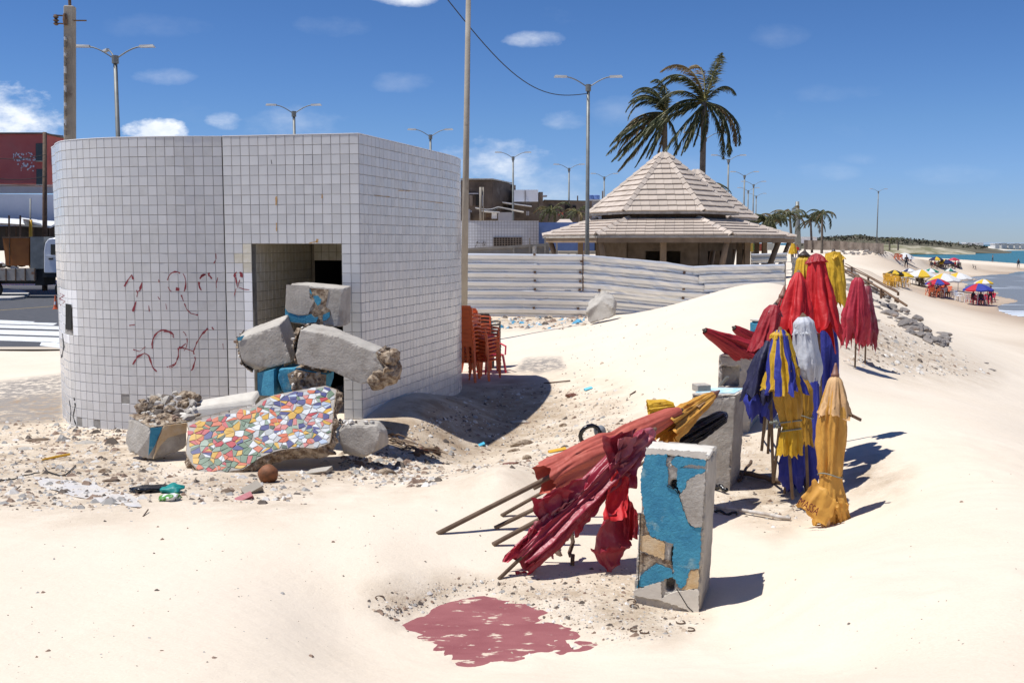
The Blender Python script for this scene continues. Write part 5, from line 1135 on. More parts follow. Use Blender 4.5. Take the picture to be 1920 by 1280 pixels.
# ------------------------------------------------------------------ corrugated metal hoarding
fence = thing('metal_hoarding', 'long dented hoarding of horizontal silver corrugated sheets in front of the pavilion', 'fence', (2, 43, -.3))
def strip(upts, m='sheetmetal', seed=0, dent=.02, parent=None, flip=1):
    """upts: (u, v_top, v_bottom, Y): one corrugation running along the hoarding"""
    par = parent or fence; rows = []; P_ = []
    for i in range(len(upts) - 1):
        a, b = upts[i], upts[i + 1]; n = max(2, int(abs(b[0] - a[0]) / 9))
        for k in range(n + (i == len(upts) - 2)): t = k / n; P_.append([a[j] + (b[j] - a[j]) * t for j in range(4)])
    # trapezoid profile: (share of the height from the top, how far it stands out)
    prof = [(0, .0), (.04, .05), (.12, .11), (.2, .12), (.58, .10), (.74, .03), (.76, 0), (.97, 0), (1.0, 0)]
    for (s, o) in prof:
        r = []
        for (u, vt, vb, Y) in P_:
            v = vt + (vb - vt) * s; p = P(u, v, Y); dn = dent * .45 * (noise.noise(Vector((u * .05, seed, s))) + .5 * noise.noise(Vector((u * .17, seed, s * 2))))
            r.append((p.x, p.y - o + dn, p.z + dn * .6))
        rows.append(r)
    mb = MB(); mb.sheet(rows)
    # thickness
    mb.sheet([[(x, y + .012, z) for x, y, z in r] for r in rows], flip=True)
    return build('corrugated_sheet', mb, M[m], par, recalc=False)
Yf = 43.5
L_ = [475, 492, 509, 526, 542, 558, 575, 592]
for i in range(7):
    d = .01 if i else 0
    strip([(800, L_[i] - .5, L_[i + 1] - .2, Yf + .05), (862, L_[i] - .3, L_[i + 1] - .3, Yf), (1001, L_[i] + 1.2, L_[i + 1] + .5, Yf)] if i < 4 else [(800, L_[i], L_[i + 1], Yf), (980, L_[i] + .8, L_[i + 1] + .8, Yf)], seed=i, m='sheetmetal')
    strip([(1001, L_[i] + 1.2, L_[i + 1] + 1, Yf - .02), (1092, L_[i] + 2.2, L_[i + 1] + 2.5, Yf - .02)] if i < 4 else [(980, L_[i] + .8, L_[i + 1] + 1, Yf - .02), (1125, L_[i] + 4, L_[i + 1] + 4, Yf - .02)], seed=i + 10)
R0 = [477, 494, 511, 528]; R1 = [478 + 17 * k for k in range(5)]
for i in range(4):
    strip([(1093, 477 + 17 * i, 494 + 17 * i, Yf - .04), (1150, 482 + 17 * i, 499 + 17 * i, Yf - .04), (1240, 490 + 17.5 * i, 507 + 17.5 * i, Yf - .1), (1300, 499 + 16 * i, 515 + 16 * i, Yf - .1), (1322 + 8 * i, 506 + 14 * i, 520 + 14 * i, Yf - .05)], seed=20 + i, dent=.07)
    strip([(1300 + 10 * i, 499 + 16 * i, 515 + 16 * i, Yf - .15), (1340, 497 + 16.5 * i, 513 + 16.5 * i, Yf - .15), (1470, 495 + 15 * i, 510 + 15 * i, Yf - .15)], seed=30 + i, dent=.06)
for i in range(3): strip([(1125, 546 + 15 * i, 561 + 15 * i, Yf + .15), (1330, 567 + 14 * i, 581 + 14 * i, Yf + .15)], seed=40 + i, dent=.03)
for u, v0, v1 in ((1000.5, 462, 592), (1093, 474, 546), (1471, 490, 545)):
    mb = MB(); mb.beam(P(u, v0, Yf + (.1 if u != 1093 else -.13)), P(u, v1, Yf + (.1 if u != 1093 else -.13)), .10 if u != 1093 else .05); build('post', mb, M['concrete'] if u != 1093 else M['rustmetal'], fence)
for u, v in [(1002, 477), (1003, 510), (1003, 526), (1003, 542), (1090, 490), (1088, 510), (1088, 527), (1087, 543), (1124, 544), (1001, 577), (1084, 578), (1283, 511), (1282, 542), (1281, 559), (1280, 480 + 22)]:
    mb = MB(); c = P(u, v, Yf - .14); mb.obox(c, (.05, 0, 0), (0, .03, 0), (0, 0, .04)); build('fixing_bolt', mb, M['rustmetal'], fence)
# further hoarding sheets and rail seen above and behind
fb = thing('metal_hoarding', 'second hoarding of silver sheets seen through the open pavilion', 'fence', (8, 60, -.3))
for i in range(2): strip([(1025, 460 + 8 * i, 468 + 8 * i, 60), (1162, 461 + 8 * i, 469 + 8 * i, 60)], seed=50 + i, parent=fb)
fb2 = thing('metal_hoarding', 'scrappy hoarding sheets right of the pavilion behind the parasols', 'fence', (14, 50, -.3))
for i in range(2): strip([(1408, 476 + 9 * i, 485 + 9 * i, 55), (1475, 474 + 9 * i, 483 + 9 * i, 55)], seed=60 + i, parent=fb2)
for i in range(4): strip([(1484, 482 + 12 * i, 494 + 12 * i, 46), (1530, 484 + 12 * i, 495 + 12 * i, 52)], 'concrete', seed=70 + i, parent=fb2)
low = thing('low_wall', 'low brown plank barrier with short posts in front of the grey tiled building', 'wall', (-1, 47, -.2))
mb = MB(); mb.hexa([P(862, 470, 47), P(1030, 462, 47), P(1030, 462, 47.2), P(862, 470, 47.2), P(862, 466, 47), P(1030, 456, 47), P(1030, 456, 47.2), P(862, 466, 47.2)]); mb.hexa([P(862, 492, 47), P(1030, 492, 47), P(1030, 492, 47.2), P(862, 492, 47.2), P(862, 470, 47.05), P(1030, 462, 47.05), P(1030, 462, 47.2), P(862, 470, 47.2)]); build('plank', mb, M['pole_conc'], low)
for u, v in ((963, 462), (993, 446), (1003, 461), (1022, 445), (1044, 455)):
    mb = MB(); mb.beam(P(u, v, 46.9), P(u, 490, 46.9), .07 if u != 1003 else .14); build('post', mb, M['concrete'] if u == 1003 else M['pole_conc'], low)
# ------------------------------------------------------------------ six-sided beach pavilion
def pavilion(label, cx, cy, s, rot, tiles=True):
    root = thing('beach_pavilion', label, 'pavilion', (cx, cy, 0), 'beach pavilions with two tiered tile roofs')
    C = Vector((cx, cy, 0)); a0 = R_(rot)
    def cor(k, R, z): a = a0 + k * math.pi / 3; return C + Vector((math.sin(a) * R * s, -math.cos(a) * R * s, z * s))
    ZA, ZU, ZL0, ZL1 = 7.3, 4.36, 4.06, 3.22; RU, RL0, RL1 = 3.75, 3.3, 6.1
    # side k spans corners k, k+1
    tmesh = {}; cnt = [0]; restb = MB()
    def tile(p, ex, ey, n, w, h, single):
        # ex along the eave, ey up the slope
        tk = .075 * s; vs = [(-w / 2, 0, 0), (w / 2, 0, 0), (w / 2, h, 0), (-w / 2, h, 0), (-w / 2, 0, tk), (w / 2, 0, tk), (w / 2, h, .012), (-w / 2, h, .012)]
        fs = [(4, 5, 6, 7), (0, 1, 5, 4), (1, 2, 6, 5), (3, 0, 4, 7)]
        mtx = Matrix((ex, ey, n)).transposed().to_4x4(); mtx.translation = p
        if single and cnt[0] < 299:
            key = (round(w, 2), round(h, 2))
            if key not in tmesh:
                me = bpy.data.meshes.new('roof_tile'); me.from_pydata(vs, [], fs); me.materials.append(M['shingle']); tmesh[key] = me
            o = bpy.data.objects.new('roof_tile', tmesh[key]); COL.objects.link(o); o.parent = root; ORG[o] = ORG[root]
            o.matrix_local = Matrix.Translation(-ORG[root]) @ mtx; cnt[0] += 1
        else: restb.add([mtx @ Vector(v) for v in vs], fs)
    def roof(R0, z0, R1, z1, rows, w0, vis):
        for k in range(6):
            a, b = cor(k, R0, z0), cor(k + 1, R0, z0); c, d = cor(k + 1, R1, z1), cor(k, R1, z1)   # a,b low edge; d,c top edge
            ex = (b - a).normalized(); up = ((c + d) / 2 - (a + b) / 2); H = up.length; ey = up.normalized(); n = ex.cross(ey)
            if n.z < 0: n = -n
            mb = MB(); dn = Vector((0, 0, -.1 * s)); mb.hexa([a + dn, b + dn, c + dn, d + dn, a, b, c, d]); build('roof_slab', mb, M['concrete'], root, recalc=True)
            rg = random.Random(k * 7 + rows)
            for r in range(rows):
                t0, t1 = r / rows, (r + 1) / rows; L0, L1 = a.lerp(d, t0), b.lerp(c, t0); M0, M1 = a.lerp(d, t1), b.lerp(c, t1)
                wid = (L1 - L0).length; nt_ = max(1, int(wid / (w0 * s)))
                off = (.5 if r % 2 else 0) * w0 * s; x = -off if off else 0
                wl0 = (M0 - L0).dot(ex); wr0 = wid - (L1 - M1).dot(ex)
                while x < wid - .03 and tiles:
                    x0, x1 = max(0, x), min(wid, x + w0 * s); xc = (x0 + x1) / 2
                    # keep inside the narrowing row
                    lo, hi = wl0 * .45, wid - (wid - wr0) * .45
                    x0c, x1c = max(x0, lo), min(x1, hi)
                    if x1c - x0c > .05:
                        p = L0 + ex * ((x0c + x1c) / 2) + n * (.015 + rg.uniform(0, .008)) + ey * rg.uniform(-.012, .012)
                        full = abs((x1c - x0c) - w0 * s) < 1e-3
                        tile(p, (ex + ey * rg.uniform(-.01, .01)).normalized(), ey, n, round(x1c - x0c - .012, 2), round(H / rows * 1.04, 2), vis and k in (0, 5, 1) and full)
                    x += w0 * s
            # ridge caps
            nc = rows
            for r in range(nc):
                p, q = a.lerp(d, r / nc), a.lerp(d, (r + 1.12) / nc); dd_ = (q - p).normalized(); sd_ = dd_.cross(Vector((0, 0, 1))).normalized(); upv = sd_.cross(dd_)
                w = .17 * s; l0 = .07 * s; mb = MB()
                vs = [p - sd_ * w + upv * .0, p + upv * (.13 * s), p + sd_ * w, q - sd_ * w * .8 - upv * .02, q + upv * (.09 * s), q + sd_ * w * .8 - upv * .02]
                vs = [v + upv * l0 * .6 for v in vs]; th = upv * -.05
                mb.add(vs + [v + th for v in vs], [(0, 1, 4, 3), (1, 2, 5, 4), (6, 7, 1, 0), (7, 8, 2, 1), (0, 3, 9, 6), (2, 8, 11, 5)]); build('ridge_tile', mb, M['shingle'], root, recalc=False)
    roof(RU, ZU, .12, ZA, 11, .42, True); roof(RL1, ZL1, RL0, ZL0, 6, .44, True)
    if restb.v: build('roof_tile_field', restb, M['shingle'], root, kind='stuff')
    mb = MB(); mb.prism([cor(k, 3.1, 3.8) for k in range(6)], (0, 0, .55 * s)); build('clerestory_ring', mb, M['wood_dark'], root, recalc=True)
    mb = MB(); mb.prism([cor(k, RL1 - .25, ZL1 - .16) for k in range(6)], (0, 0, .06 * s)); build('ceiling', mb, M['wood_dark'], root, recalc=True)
    for k in range(6):
        mb = MB(); mb.beam(cor(k, RL1 - .12, ZL1 - .2), cor(k + 1, RL1 - .12, ZL1 - .2), .10 * s, .24 * s); build('eave_beam', mb, M['timber'], root)
        mb = MB(); mb.tube([cor(k, RL1 - .35, ZL1 - .15), cor(k, RL1 - .9, 1.5), cor(k, RL1 - 1.6, -.3)], [.13 * s, .15 * s, .16 * s], 8); build('raking_post', mb, M['timber'], root, smooth=True)
        mb = MB(); mb.beam(cor(k + .5, 4.6, -.3), cor(k + .5, 4.6, ZL1 - .1), .26 * s); build('post', mb, M['timber'], root)
        # bar walls inside with openings
        a, b = cor(k, 3.3, 0), cor(k + 1, 3.3, 0); ex = (b - a); nrm = Vector((ex.y, -ex.x, 0)).normalized() * .1
        for (s0, s1, z0, z1) in ((0, 1, -.3, 3.2),) if k in (2, 3, 4) else ((0, .25, -.3, 3.2), (.75, 1, -.3, 3.2), (.25, .75, -.3, .7), (.25, .75, 2.5, 3.2)):
            p, q = a.lerp(b, s0), a.lerp(b, s1); mb = MB(); mb.hexa([p + Vector((0, 0, z0 * s)), q + Vector((0, 0, z0 * s)), q + nrm + Vector((0, 0, z0 * s)), p + nrm + Vector((0, 0, z0 * s)), p + Vector((0, 0, z1 * s)), q + Vector((0, 0, z1 * s)), q + nrm + Vector((0, 0, z1 * s)), p + nrm + Vector((0, 0, z1 * s))])
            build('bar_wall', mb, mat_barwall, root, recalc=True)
    return root
mat_barwall = mat('dark_bar_wall', (.09, .065, .042), (.16, .12, .085), 2, rough=.9)  # dark brown, to make the pavilion's interior darker
pv = pavilion('nearest beach pavilion with two tiered tile roof behind the metal hoarding', 7.62, 52, 1.0, 22)
q = P(1303, 455, 64); dup(pv, (q.x, 64, 0), 0, 1.0, 'second beach pavilion, its roof peak showing right behind the nearest one')

# ------------------------------------------------------------------ street lamps
M['lamphead'] = mat('lamp_head_grey', (.38, .38, .37), rough=.5)
def lamp_root(arms=((-1, 0), (1, 0)), name='street_lamp'):
    root = thing(name, 'x', 'street lamp', (0, 0, 0), 'street lamps'); H = 10.0
    mb = MB(); mb.tube([(0, 0, -.3), (0, 0, 4), (0, 0, H)], [.11, .095, .075], 10); build('pole', mb, M['galv'], root, smooth=True)
    mb = MB(); mb.tube([(0, 0, H - .15), (0, 0, H + .15)], [.13, .13], 10); build('collar', mb, M['galv'], root)
    for (ax, ay) in arms:
        d = Vector((ax, ay, 0)); pts = [Vector((0, 0, H)) + d * (1.12 * t) + Vector((0, 0, .5 * math.sin(t * math.pi / 2))) for t in [k / 8 for k in range(9)]]
        mb = MB(); mb.tube(pts, .028, 6); build('arm', mb, M['galv'], root, smooth=True)
        e = pts[-1]; sd_ = Vector((-d.y, d.x, 0)); mb = MB(); mb.hexa([e - d * .15 - sd_ * .08 - Vector((0, 0, .04)), e + d * .45 - sd_ * .10 - Vector((0, 0, .03)), e + d * .45 + sd_ * .10 - Vector((0, 0, .03)), e - d * .15 + sd_ * .08 - Vector((0, 0, .04)), e - d * .15 - sd_ * .06 + Vector((0, 0, .05)), e + d * .38 - sd_ * .06 + Vector((0, 0, .07)), e + d * .38 + sd_ * .06 + Vector((0, 0, .07)), e - d * .15 + sd_ * .06 + Vector((0, 0, .05))])
        build('lamp_head', mb, M['lamphead'], root)
    return root
lp3 = lamp_root(((-1, 0), (1, 0), (-.55, .7)))
def place_lamp(root, u, v, Y, label, first=False, rz=0):
    p = P(u, v, Y); H = p.z / 10.0; z0 = -.3
    # the pole top must reach this height: keep the pole's width, scale evenly
    if first: root.location = (p.x, Y, 0); root.scale = (H,) * 3; root.rotation_euler = (0, 0, rz); root['label'] = label; return root
    return dup(root, (p.x, Y, 0), rz, H, label)
place_lamp(lp3, 216, 112, 41, 'three-armed street lamp rising behind the round left part of the tiled building', True)
lp = lamp_root()
place_lamp(lp, 551, 214, 60, 'street lamp rising above the middle of the tiled building', True)
for i, (u, v, Y, lb) in enumerate([(807, 257, 73, 'small street lamp rising above the right side of the tiled building'), (962, 297, 91, 'street lamp in front of the dark soot-stained building'), (1067, 318, 105, 'street lamp between the white upper storey and the tall lamp'),
        (1133, 334, 122, 'small street lamp left of the pavilion roof, right of the tall lamp'), (1103, 165, 46.2, 'tallest two-armed street lamp, just left of the pavilion roof'), (1366, 302, 93, 'street lamp right of the palms, tallest over the second pavilion roof'),
        (1396, 331, 112, 'street lamp, second one right of the big palms'), (1413, 348, 128, 'street lamp, third one right of the big palms'), (1403, 359, 140, 'faint street lamp between the second and third right of the palms'), (1418, 369, 155, 'smallest far street lamp just above the bushy palms'),
        (1322, 262, 78, 'street lamp half hidden behind the trunk of the taller palm'), (1647, 360, 150, 'lone street lamp far right behind the sandy rise')]): place_lamp(lp, u, v, Y, lb)
for o in bpy.data.objects:
    if o.get('label', '').startswith('lone street lamp'): q = P(1647, 360, 139); z0 = hz(q.x, 139); o.location = (q.x, 139, z0); o.scale = ((q.z - z0) / 10,) * 3
# plain poles
def pole(label, name, a, b, r0, r1, m, cat='pole', n=12):
    a, b = Vector(a), Vector(b); mb = MB(); mb.tube([a, a.lerp(b, .5), b], [r0, (r0 + r1) / 2, r1], n); return tag(build(name, mb, M[m], smooth=True, org=a), label, cat)
a = P(868, 470, 33); a.z = -.4; pole('tall bare concrete pole rising past the top of the picture beside the tiled building', 'concrete_pole', a, P(879, -60, 33), .12, .075, 'pole_conc')
up = thing('utility_pole', 'peeling square concrete power pole with insulators at far left', 'utility pole', P(126, 560, 26))
a, b = P(126, 560, 26), P(131, 12, 26); a.z = -.4
mb = MB(); mb.beam(a, b, .24, .2, up=(0, 1, 0)); build('shaft', mb, M['pole_conc'], up, bevel=.02)
mb = MB(); mb.tube([b - Vector((0, 0, .1)), b + Vector((0, 0, .5))], .04, 8); build('top_pin', mb, M['rustmetal'], up)
for v in (29, 44): mb = MB(); mb.beam(P(101, v, 25.9), P(122, v + 1, 25.9), .03, .03); build('bracket', mb, M['rustmetal'], up)
mb = MB(); mb.lathe([(.03, -.14), (.07, -.1), (.03, -.06), (.075, -.02), (.03, .02), (.07, .06), (.03, .12)], P(105, 37, 25.9), 10); build('insulator', mb, M['wood_dark'], up)
mb = MB(); mb.lathe([(.04, -.14), (.06, .0), (.04, .14)], P(122, 37, 25.85), 10); build('clamp', mb, M['rustmetal'], up)
mb = MB(); mb.beam(P(138, 39, 25.9), P(162, 39, 25.9), .03, .03); build('bracket', mb, M['rustmetal'], up)
for k in range(18):
    v = 70 + k * 10.5 + random.uniform(-3, 3); mb = MB(); mb.obox(P(122.5, v, 25.86), (.012, 0, 0), (0, .06, 0), (0, 0, random.uniform(.02, .09))); build('paint_flake', mb, M['white'] if k % 3 == 0 else M['pole_conc'], up)
pole('dark wooden telegraph pole in front of the red building', 'telegraph_pole', P(84, 545, 66), P(84, 248, 66), .17, .12, 'wood_dark')
pole('slim grey pole in front of the white wall at left', 'street_pole', P(57, 520, 66), P(57, 372, 66), .06, .05, 'galv'); pole('yellow painted post below the slim grey pole', 'street_post', P(57.5, 500, 65), P(57.5, 412, 65), .11, .10, 'yellowplastic')
pole('pale slender mast between the far palms at right', 'concrete_mast', P(1496, 470, 170), P(1495, 378, 170), .6, .3, 'galv')
mb = MB(); pts = []
for k in range(25):
    t = k / 24; a, b = P(838, -2, 33), P(1099, 176, 46.2); q = a.lerp(b, t); q.z -= math.sin(math.pi * t) * 1.1; pts.append(q)
mb.tube(pts, .018, 5); tag(build('overhead_cable', mb, M['tyre']), 'sagging cable from the tall concrete pole to the tallest street lamp', 'cable')
for (x0, y0, x1, y1, lb) in ((-20, 296, 86, 290, 'upper cable crossing the red building at left'), (-20, 333, 86, 331, 'lower cable crossing the foot of the red building at left')):
    mb = MB(); a, b = P(x0, y0, 57), P(x1, y1, 57.6); mb.tube([a.lerp(b, k / 8) - Vector((0, 0, math.sin(k / 8 * math.pi) * .15)) for k in range(9)], .02, 4); tag(build('overhead_cable', mb, M['tyre']), lb, 'cable')
# ------------------------------------------------------------------ palms
M['leaf'] = mat('palm_leaf', (.045, .06, .022), (.08, .085, .03), 3, rough=.55, c3=(.20, .15, .05), c3scale=1.2, c3amt=(.56, .72), translucent=.18)
M['leaf_dry'] = mat('dry_palm_leaf', (.22, .15, .06), (.14, .10, .045), 3, rough=.7, translucent=.1)
M['rachis'] = mat('palm_rib', (.25, .22, .07), rough=.6)
M['trunk'] = mat('palm_trunk', (.10, .08, .06), (.17, .14, .11), 2, rough=.95, bump=.6, bscale=8)
def frond(base, d0, L_, wind, seed, droop=1.0, n=42, w=.06, leafL=.8):
    """one palm leaf: curved rib with hanging leaflets blown by the wind"""
    mb = MB(); p = Vector(base); d = Vector(d0).normalized(); pts = [p.copy()]; rg = random.Random(seed); step = L_ / n
    for i in range(n):
        t = i / n; d = (d + Vector((wind[0] * .05, wind[1] * .05, -.058 * droop * (.4 + t * 1.3)))).normalized(); p = p + d * step; pts.append(p.copy())
    mb.tube(pts[::2] if n % 2 == 0 else pts, [.04 * (1 - .85 * i / len(pts[::2])) * (L_ / 4) for i in range(len(pts[::2]))] if n % 2 == 0 else .02, 4, 1, cap=False)
    for i in range(2, n + 1):
        t = i / n; q = pts[i]; tg = (pts[i] - pts[i - 1]).normalized(); sd_ = tg.cross(Vector((0, 0, 1))); sd_ = sd_.normalized() if sd_.length > .05 else Vector((1, 0, 0))
        ll = leafL * (math.sin(math.pi * min(1, t * .86 + .12)) ** .6) * L_ / 4
        for sgn in (-1, 1):
            for rep in range(2):
                v = (sd_ * sgn * rg.uniform(.35, .8) + tg * rg.uniform(.6, 1.0) + Vector((wind[0] * .8, wind[1] * .5, -.42)) + Vector((rg.uniform(-.2, .2), rg.uniform(-.2, .2), rg.uniform(-.25, .15)))).normalized()
                l = ll * rg.uniform(.7, 1.1); wv = v.cross(Vector((rg.uniform(-1, 1), rg.uniform(-1, 1), .6))).normalized() * w * L_ / 4
                b0 = q - tg * step * rep * .5; mid = b0 + v * l * .5 + Vector((0, 0, -.02)); tip = b0 + v * l + Vector((wind[0] * .12, 0, -.14 * l))
                mb.add([b0 - wv * .4, b0 + wv * .4, mid + wv * .5, mid - wv * .5, tip], [(0, 1, 2, 3), (3, 2, 4)])
    return mb
def palm(label, base, top, spec, wind=(-.55, .1), r=(.22, .14), seed=0, group='wind-blown coconut palms', lean=0, w=.06):
    base, top = Vector(base), Vector(top); root = thing('palm_tree', label, 'palm tree', base, group)
    pts = [base.lerp(top, k / 10) + Vector((lean * math.sin(math.pi * k / 10), 0, 0)) for k in range(11)]
    mb = MB(); mb.tube(pts, [r[0] + (r[1] - r[0]) * k / 10 for k in range(11)], 10, jit=.08); build('trunk', mb, M['trunk'], root, smooth=True)
    rg = random.Random(seed)
    if len(spec) < 24 and w > .061: spec = spec + [(dx + rg.uniform(-.35, .35), -dy + rg.uniform(-.3, .3), dz + rg.uniform(-.3, .3), L_ * rg.uniform(.75, .95), dr * 1.2) for (dx, dy, dz, L_, dr) in spec[:9]]
    for i, (dx, dy, dz, L_, dr) in enumerate(spec):
        mb = frond(top + Vector((rg.uniform(-.1, .1), rg.uniform(-.1, .1), rg.uniform(-.1, .1))), (dx, dy, dz), L_, wind, seed * 50 + i, dr, w=w)
        build('frond', mb, [M['leaf_dry'] if rg.random() < .16 else M['leaf'], M['rachis']], root)
    return root
def crown(n, L_, seed, up=.9, spread=1.0):
    rg = random.Random(seed); o = []
    for i in range(n):
        a = i * 2.39996 + rg.uniform(-.3, .3); e = rg.uniform(-.35, 1.1) * up; o.append((math.cos(a) * spread, math.sin(a) * spread, e + .2, L_ * rg.uniform(.75, 1.1), rg.uniform(.7, 1.2)))
    return o
# two big palms behind the pavilion; Y = 75 m: 25.6 px per metre
Yp = 75; k_ = Yp / F
def spec_px(c, lst, Y):   # tip offsets in pixels -> starting directions
    o = []
    for (du, dv, L_, dr, dy) in lst: l = math.hypot(du, dv); o.append((du / l, dy, -dv / l, L_, dr))
    return o
t1 = P(1320, 192, Yp); b1 = P(1314, 470, Yp); b1.z = -.3
palm('taller big palm with wind-swept crown, right of the two above the pavilion', b1, t1, spec_px(t1, [(-15, -105, 5.2, .95, .1), (-40, -95, 4.8, 1.0, -.2), (10, -90, 4.6, .9, .2), (32, -85, 4.6, .7, .1), (24, -90, 4.0, .8, -.3), (-50, -60, 4.2, .9, .3), (-28, -80, 4.6, 1.3, -.1), (90, 5, 4.4, 1.0, .1), (70, -10, 3.6, 1.5, .4),
    (60, 60, 4.4, .6, 0), (80, 20, 4.6, 1.5, -.2), (-100, 5, 5.6, .55, 0), (-100, 30, 6.2, .35, -.1), (-70, -10, 5.4, .8, .3), (-60, 60, 5.2, .4, -.3), (-45, 80, 4.6, .4, .2), (-20, 90, 3.8, .3, .3), (10, 95, 3.6, .3, -.2), (-5, 100, 3.2, .3, 0), (-30, 75, 4.2, .4, -.4), (-90, -30, 4.6, 1.1, .1), (25, 85, 2.6, .3, .1), (95, -5, 4.8, .9, .3), (85, 30, 4.6, 1.1, -.3), (50, -60, 3.8, .8, .2)], Yp), seed=2, wind=(-.20, .1), w=.062, r=(.2, .2))
t2 = P(1246, 212, 79); b2 = P(1250, 470, 79); b2.z = -.3
palm('shorter big palm leaning into the wind, left of the two above the pavilion', b2, t2, spec_px(t2, [(-10, -70, 4.0, 1.0, .1), (-35, -60, 4.0, 1.1, -.2), (15, -65, 3.6, .9, .2), (5, -72, 3.8, 1.1, -.3), (-25, -68, 3.8, .8, .3), (-90, 10, 5.0, .6, 0), (-80, 40, 5.4, .35, .2), (-70, 60, 5.4, .3, -.2), (-50, 80, 5.4, .2, .1), (-60, 30, 4.8, .5, -.4), (-35, 85, 4.6, .3, -.1), (-10, 80, 3.6, .3, .2), (10, 90, 3.4, .3, 0), (-85, -15, 4.4, .9, .2), (40, 30, 3.4, .8, .1), (-20, 70, 3.8, .3, -.4), (-75, 55, 4.4, .4, .4)], 79), seed=3, wind=(-.26, .1), w=.062, r=(.22, .2))
def small_palm(label, u, v, ub, Y, n, L_, seed, vb=470, wind=(-.4, .1), up=.9, r=(.2, .13)):
    t = P(u, v, Y); b = P(ub, vb, Y); b.z = -.2; return palm(label, b, t, crown(n, L_, seed, up), wind, r, seed)
small_palm('small bright green palm behind the second pavilion roof', 1330, 352, 1330, 72, 9, 1.7, 11, wind=(.4, 0))
small_palm('bushy palm left part of the clump right of the pavilions', 1412, 412, 1412, 95, 15, 2.3, 12); small_palm('broad bushy palm in front of the clump right of the pavilions', 1436, 412, 1436, 90, 24, 2.6, 13); small_palm('bushy palm at the back of the clump right of the pavilions', 1452, 418, 1450, 98, 14, 2.2, 18)
small_palm('slender palm with drooping crown left of the pale mast', 1481, 402, 1488, 120, 15, 2.9, 14); small_palm('shorter of the two palms right of the pale mast', 1520, 412, 1524, 150, 14, 3.0, 15); small_palm('taller of the two palms right of the pale mast', 1542, 400, 1541, 140, 18, 2.8, 16)
small_palm('small yellowing palm in front of the brown building', 1033, 396, 1033, 95, 16, 2.1, 17); small_palm('small yellowing palm left of the tallest lamp pole', 1082, 398, 1084, 95, 14, 2.0, 19)
small_palm('tiny far palm on the dune, left of two', 1668, 450, 1668, 420, 9, 3.6, 20, vb=466, r=(.35, .3)); small_palm('tiny far palm on the dune, right of two', 1684, 448, 1684, 420, 9, 3.6, 21, vb=466, r=(.35, .3))
# ------------------------------------------------------------------ stacked plastic chairs beside the tiled building
def chair_mesh(root, pl, x, y, z, rz=0, s=1.0, name_p=''):
    R = Matrix.Translation((x, y, z)) @ Matrix.Rotation(rz, 4, 'Z'); T_ = lambda L__: [R @ (Vector(p) * s) for p in L__]
    def add(nm, mb): mb.v = [tuple(R @ (Vector(p) * s)) for p in mb.v]; build(nm, mb, M[pl], root)
    mb = MB(); mb.hexa([(-.2, -.2, .40), (.2, -.2, .42), (.2, .2, .42), (-.2, .2, .40), (-.22, -.22, .43), (.22, -.22, .45), (.22, .22, .45), (-.22, .22, .43)]); add('seat', mb)
    for i in range(3):
        x0 = -.13 + i * .1; mb = MB(); mb.hexa([(x0, .2, .44), (x0 + .06, .2, .44), (x0 + .06, .225, .44), (x0, .225, .44), (x0, .29, .78), (x0 + .06, .29, .78), (x0 + .06, .31, .78), (x0, .31, .78)]); add('back_slat', mb)
    mb = MB(); mb.hexa([(-.22, .28, .76), (.22, .28, .76), (.22, .31, .76), (-.22, .31, .76), (-.18, .30, .85), (.18, .30, .85), (.18, .33, .85), (-.18, .33, .85)]); add('top_rail', mb)
    for sx in (-1, 1):
        for sy in (-1, 1):
            mb = MB(); mb.beam((sx * .20, sy * .18, .42), (sx * .25, sy * .25, 0), .045, .035); add('leg', mb)
        mb = MB(); mb.tube([(sx * .22, .27, .66), (sx * .27, .1, .66), (sx * .27, -.18, .63), (sx * .24, -.22, .44)], .02, 6); add('armrest', mb)
        mb = MB(); mb.beam((sx * .2, .2, .43), (sx * .2, .31, .80), .04, .03); add('back_post', mb)
def chair(pl, x, y, z, label, group, rz=0, s=1.0):
    root = thing('plastic_chair', label, 'chair', (x, y, z), group); chair_mesh(root, pl, x, y, z, rz, s); return root
first = {}
def stack(u, vb, Y, n, pl, label, group, rz, dz=.085, s=1.0, lean=0):
    p = P(u, vb, Y); z0 = hz(p.x, Y) - .02
    for k in range(n):
        key = pl
        if key not in first: first[key] = chair(pl, 0, 0, 0, 'x', group)
        r = first[key] if not first[key].get('used') else None
        lb = label if n == 1 else label.replace(' in the ', ', ' + (['lowest', 'second', 'third', 'fourth', 'fifth', 'sixth', 'seventh', 'eighth', 'ninth', 'tenth'][k] if k < n - 1 else 'topmost') + ' in the ')
        if r is None: r = dup(first[key], (0, 0, 0), 0, 1, lb, group); r['used'] = 1
        else: first[key]['used'] = 1
        r.location = (p.x + lean * k, Y, z0 + k * dz); r.rotation_euler = (0, 0, rz + random.uniform(-.03, .03)); r.scale = (s,) * 3; r['label'] = lb; r['group'] = group
stack(873, 702, 23.0, 10, 'orangeplastic', 'orange plastic chair in the tall stack half hidden behind the tiled building', 'chairs of the tall orange stack', R_(170), dz=.09, s=1.1)
stack(909, 702, 23.2, 7, 'orangeplastic', 'orange plastic chair in the shorter stack right of the tall one', 'chairs of the shorter orange stack', R_(60), dz=.085, s=1.05)
stack(893, 695, 24.6, 9, 'orangeplastic', 'orange plastic chair in the stack at the back of the group', 'chairs of the rear orange stack', R_(150), dz=.085, s=1.05)
stack(913, 690, 25.6, 7, 'darkplastic', 'dark brown plastic chair in the stack behind the orange ones', 'chairs of the dark stack', R_(160), dz=.085, s=1.05)
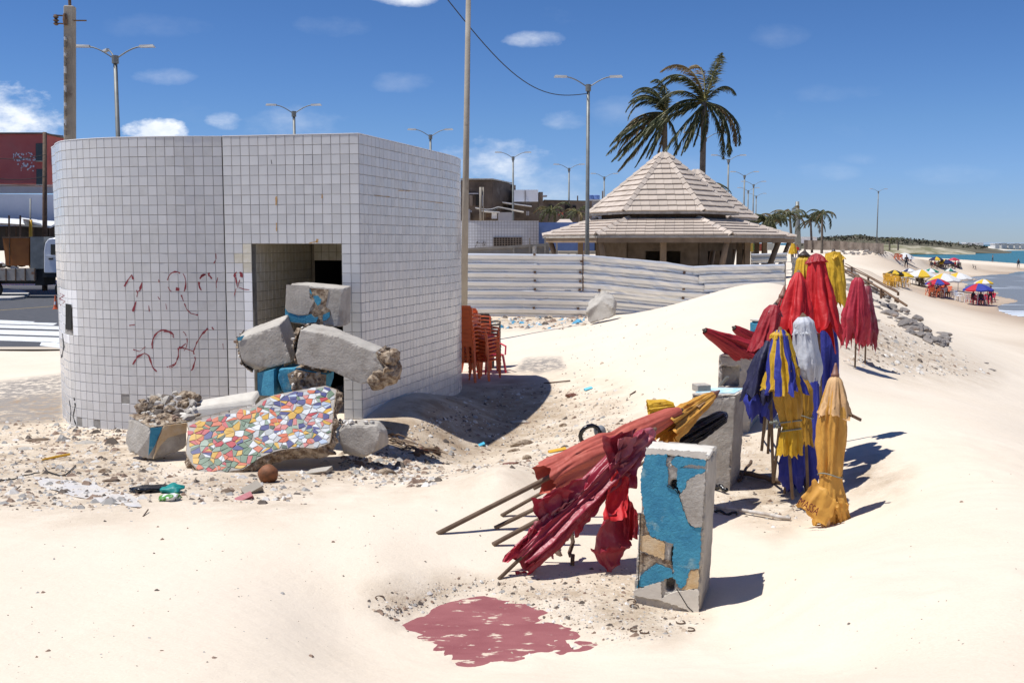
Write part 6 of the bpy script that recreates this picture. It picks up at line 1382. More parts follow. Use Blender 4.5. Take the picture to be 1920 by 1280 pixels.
stack(922, 696, 24.2, 1, 'redplastic', 'single magenta red plastic chair at the right of the chair stacks', 'lone red chair', R_(25), s=1.05)
for o in bpy.data.objects:
    if 'used' in o.keys(): del o['used']
# ------------------------------------------------------------------ small things lying about
def lying(label, name, cat, u, v, fn, m, smooth=False, lift=0):
    p = G(u, v); mb = MB(); fn(mb, p + Vector((0, 0, lift))); return tag(build(name, mb, M[m] if isinstance(m, str) else m, smooth=smooth), label, cat)
lying('reddish brown coconut on the sand below the mosaic slab', 'coconut', 'coconut', 503, 903, lambda mb, p: mb.rock(p + Vector((0, 0, .10)), .125, .12, .125, 3, 3, .12), mat('coconut_husk', (.26, .09, .03), (.14, .055, .02), 12, rough=.7, bump=.4, bscale=12), True)
cb = lambda sx, sy, sz, rz, sd: (lambda mb, p: mb.rock(p, sx, sy, sz, sd, 2, .5, rotz=rz))
def slabby(sx, sy, sz, rz, tilt=0): return lambda mb, p: mb.obox(p + Vector((0, 0, sz * .6)), (sx * math.cos(rz), sx * math.sin(rz), tilt), (-sy * math.sin(rz), sy * math.cos(rz), tilt * .5), (0, -tilt, sz))
blockf = thing('concrete_block', 'pale concrete block tipped on the sand in front of the metal hoarding', 'concrete block', G(1125, 606))
g_ = G(1125, 606); Yb = g_.y
mb = MB(); mb.prism([P(1097, 586, Yb), P(1102, 604, Yb), P(1110, 607, Yb), P(1154, 594, Yb), P(1150, 577, Yb), P(1128, 563, Yb + .3)], (.15, .8, .35)); chip(build('body', mb, M['concrete'], blockf, recalc=True), .05, .05, 4)
lying('flat grey concrete shard right of the coconut', 'concrete_shard', 'rubble', 598, 886, slabby(.16, .09, .03, -.3, .03), 'concrete'); lying('grey shard with cracked face near the small litter', 'concrete_shard', 'rubble', 473, 922, slabby(.10, .08, .04, .6, .04), 'pole_conc'); lying('small dark brown stone left of the grey shard', 'stone', 'stone', 425, 922, cb(.09, .07, .045, .2, 4), 'wood'); lying('striped scrap of packaging beside the grey shard', 'litter_scrap', 'litter', 458, 935, slabby(.09, .05, .02, .5, .03), 'f_pale')
for i, (u, v, sx, sy, sz, rz, m_, lb) in enumerate([(78, 825, .20, .10, .05, .5, 'wood', 'broken brown brick left of the round wall'), (45, 842, .13, .09, .04, .1, 'concrete', 'small grey concrete shard at far left'), (160, 830, .2, .1, .04, .3, 'concrete', 'flat stone slab at the foot of the round wall'), (205, 826, .1, .05, .05, .7, 'wood_dark', 'dark angular scrap right of the flat stone slab'),
                                    (195, 885, .1, .07, .06, .3, 'rubble', 'brown mortar lump in the sand left of the leftmost block'), (205, 902, .12, .06, .04, .2, 'wood', 'flat brown chip below the mortar lump'), (118, 850, .08, .05, .03, .6, 'finial', 'reddish tile chip beside the yellow plastic strip'), (1075, 742, .14, .08, .07, .4, 'finial', 'reddish crumpled scrap on the dirty sand'),
                                    (975, 792, .22, .10, .05, .1, 'concrete', 'flat grey stone at the edge of the building shadow'), (1055, 798, .10, .08, .06, .1, 'rubble', 'round brownish stone on the dirty sand'), (985, 832, .26, .11, .08, .5, 'rubble', 'long brown stone near the pile of parasols'), (965, 845, .12, .07, .05, .2, 'rubble', 'stone beside the long brown stone'), (955, 870, .12, .06, .04, .3, 'finial', 'broken red brick chip on the sand ridge'),
                                    (720, 888, .18, .09, .08, .2, 'rubble', 'grey mortar lump right of the mosaic slab'), (990, 860, .07, .09, .07, .2, 'rubble', 'small upright stone right of the brick chip')]):
    lying(lb, 'stone', 'stone', u, v, cb(sx, sy, sz, rz, i), m_)
lying('thin yellow plastic strip on the rubble at left', 'plastic_strip', 'litter', 105, 860, lambda mb, p: mb.tube([p + Vector((-.13, -.15, .02)), p + Vector((0, 0, .03)), p + Vector((.14, .14, .04))], [.012, .02, .018], 6), 'yellowplastic')
lying('yellow and orange plastic scrap behind the orange parasol', 'plastic_strip', 'litter', 1045, 846, slabby(.14, .04, .02, .3, .02), 'yellowplastic')
lying('blue bottle cap sized scrap on the open sand', 'plastic_scrap', 'litter', 1103, 730, slabby(.08, .05, .02, .3, .02), mat('blue_scrap', (.15, .5, .65)))
lying('turquoise scrap at the edge of the building shadow', 'plastic_scrap', 'litter', 903, 835, slabby(.05, .04, .02, .3, .02), mat('turquoise_scrap', (.05, .35, .5)))
lying('black crumpled plastic bag on the sand left of centre', 'plastic_bag', 'bag', 275, 922, lambda mb, p: mb.rock(p + Vector((0, 0, .02)), .26, .16, .07, 5, 4, .9), 'f_black', True)
M['f_teal'] = fabric('teal_plastic', (.01, .28, .25), rough=.5)
lying('teal green crumpled cloth beside the black bag', 'cloth_scrap', 'cloth', 320, 922, lambda mb, p: mb.rock(p + Vector((0, 0, .03)), .16, .12, .08, 9, 4, 1.2), 'f_teal', True); lying('green and white crushed carton below the teal cloth', 'crushed_carton', 'litter', 314, 938, lambda mb, p: mb.rock(p + Vector((0, 0, .02)), .13, .09, .06, 15, 3, 1.0), mat('green_carton', (.08, .25, .03), (.7, .7, .68), 9, rough=.5, contrast=(.48, .52)))
tg_ = thing('dark_debris_pile', 'dark rotten branch and leaf litter in the building shadow', 'debris', G(745, 830))
for k in range(16):
    p = G(720 + k * 6.2 + random.uniform(-5, 5), 818 + k * 2.6 + random.uniform(-10, 10)); mb = MB(); d = Vector((random.uniform(.05, .3), random.uniform(-.15, .1), random.uniform(-.02, .05))); mb.tube([p - d + Vector((0, 0, .03)), p + Vector((0, 0, .07)), p + d], [.008, .016, .006], 5); build('twig', mb, M['wood_dark' if k % 3 else 'wood'], tg_)
for k in range(12): p = G(800 + random.uniform(-18, 24), 850 + random.uniform(-8, 6)); mb = MB(); mb.rock(p + Vector((0, 0, .03)), .06, .03, .06, k, 1, .7); build('chip', mb, M['finial' if k % 2 else 'wood_dark'], tg_)
stick('thin black wire curving over the sand at far left', G(-10, 905) + Vector((0, 0, .01)), G(74, 890) + Vector((0, 0, .03)), .008, 'tyre', 'wire', 'wire', bend=.05, seed=20)
wr = [G(84, 878), G(90, 886), G(102, 890), G(112, 893), G(122, 893), G(132, 884), G(142, 874)]; mb = MB(); mb.tube([p + Vector((0, 0, .015)) for p in wr], .008, 6); tag(build('wire', mb, M['tyre'], smooth=True), 'black wire bent in a bow on the rubble at left', 'wire')
stick('short thin stick on the sand left, below the wire', G(22, 924), G(38, 916) + Vector((0, 0, .03)), .008, 'wood_dark', 'twig', 'twig', seed=22); stick('thin straight stick on the open sand right of the building shadow', G(1020, 719) + Vector((0, 0, .01)), G(1069, 715) + Vector((0, 0, .02)), .014, 'wood_dark', 'twig', 'twig', seed=23)
stick('short twig on the sand above the orange parasol', G(1181, 741) + Vector((0, 0, .01)), G(1192, 735) + Vector((0, 0, .02)), .012, 'wood_dark', 'twig', 'twig', seed=24); stick('tiny twig sticking up left of the black bag', G(268, 968), G(278, 960) + Vector((0, 0, .03)), .007, 'wood_dark', 'twig', 'twig', seed=25)
mb = MB(); c = G(1110, 838) + Vector((0, .3, .12)); mb.tube([c + Vector((math.cos(a) * .16, .05 * math.sin(a * 2), math.sin(a) * .16)) for a in [k * math.pi / 7 for k in range(11)]], .035, 8); tag(build('rubber_hoop', mb, M['f_black'], smooth=True), 'black rubber loop behind the orange parasol', 'hoop')
mb = MB(); mb.rock(c + Vector((.16, .1, .04)), .12, .1, .12, 8, 2, .4); tag(build('cloth_bundle', mb, mat('grey_cloth', (.18, .19, .2)), smooth=True), 'grey cloth bundle inside the black rubber loop', 'cloth')
for i, (u, v) in enumerate([(712, 1122), (1190, 1182), (1208, 1186), (1276, 1168), (1294, 1182), (1184, 1128), (1189, 1138)]):
    p = G(u, v); mb = MB(); a0 = i; mb.tube([p + Vector((math.cos(a + a0) * .035, math.sin(a + a0) * .035, .012)) for a in [k * math.pi / 6 for k in range(9)]], .006, 5); tag(build('dry_ring_pod', mb, M['wood_dark']), 'little dark curled seed pod on the sand near the red floor', 'seed pod', 'curled seed pods')

# pale plastic film half buried in the sand at left
rows = []
for i in range(9):
    r = []
    for k in range(25):
        s, t = k / 24, i / 8; u = 62 + s * 190 + t * 14; v = 903 + s * 38 + (t - .5) * (18 + 14 * math.sin(s * 3)) + 3 * noise.noise(Vector((s * 7, t, 2))); p = G(u, v); r.append(p + Vector((0, 0, .004 + .03 * max(0, noise.noise(Vector((s * 9, t * 4, 1)))))))
    rows.append(r)
mb = MB(); mb.sheet(rows); tag(build('plastic_sheet', mb, mat('grimy_plastic_film', (.52, .50, .49), (.64, .58, .50), 4, rough=.5, bump=.3, bscale=12), smooth=True), 'thin grimy plastic sheet half buried in the sand at far left', 'plastic sheet')
# ------------------------------------------------------------------ buildings at the left
M['redwall'] = mat('faded_red_wall', (.46, .10, .085), (.52, .14, .12), .5, rough=.85, c3=(.42, .16, .14), c3scale=.35, c3amt=(.55, .8))
M['darkwall'] = mat('dark_stained_wall', (.06, .045, .036), (.15, .115, .09), .5, rough=.95, c3=(.22, .19, .16), c3scale=.6, c3amt=(.56, .7))
M['whitewall'] = mat('patchy_white_wall', (.62, .63, .67), (.74, .74, .76), .4, rough=.85, c3=(.45, .40, .42), c3scale=.8, c3amt=(.6, .8))
M['greywall'] = mat('lilac_grey_wall', (.30, .30, .34), (.36, .36, .40), .6, rough=.85)
M['brownwall'] = mat('old_brown_wall', (.12, .09, .07), (.26, .21, .17), .8, rough=.95)
M['bluewall'] = mat('blue_wall_paint', (.12, .20, .44), (.15, .24, .50), 2, rough=.6)
def qbox(mb, u0, v0, u1, v1, Y, dY, slope=0, mi=0):   # box whose near face fills this pixel rectangle; slope tilts the top edge
    a, b, c, d = P(u0, v1, Y), P(u1, v1, Y), P(u1, v0 + slope, Y), P(u0, v0, Y); e = Vector((0, dY, 0)); mb.hexa([a, b, b + e, a + e, d, c, c + e, d + e], mi); return mb
def building(label, name='building', cat='building', u=0, Y=50, group=None): p = P(u, 460, Y); return thing(name, label, cat, (p.x, Y, 0), group)
rb = building('red walled two-storey building with white scrawl and dark windows at far left', 'apartment_building', u=40, Y=78)
mb = MB(); qbox(mb, -160, 250, 82, 345, 78, 10); build('wall', mb, M['redwall'], rb); mb = MB(); mb.hexa([P(82, 345, 78), P(119, 345, 83), P(119, 345, 88), P(82, 345, 88), P(82, 250, 78), P(119, 254, 83), P(119, 254, 88), P(82, 250, 88)]); build('side_wall', mb, M['greywall'], rb)
mb = MB(); qbox(mb, -160, 248.5, 84, 251, 77.8, 10.5); build('parapet', mb, M['darkwall'], rb)
for (u0, v0, u1, v1) in ((67, 269, 80, 302), (68, 317, 80, 346)): mb = MB(); qbox(mb, u0, v0, u1, v1, 77.9, .3); w = build('window', mb, M['glass'], rb); mb = MB(); qbox(mb, u0 - .8, v1 - .4, u1 + .8, v1 + 1, 77.7, .4); build('sill', mb, M['concrete'], w)
for (u0, v0, u1, v1) in ((88, 272, 101, 311), (104, 273, 116, 311)): mb = MB(); qbox(mb, u0, v0, u1, v1, 80.0, .3); build('window', mb, M['black'], rb)
mb = MB(); qbox(mb, 86, 311, 119, 313, 79.4, 1.2); build('balcony_slab', mb, M['white'], rb)
rg = random.Random(5)
for (u0, u1, v0, v1, n) in ((24, 64, 285, 300, 46), (32, 62, 304, 320, 22)):
    for k in range(n): u, v = rg.uniform(u0, u1), rg.uniform(v0, v1); mb = MB(); qbox(mb, u, v, u + rg.uniform(1, 3), v + rg.uniform(1, 4), 77.95, .02); build('scrawl_mark', mb, M['whitewall'], rb)
wb = building('long patchy white wall with lilac band in front of the red building', 'boundary_wall', 'wall', 30, 72)
mb = MB(); qbox(mb, -160, 362, 106, 425, 72, .4, 3); build('wall', mb, M['whitewall'], wb); mb = MB(); qbox(mb, -160, 347, 106, 362, 72.05, .4, 3); build('band', mb, M['greywall'], wb); mb = MB(); qbox(mb, -160, 344, 106, 347, 71.8, .8, 4); build('coping', mb, M['white'], wb)
sh = building('low open shed with white sheet roofs and dark inside at far left', 'shed', 'shed', 40, 68)
mb = MB(); qbox(mb, -160, 424, 112, 470, 69, 2); build('rear_wall', mb, M['darkwall'], sh)
for (pts, m_) in ((((-120, 411, 66), (95, 424, 66), (112, 415, 70), (-120, 402, 70)), 'white'), (((45, 412, 65), (78, 420, 65), (70, 412, 68), (40, 408, 68)), 'white')):
    mb = MB(); q = [P(*p) for p in pts]; mb.prism(q, (0, 0, -.12)); build('roof_sheet', mb, M[m_], sh, recalc=True)
for u in (12, 30, 38, 62, 92): mb = MB(); mb.beam(P(u, 500, 66.3), P(u, 424, 66.3), .1); build('post', mb, M['wood_dark'], sh)
aw = building('curved rusty orange awning on thin posts above the shed roofs', 'awning', 'awning', 20, 64)
mb = MB(); rows = [[P(u, 409 - 9 * math.sin(math.pi * min(1, max(0, (u + 20) / 78))) + (2 if u > 50 else 0), Y) for u in range(-60, 58, 6)] for Y in (63.5, 66)]; mb.sheet(rows); mb.sheet([[p - Vector((0, 0, .08)) for p in r] for r in rows], flip=True); build('canopy', mb, mat('rusty_orange_sheet', (.50, .25, .10), (.35, .13, .05), 2), aw)
for u in (17, 38): mb = MB(); mb.beam(P(u, 462, 63.6), P(u, 404, 63.6), .08); build('post', mb, M['rustmetal'], aw)
# truck
Yt = 60; tr = thing('flatbed_truck', 'battered white flatbed truck loaded with scrap, parked across the road', 'truck', G(60, 556))
tr.location.z = -.33; ORG[tr] = Vector(tr.location)
M['truckwhite'] = mat('truck_white_paint', (.60, .62, .66), (.70, .71, .73), 1, rough=.35); M['truckbed'] = mat('rusty_grey_bed', (.27, .24, .20), (.38, .34, .29), 2, rough=.9, c3=(.25, .11, .05), c3scale=3, c3amt=(.56, .68))
mb = MB(); cabp = [(82, 512), (82, 470), (84, 456), (90, 448), (100, 446), (150, 446), (152, 480), (156, 512)]; mb.prism([P(u, v, Yt) for u, v in cabp], (0, 2.1, 0)); cab = build('cab', mb, M['truckwhite'], tr, bevel=.05, recalc=True)
mb = MB(); qbox(mb, 95, 458, 108, 478, Yt - .03, .06); build('side_window', mb, M['glass'], cab); mb = MB(); qbox(mb, 120, 458, 140, 478, Yt - .03, .06); build('side_window', mb, M['glass'], cab)
mb = MB(); qbox(mb, 86, 480, 112, 482, Yt - .08, .06); build('trim', mb, M['white'], cab); mb = MB(); qbox(mb, 91, 484, 99, 487, Yt - .06, .06); build('door_handle', mb, M['darkplastic'], cab)
mb = MB(); qbox(mb, -90, 504, 65, 526, Yt, 2.2); bed = build('bed_side', mb, M['truckbed'], tr)
for u in range(-80, 66, 18): mb = MB(); qbox(mb, u, 503, u + 1.6, 527, Yt - .06, .06); build('stake', mb, M['rustmetal'], bed)
mb = MB(); qbox(mb, -90, 526, 84, 532, Yt + .4, 1.4); build('chassis', mb, M['tyre'], tr); mb = MB(); qbox(mb, 66, 505, 82, 535, Yt + .2, 1.6); build('fuel_tank', mb, M['tyre'], tr); mb = MB(); qbox(mb, 80, 508, 152, 520, Yt + .03, 2.0); build('bumper_skirt', mb, M['tyre'], tr)
mb = MB(); qbox(mb, 57, 444, 82, 504, Yt + .1, 2.0); build('headboard', mb, M['galv'], tr)
for (u, r) in ((98, .52), (150, .52), (-40, .52)):
    c = P(u, 0, Yt + .1); c.z = -.33 + r; mb = MB(); mb.tube([c - Vector((0, .12, 0)), c + Vector((0, .18, 0))], r, 20); w = build('wheel', mb, M['tyre'], tr); mb = MB(); mb.tube([c - Vector((0, .15, 0)), c - Vector((0, .10, 0))], [r * .45, r * .55], 14); build('rim', mb, M['galv'], w)
sk = building('rusty orange steel skip standing on the truck bed', 'steel_skip', 'skip', 30, 60)
mb = MB(); mb.prism([P(*q) for q in ((5, 446, 60.4), (54, 445, 60.4), (54, 498, 60.4), (11, 498, 60.4))], (0, 1.3, 0)); build('body', mb, mat('rusty_orange_paint', (.36, .13, .03), (.26, .085, .02), 1, rough=.8), sk, recalc=True); mb = MB(); qbox(mb, 4, 444, 55, 447, 60.3, 1.5); build('rim', mb, M['rustmetal'], sk)
mb = MB(); qbox(mb, 17, 447, 18, 497, 60.33, .05); build('seam_rib', mb, M['rustmetal'], sk)
sc_ = building('loose scrap heaped on the truck bed', 'scrap_heap', 'scrap', 20, 60)
for k in range(30): mb = MB(); mb.rock(P(rg.uniform(-60, 55), rg.uniform(494, 503), 60.6 + rg.uniform(0, .8)), rg.uniform(.1, .4), .2, rg.uniform(.08, .2), k, 1, .6); build('scrap_piece', mb, [M['darkwall'], M['galv'], M['rustmetal'], M['white']][k % 4], sc_)
cn = thing('traffic_cone', 'orange traffic cone peeping out at the left edge of the tiled wall', 'traffic cone', P(106, 568, 50)); mb = MB(); c = P(104.5, 572, 50); c.z = -.33; mb.lathe([(.16, 0), (.16, .03), (.11, .04), (.03, .68)], c, 14); build('body', mb, M['orangeplastic'], cn); mb = MB(); mb.lathe([(.085, .22), (.065, .38)], c + Vector((0, -.003, 0)), 14, cap=False); build('band', mb, M['white'], cn)
# dark branch shadow clump at far left: its shade is painted into the ground colour
# ------------------------------------------------------------------ buildings in the middle distance
tb = building('second round-ended building in grey tiles with a lattice vent', 'tiled_block', 'building', 940, 56)
arc_ = [P(u, 460, 56 + (.0 if 890 < u < 985 else 0) + ((900 - u) / 60) ** 2 * (u < 900) * 1.0 + ((u - 980) / 60) ** 2 * (u > 980)) for u in range(850, 1013, 4)]
def strip_wall(pts, z0, z1, th, m, root, nm): mb = MB(); mb.sheet([[(p.x, p.y, z0) for p in pts], [(p.x, p.y, z1) for p in pts], [(p.x, p.y + th, z1) for p in pts], [(p.x, p.y + th, z0) for p in pts]]); return build(nm, mb, m, root)
z1_ = P(900, 414, 56).z
def tilemat(name, c1, g, s):
    m = mat(name, c1, rough=.35); nt = m.node_tree; N = nt.nodes; L = nt.links; b = N['Principled BSDF']; br = N.new('ShaderNodeTexBrick'); tc = N.new('ShaderNodeTexCoord'); mp = N.new('ShaderNodeMapping'); mp.inputs['Rotation'].default_value = (math.pi / 2, 0, 0); L.new(tc.outputs['Object'], mp.inputs[0]); L.new(mp.outputs[0], br.inputs[0])
    br.offset = 0; br.inputs['Color1'].default_value = (*c1, 1); br.inputs['Color2'].default_value = (*[x * .93 for x in c1], 1); br.inputs['Mortar'].default_value = (*g, 1); br.inputs['Scale'].default_value = 1; br.inputs['Brick Width'].default_value = s; br.inputs['Row Height'].default_value = s; br.inputs['Mortar Size'].default_value = .012; L.new(br.outputs[0], b.inputs['Base Color']); return m
strip_wall(arc_, -.3, z1_, .3, tilemat('small_grey_tiles', (.52, .52, .54), (.26, .25, .25), .16), tb, 'wall')
mb = MB(); mb.sheet([[(p.x, p.y - .02, z1_ + .002) for p in arc_], [(p.x, p.y + 8, z1_ + .002) for p in arc_]]); build('flat_roof', mb, M['whitewall'], tb)
mb = MB(); qbox(mb, 925, 445, 979, 462, 55.94, .05); vt = build('vent_opening', mb, M['black'], tb)
for k in range(11): mb = MB(); u = 925 + k * 5.2; qbox(mb, u, 445, u + 1.5, 462, 55.88, .06); build('lattice_bar', mb, M['brownwall'], vt)
for k in range(5): mb = MB(); v = 446 + k * 3.7; qbox(mb, 925, v, 979, v + 1.1, 55.86, .06); build('lattice_bar', mb, M['brownwall'], vt)
for k in range(16): u = 890 + rg.uniform(0, 22); v = 452 + rg.uniform(0, 9); mb = MB(); qbox(mb, u, v, u + rg.uniform(.6, 1.2), v + rg.uniform(2, 4), 55.97 + ((900 - u) / 60) ** 2 * (u < 900) - .05, .02); build('scrawl_mark', mb, M['darkwall'], tb)
bb = building('low blue painted building behind the left eaves of the pavilion', 'blue_building', 'building', 1080, 58)
mb = MB(); qbox(mb, 1009, 417, 1140, 470, 58, 6); build('wall', mb, M['bluewall'], bb); mb = MB(); qbox(mb, 1115, 447, 1162, 470, 57.9, .3); build('dark_opening', mb, M['black'], bb); mb = MB(); qbox(mb, 1140, 448, 1165, 470, 58, 6); build('wall', mb, M['darkwall'], bb)
mb = MB(); c = P(1151, 456, 57.6); mb.tube([c, c + Vector((0, .05, 0))], .12, 14); build('round_sign', mb, M['white'], bb)
mb = MB(); mb.add([P(1042, 418, 60), P(1075, 418, 60), P(1068, 411, 63), P(1050, 411, 63)], [(0, 1, 2, 3)]); mb.add([P(1042, 419, 60), P(1042, 418, 60), P(1075, 418, 60), P(1075, 419, 60)], [(0, 1, 2, 3)]); build('small_tiled_roof', mb, M['shingle'], bb)
db = building('dark soot-stained building with a sloping roof line', 'old_building', 'building', 920, 98)
mb = MB(); mb.hexa([P(860, 430, 98), P(923, 430, 98), P(923, 430, 110), P(860, 430, 110), P(860, 338, 98), P(923, 338, 98), P(923, 338, 110), P(860, 338, 110)]); build('wall', mb, M['darkwall'], db)
mb = MB(); mb.hexa([P(923, 430, 98.2), P(962, 430, 104), P(962, 430, 112), P(923, 430, 112), P(923, 338.5, 98.2), P(962, 346, 104), P(962, 346, 112), P(923, 338.5, 112)]); build('side_wall', mb, M['darkwall'], db)
mb = MB(); mb.prism([P(860, 337, 97.8), P(923, 337, 97.8), P(962, 345, 103.8), P(962, 345, 110), P(860, 337, 110)], (0, 0, .12)); build('roof_edge', mb, M['concrete'], db, recalc=True)
mb = MB(); qbox(mb, 962, 347, 967, 354, 103, 3); build('chimney', mb, M['brownwall'], db)
for (u0, v0, u1, v1, m_) in ((877, 362, 897, 364, 'greywall'), (892, 364, 897, 386, 'black'), (880, 366, 886, 386, 'brownwall'), (904, 366, 906, 386, 'greywall'), (900, 362, 902, 388, 'black'), (925, 392, 931, 408, 'black')): mb = MB(); qbox(mb, u0, v0, u1, v1, 97.8, .3); build('window' if m_ == 'black' else 'ledge', mb, M[m_], db)
for u, r in ((901, .09), (906, .05)): pole('short grey utility post in front of the dark building' + (', thicker of two' if r > .07 else ', thinner of two'), 'utility_post', P(u, 425, 80), P(u, 351, 80), r, r, 'pole_conc')
hs_ = building('small lilac house with a pale sheet roof behind the grey tiled building', 'small_house', 'house', 930, 84)
mb = MB(); qbox(mb, 934, 398, 960, 420, 84, 5); build('wall', mb, M['greywall'], hs_); mb = MB(); qbox(mb, 875, 392, 880, 420, 84, 5); build('wall', mb, M['greywall'], hs_); mb = MB(); qbox(mb, 880, 398, 934, 420, 86, .3); build('rear_wall', mb, M['darkwall'], hs_); mb = MB(); qbox(mb, 880, 413, 934, 420, 84, .3); build('parapet', mb, M['brownwall'], hs_)
for pts in ([(891, 388.5), (912, 392), (922, 391), (934, 387), (982, 396), (982, 397), (934, 388.4), (922, 392.5), (912, 393.5), (891, 390)], [(900, 394), (937, 397), (937, 398.6), (905, 396.5)]): mb = MB(); mb.prism([P(u, v, 83.5) for u, v in pts], (0, 3, 0)); build('roof_sheet', mb, M['white'], hs_, recalc=True)
mb = MB(); qbox(mb, 922, 399, 932, 410, 84.2, .2); build('shutter', mb, M['whitewall'], hs_); mb = MB(); qbox(mb, 911, 400, 921, 412, 84.2, .2); build('door', mb, M['wood_dark'], hs_)
ws = building('building with a white upper storey and dark ground floor', 'old_building', 'building', 990, 100)
mb = MB(); qbox(mb, 963, 356, 1009, 378, 100, 8); build('upper_wall', mb, M['whitewall'], ws); mb = MB(); qbox(mb, 962, 378, 1010, 430, 100.2, 8); build('lower_wall', mb, M['darkwall'], ws); mb = MB(); qbox(mb, 984, 357, 985, 378, 99.9, .1); build('drain_pipe', mb, M['darkwall'], ws); mb = MB(); qbox(mb, 1010, 360, 1018, 430, 101, 5); build('side_bay', mb, M['brownwall'], ws)
mb = MB(); mb.prism([P(u, v, 99) for u, v in ((942, 378.5), (997, 386), (997, 387.6), (942, 380))], (0, 3, 0)); build('roof_sheet', mb, M['whitewall'], ws, recalc=True); mb = MB(); qbox(mb, 1018, 366, 1026, 368, 100, 2); build('slab', mb, M['greywall'], ws)
for u in (987, 990): mb = MB(); qbox(mb, u, 396, u + 2, 404, 99.9, .2); build('window', mb, M['greywall'], ws)
br_ = building('long low brown building behind the palms, left of the pavilion', 'old_building', 'building', 1100, 104)
mb = MB(); qbox(mb, 1012, 376, 1110, 430, 105, 8, 2); build('wall', mb, M['brownwall'], br_); mb = MB(); qbox(mb, 1020, 374.6, 1112, 377, 104.7, 9, 2); build('roof_edge', mb, M['darkwall'], br_); mb = MB(); qbox(mb, 1047, 398, 1056, 404, 104.6, .2); build('red_sign', mb, M['redwall'], br_)
for (u0, u1) in ((1030, 1038), (1060, 1068), (1074, 1080)): mb = MB(); qbox(mb, u0, 386, u1, 396, 104.8, .2); build('window', mb, M['black'], br_)
rt_ = building('pale rooftop with water tanks left of the pavilion roof', 'rooftop_building', 'building', 1140, 115)
mb = MB(); qbox(mb, 1100, 376, 1162, 430, 115, 8); build('wall', mb, M['greywall'], rt_); mb = MB(); qbox(mb, 1105, 374, 1162, 376.5, 114.6, 9); build('roof_edge', mb, M['white'], rt_)
for u, v in ((1107, 371), (1118, 372)): mb = MB(); c = P(u, 374, 116); mb.lathe([(.35, 0), (.4, .1), (.4, .45), (.2, .5)], c, 12); build('water_tank', mb, M['bluewall'], rt_)
for u, v in ((1129, 358), (1146, 359), (1082, 367)): mb = MB(); qbox(mb, u, v, u + 2.2, 376, 114, .3); build('chimney', mb, M['brownwall'], rt_)
# ------------------------------------------------------------------ far right: arches, walls, dunes, far town
ah = building('white arched tent roofs behind the far palms', 'tent_hall', 'tent', 1500, 260)
for k, (u0, u1, v) in enumerate(((1470, 1512, 434), (1495, 1532, 438))):
    mb = MB(); rows = [[P(u0 + (u1 - u0) * t, 448 - (448 - v) * math.sin(math.pi * (.15 + t * .85)) ** .8, Y) for t in [i / 12 for i in range(13)]] for Y in (260 - k * 4, 275)]; mb.sheet(rows); build('roof_vault', mb, M['white'], ah)
    mb = MB(); qbox(mb, u0, 444, u1, 456, 261 - k * 4, 10); build('wall', mb, M['whitewall'], ah)
gw = building('long grey board fence across the far sandy rise', 'board_fence', 'fence', 1600, 138)
ds = [(1508, 450, 465, 150), (1540, 451, 466, 148), (1575, 452, 466, 146), (1610, 455, 469, 142), (1658, 456, 473, 132)]
for a, b in zip(ds, ds[1:]):
    n = max(1, int((b[0] - a[0]) / 12))
    for i in range(n):
        f = lambda t: [a[j] + (b[j] - a[j]) * t for j in range(4)]; p, q = f(i / n), f((i + .93) / n); mb = MB(); A1, B1, C1, D1 = P(p[0], p[2] + 3, p[3]), P(q[0], q[2] + 3, q[3]), P(q[0], q[1], q[3]), P(p[0], p[1], p[3]); e = Vector((0, .15, 0)); mb.hexa([A1, B1, B1 + e, A1 + e, D1, C1, C1 + e, D1 + e]); build('board', mb, M['brownwall'], gw)
def hill(name, prof, Y, dY, m, seed, base=470, n=90):
    rows = []
    us = np.linspace(prof[0][0], prof[-1][0], n)
    for j in range(9):
        t = j / 8; r = []
        for u in us:
            vt = np.interp(u, [p[0] for p in prof], [p[1] for p in prof]); q = P(u, 455, Y + dY * (t - .5)); zt = P(u, vt, Y).z; z = SEA_Z - .3 + (zt - SEA_Z + .3) * math.sin(math.pi * min(1, .02 + t)) ** .7 * (1 + .12 * noise.noise(Vector((u * .05, t * 3, seed))))
            if t == 1: z = SEA_Z - .5
            r.append((q.x, q.y, z))
        rows.append(r)
    mb = MB(); mb.sheet(rows); return build(name, mb, m, kind='structure', smooth=True)
dsand = mat('far_dune_sand_and_scrub', (.66, .60, .50), (.14, .14, .08), .02, rough=.95, contrast=(.52, .60), detail=10); scrub = mat('dune_scrub', (.075, .065, .04), (.13, .115, .07), .06, rough=.95)
hill('dune_hills', [(1500, 452), (1540, 447), (1580, 444), (1610, 442), (1640, 446), (1700, 450), (1760, 454), (1810, 458), (1850, 464), (1900, 473)], 620, 160, scrub, 1)
hill('dune_hills', [(1640, 459), (1680, 458), (1720, 460), (1780, 462.5), (1850, 465.5), (1900, 467), (2100, 469)], 790, 90, dsand, 2)
hill('far_coast_hills', [(1700, 456), (1800, 455.5), (1850, 454), (1900, 454.5), (2000, 455.5), (2400, 456)], 2600, 500, mat('hazy_far_coast', (.20, .27, .33), (.26, .32, .37), .004), 4)
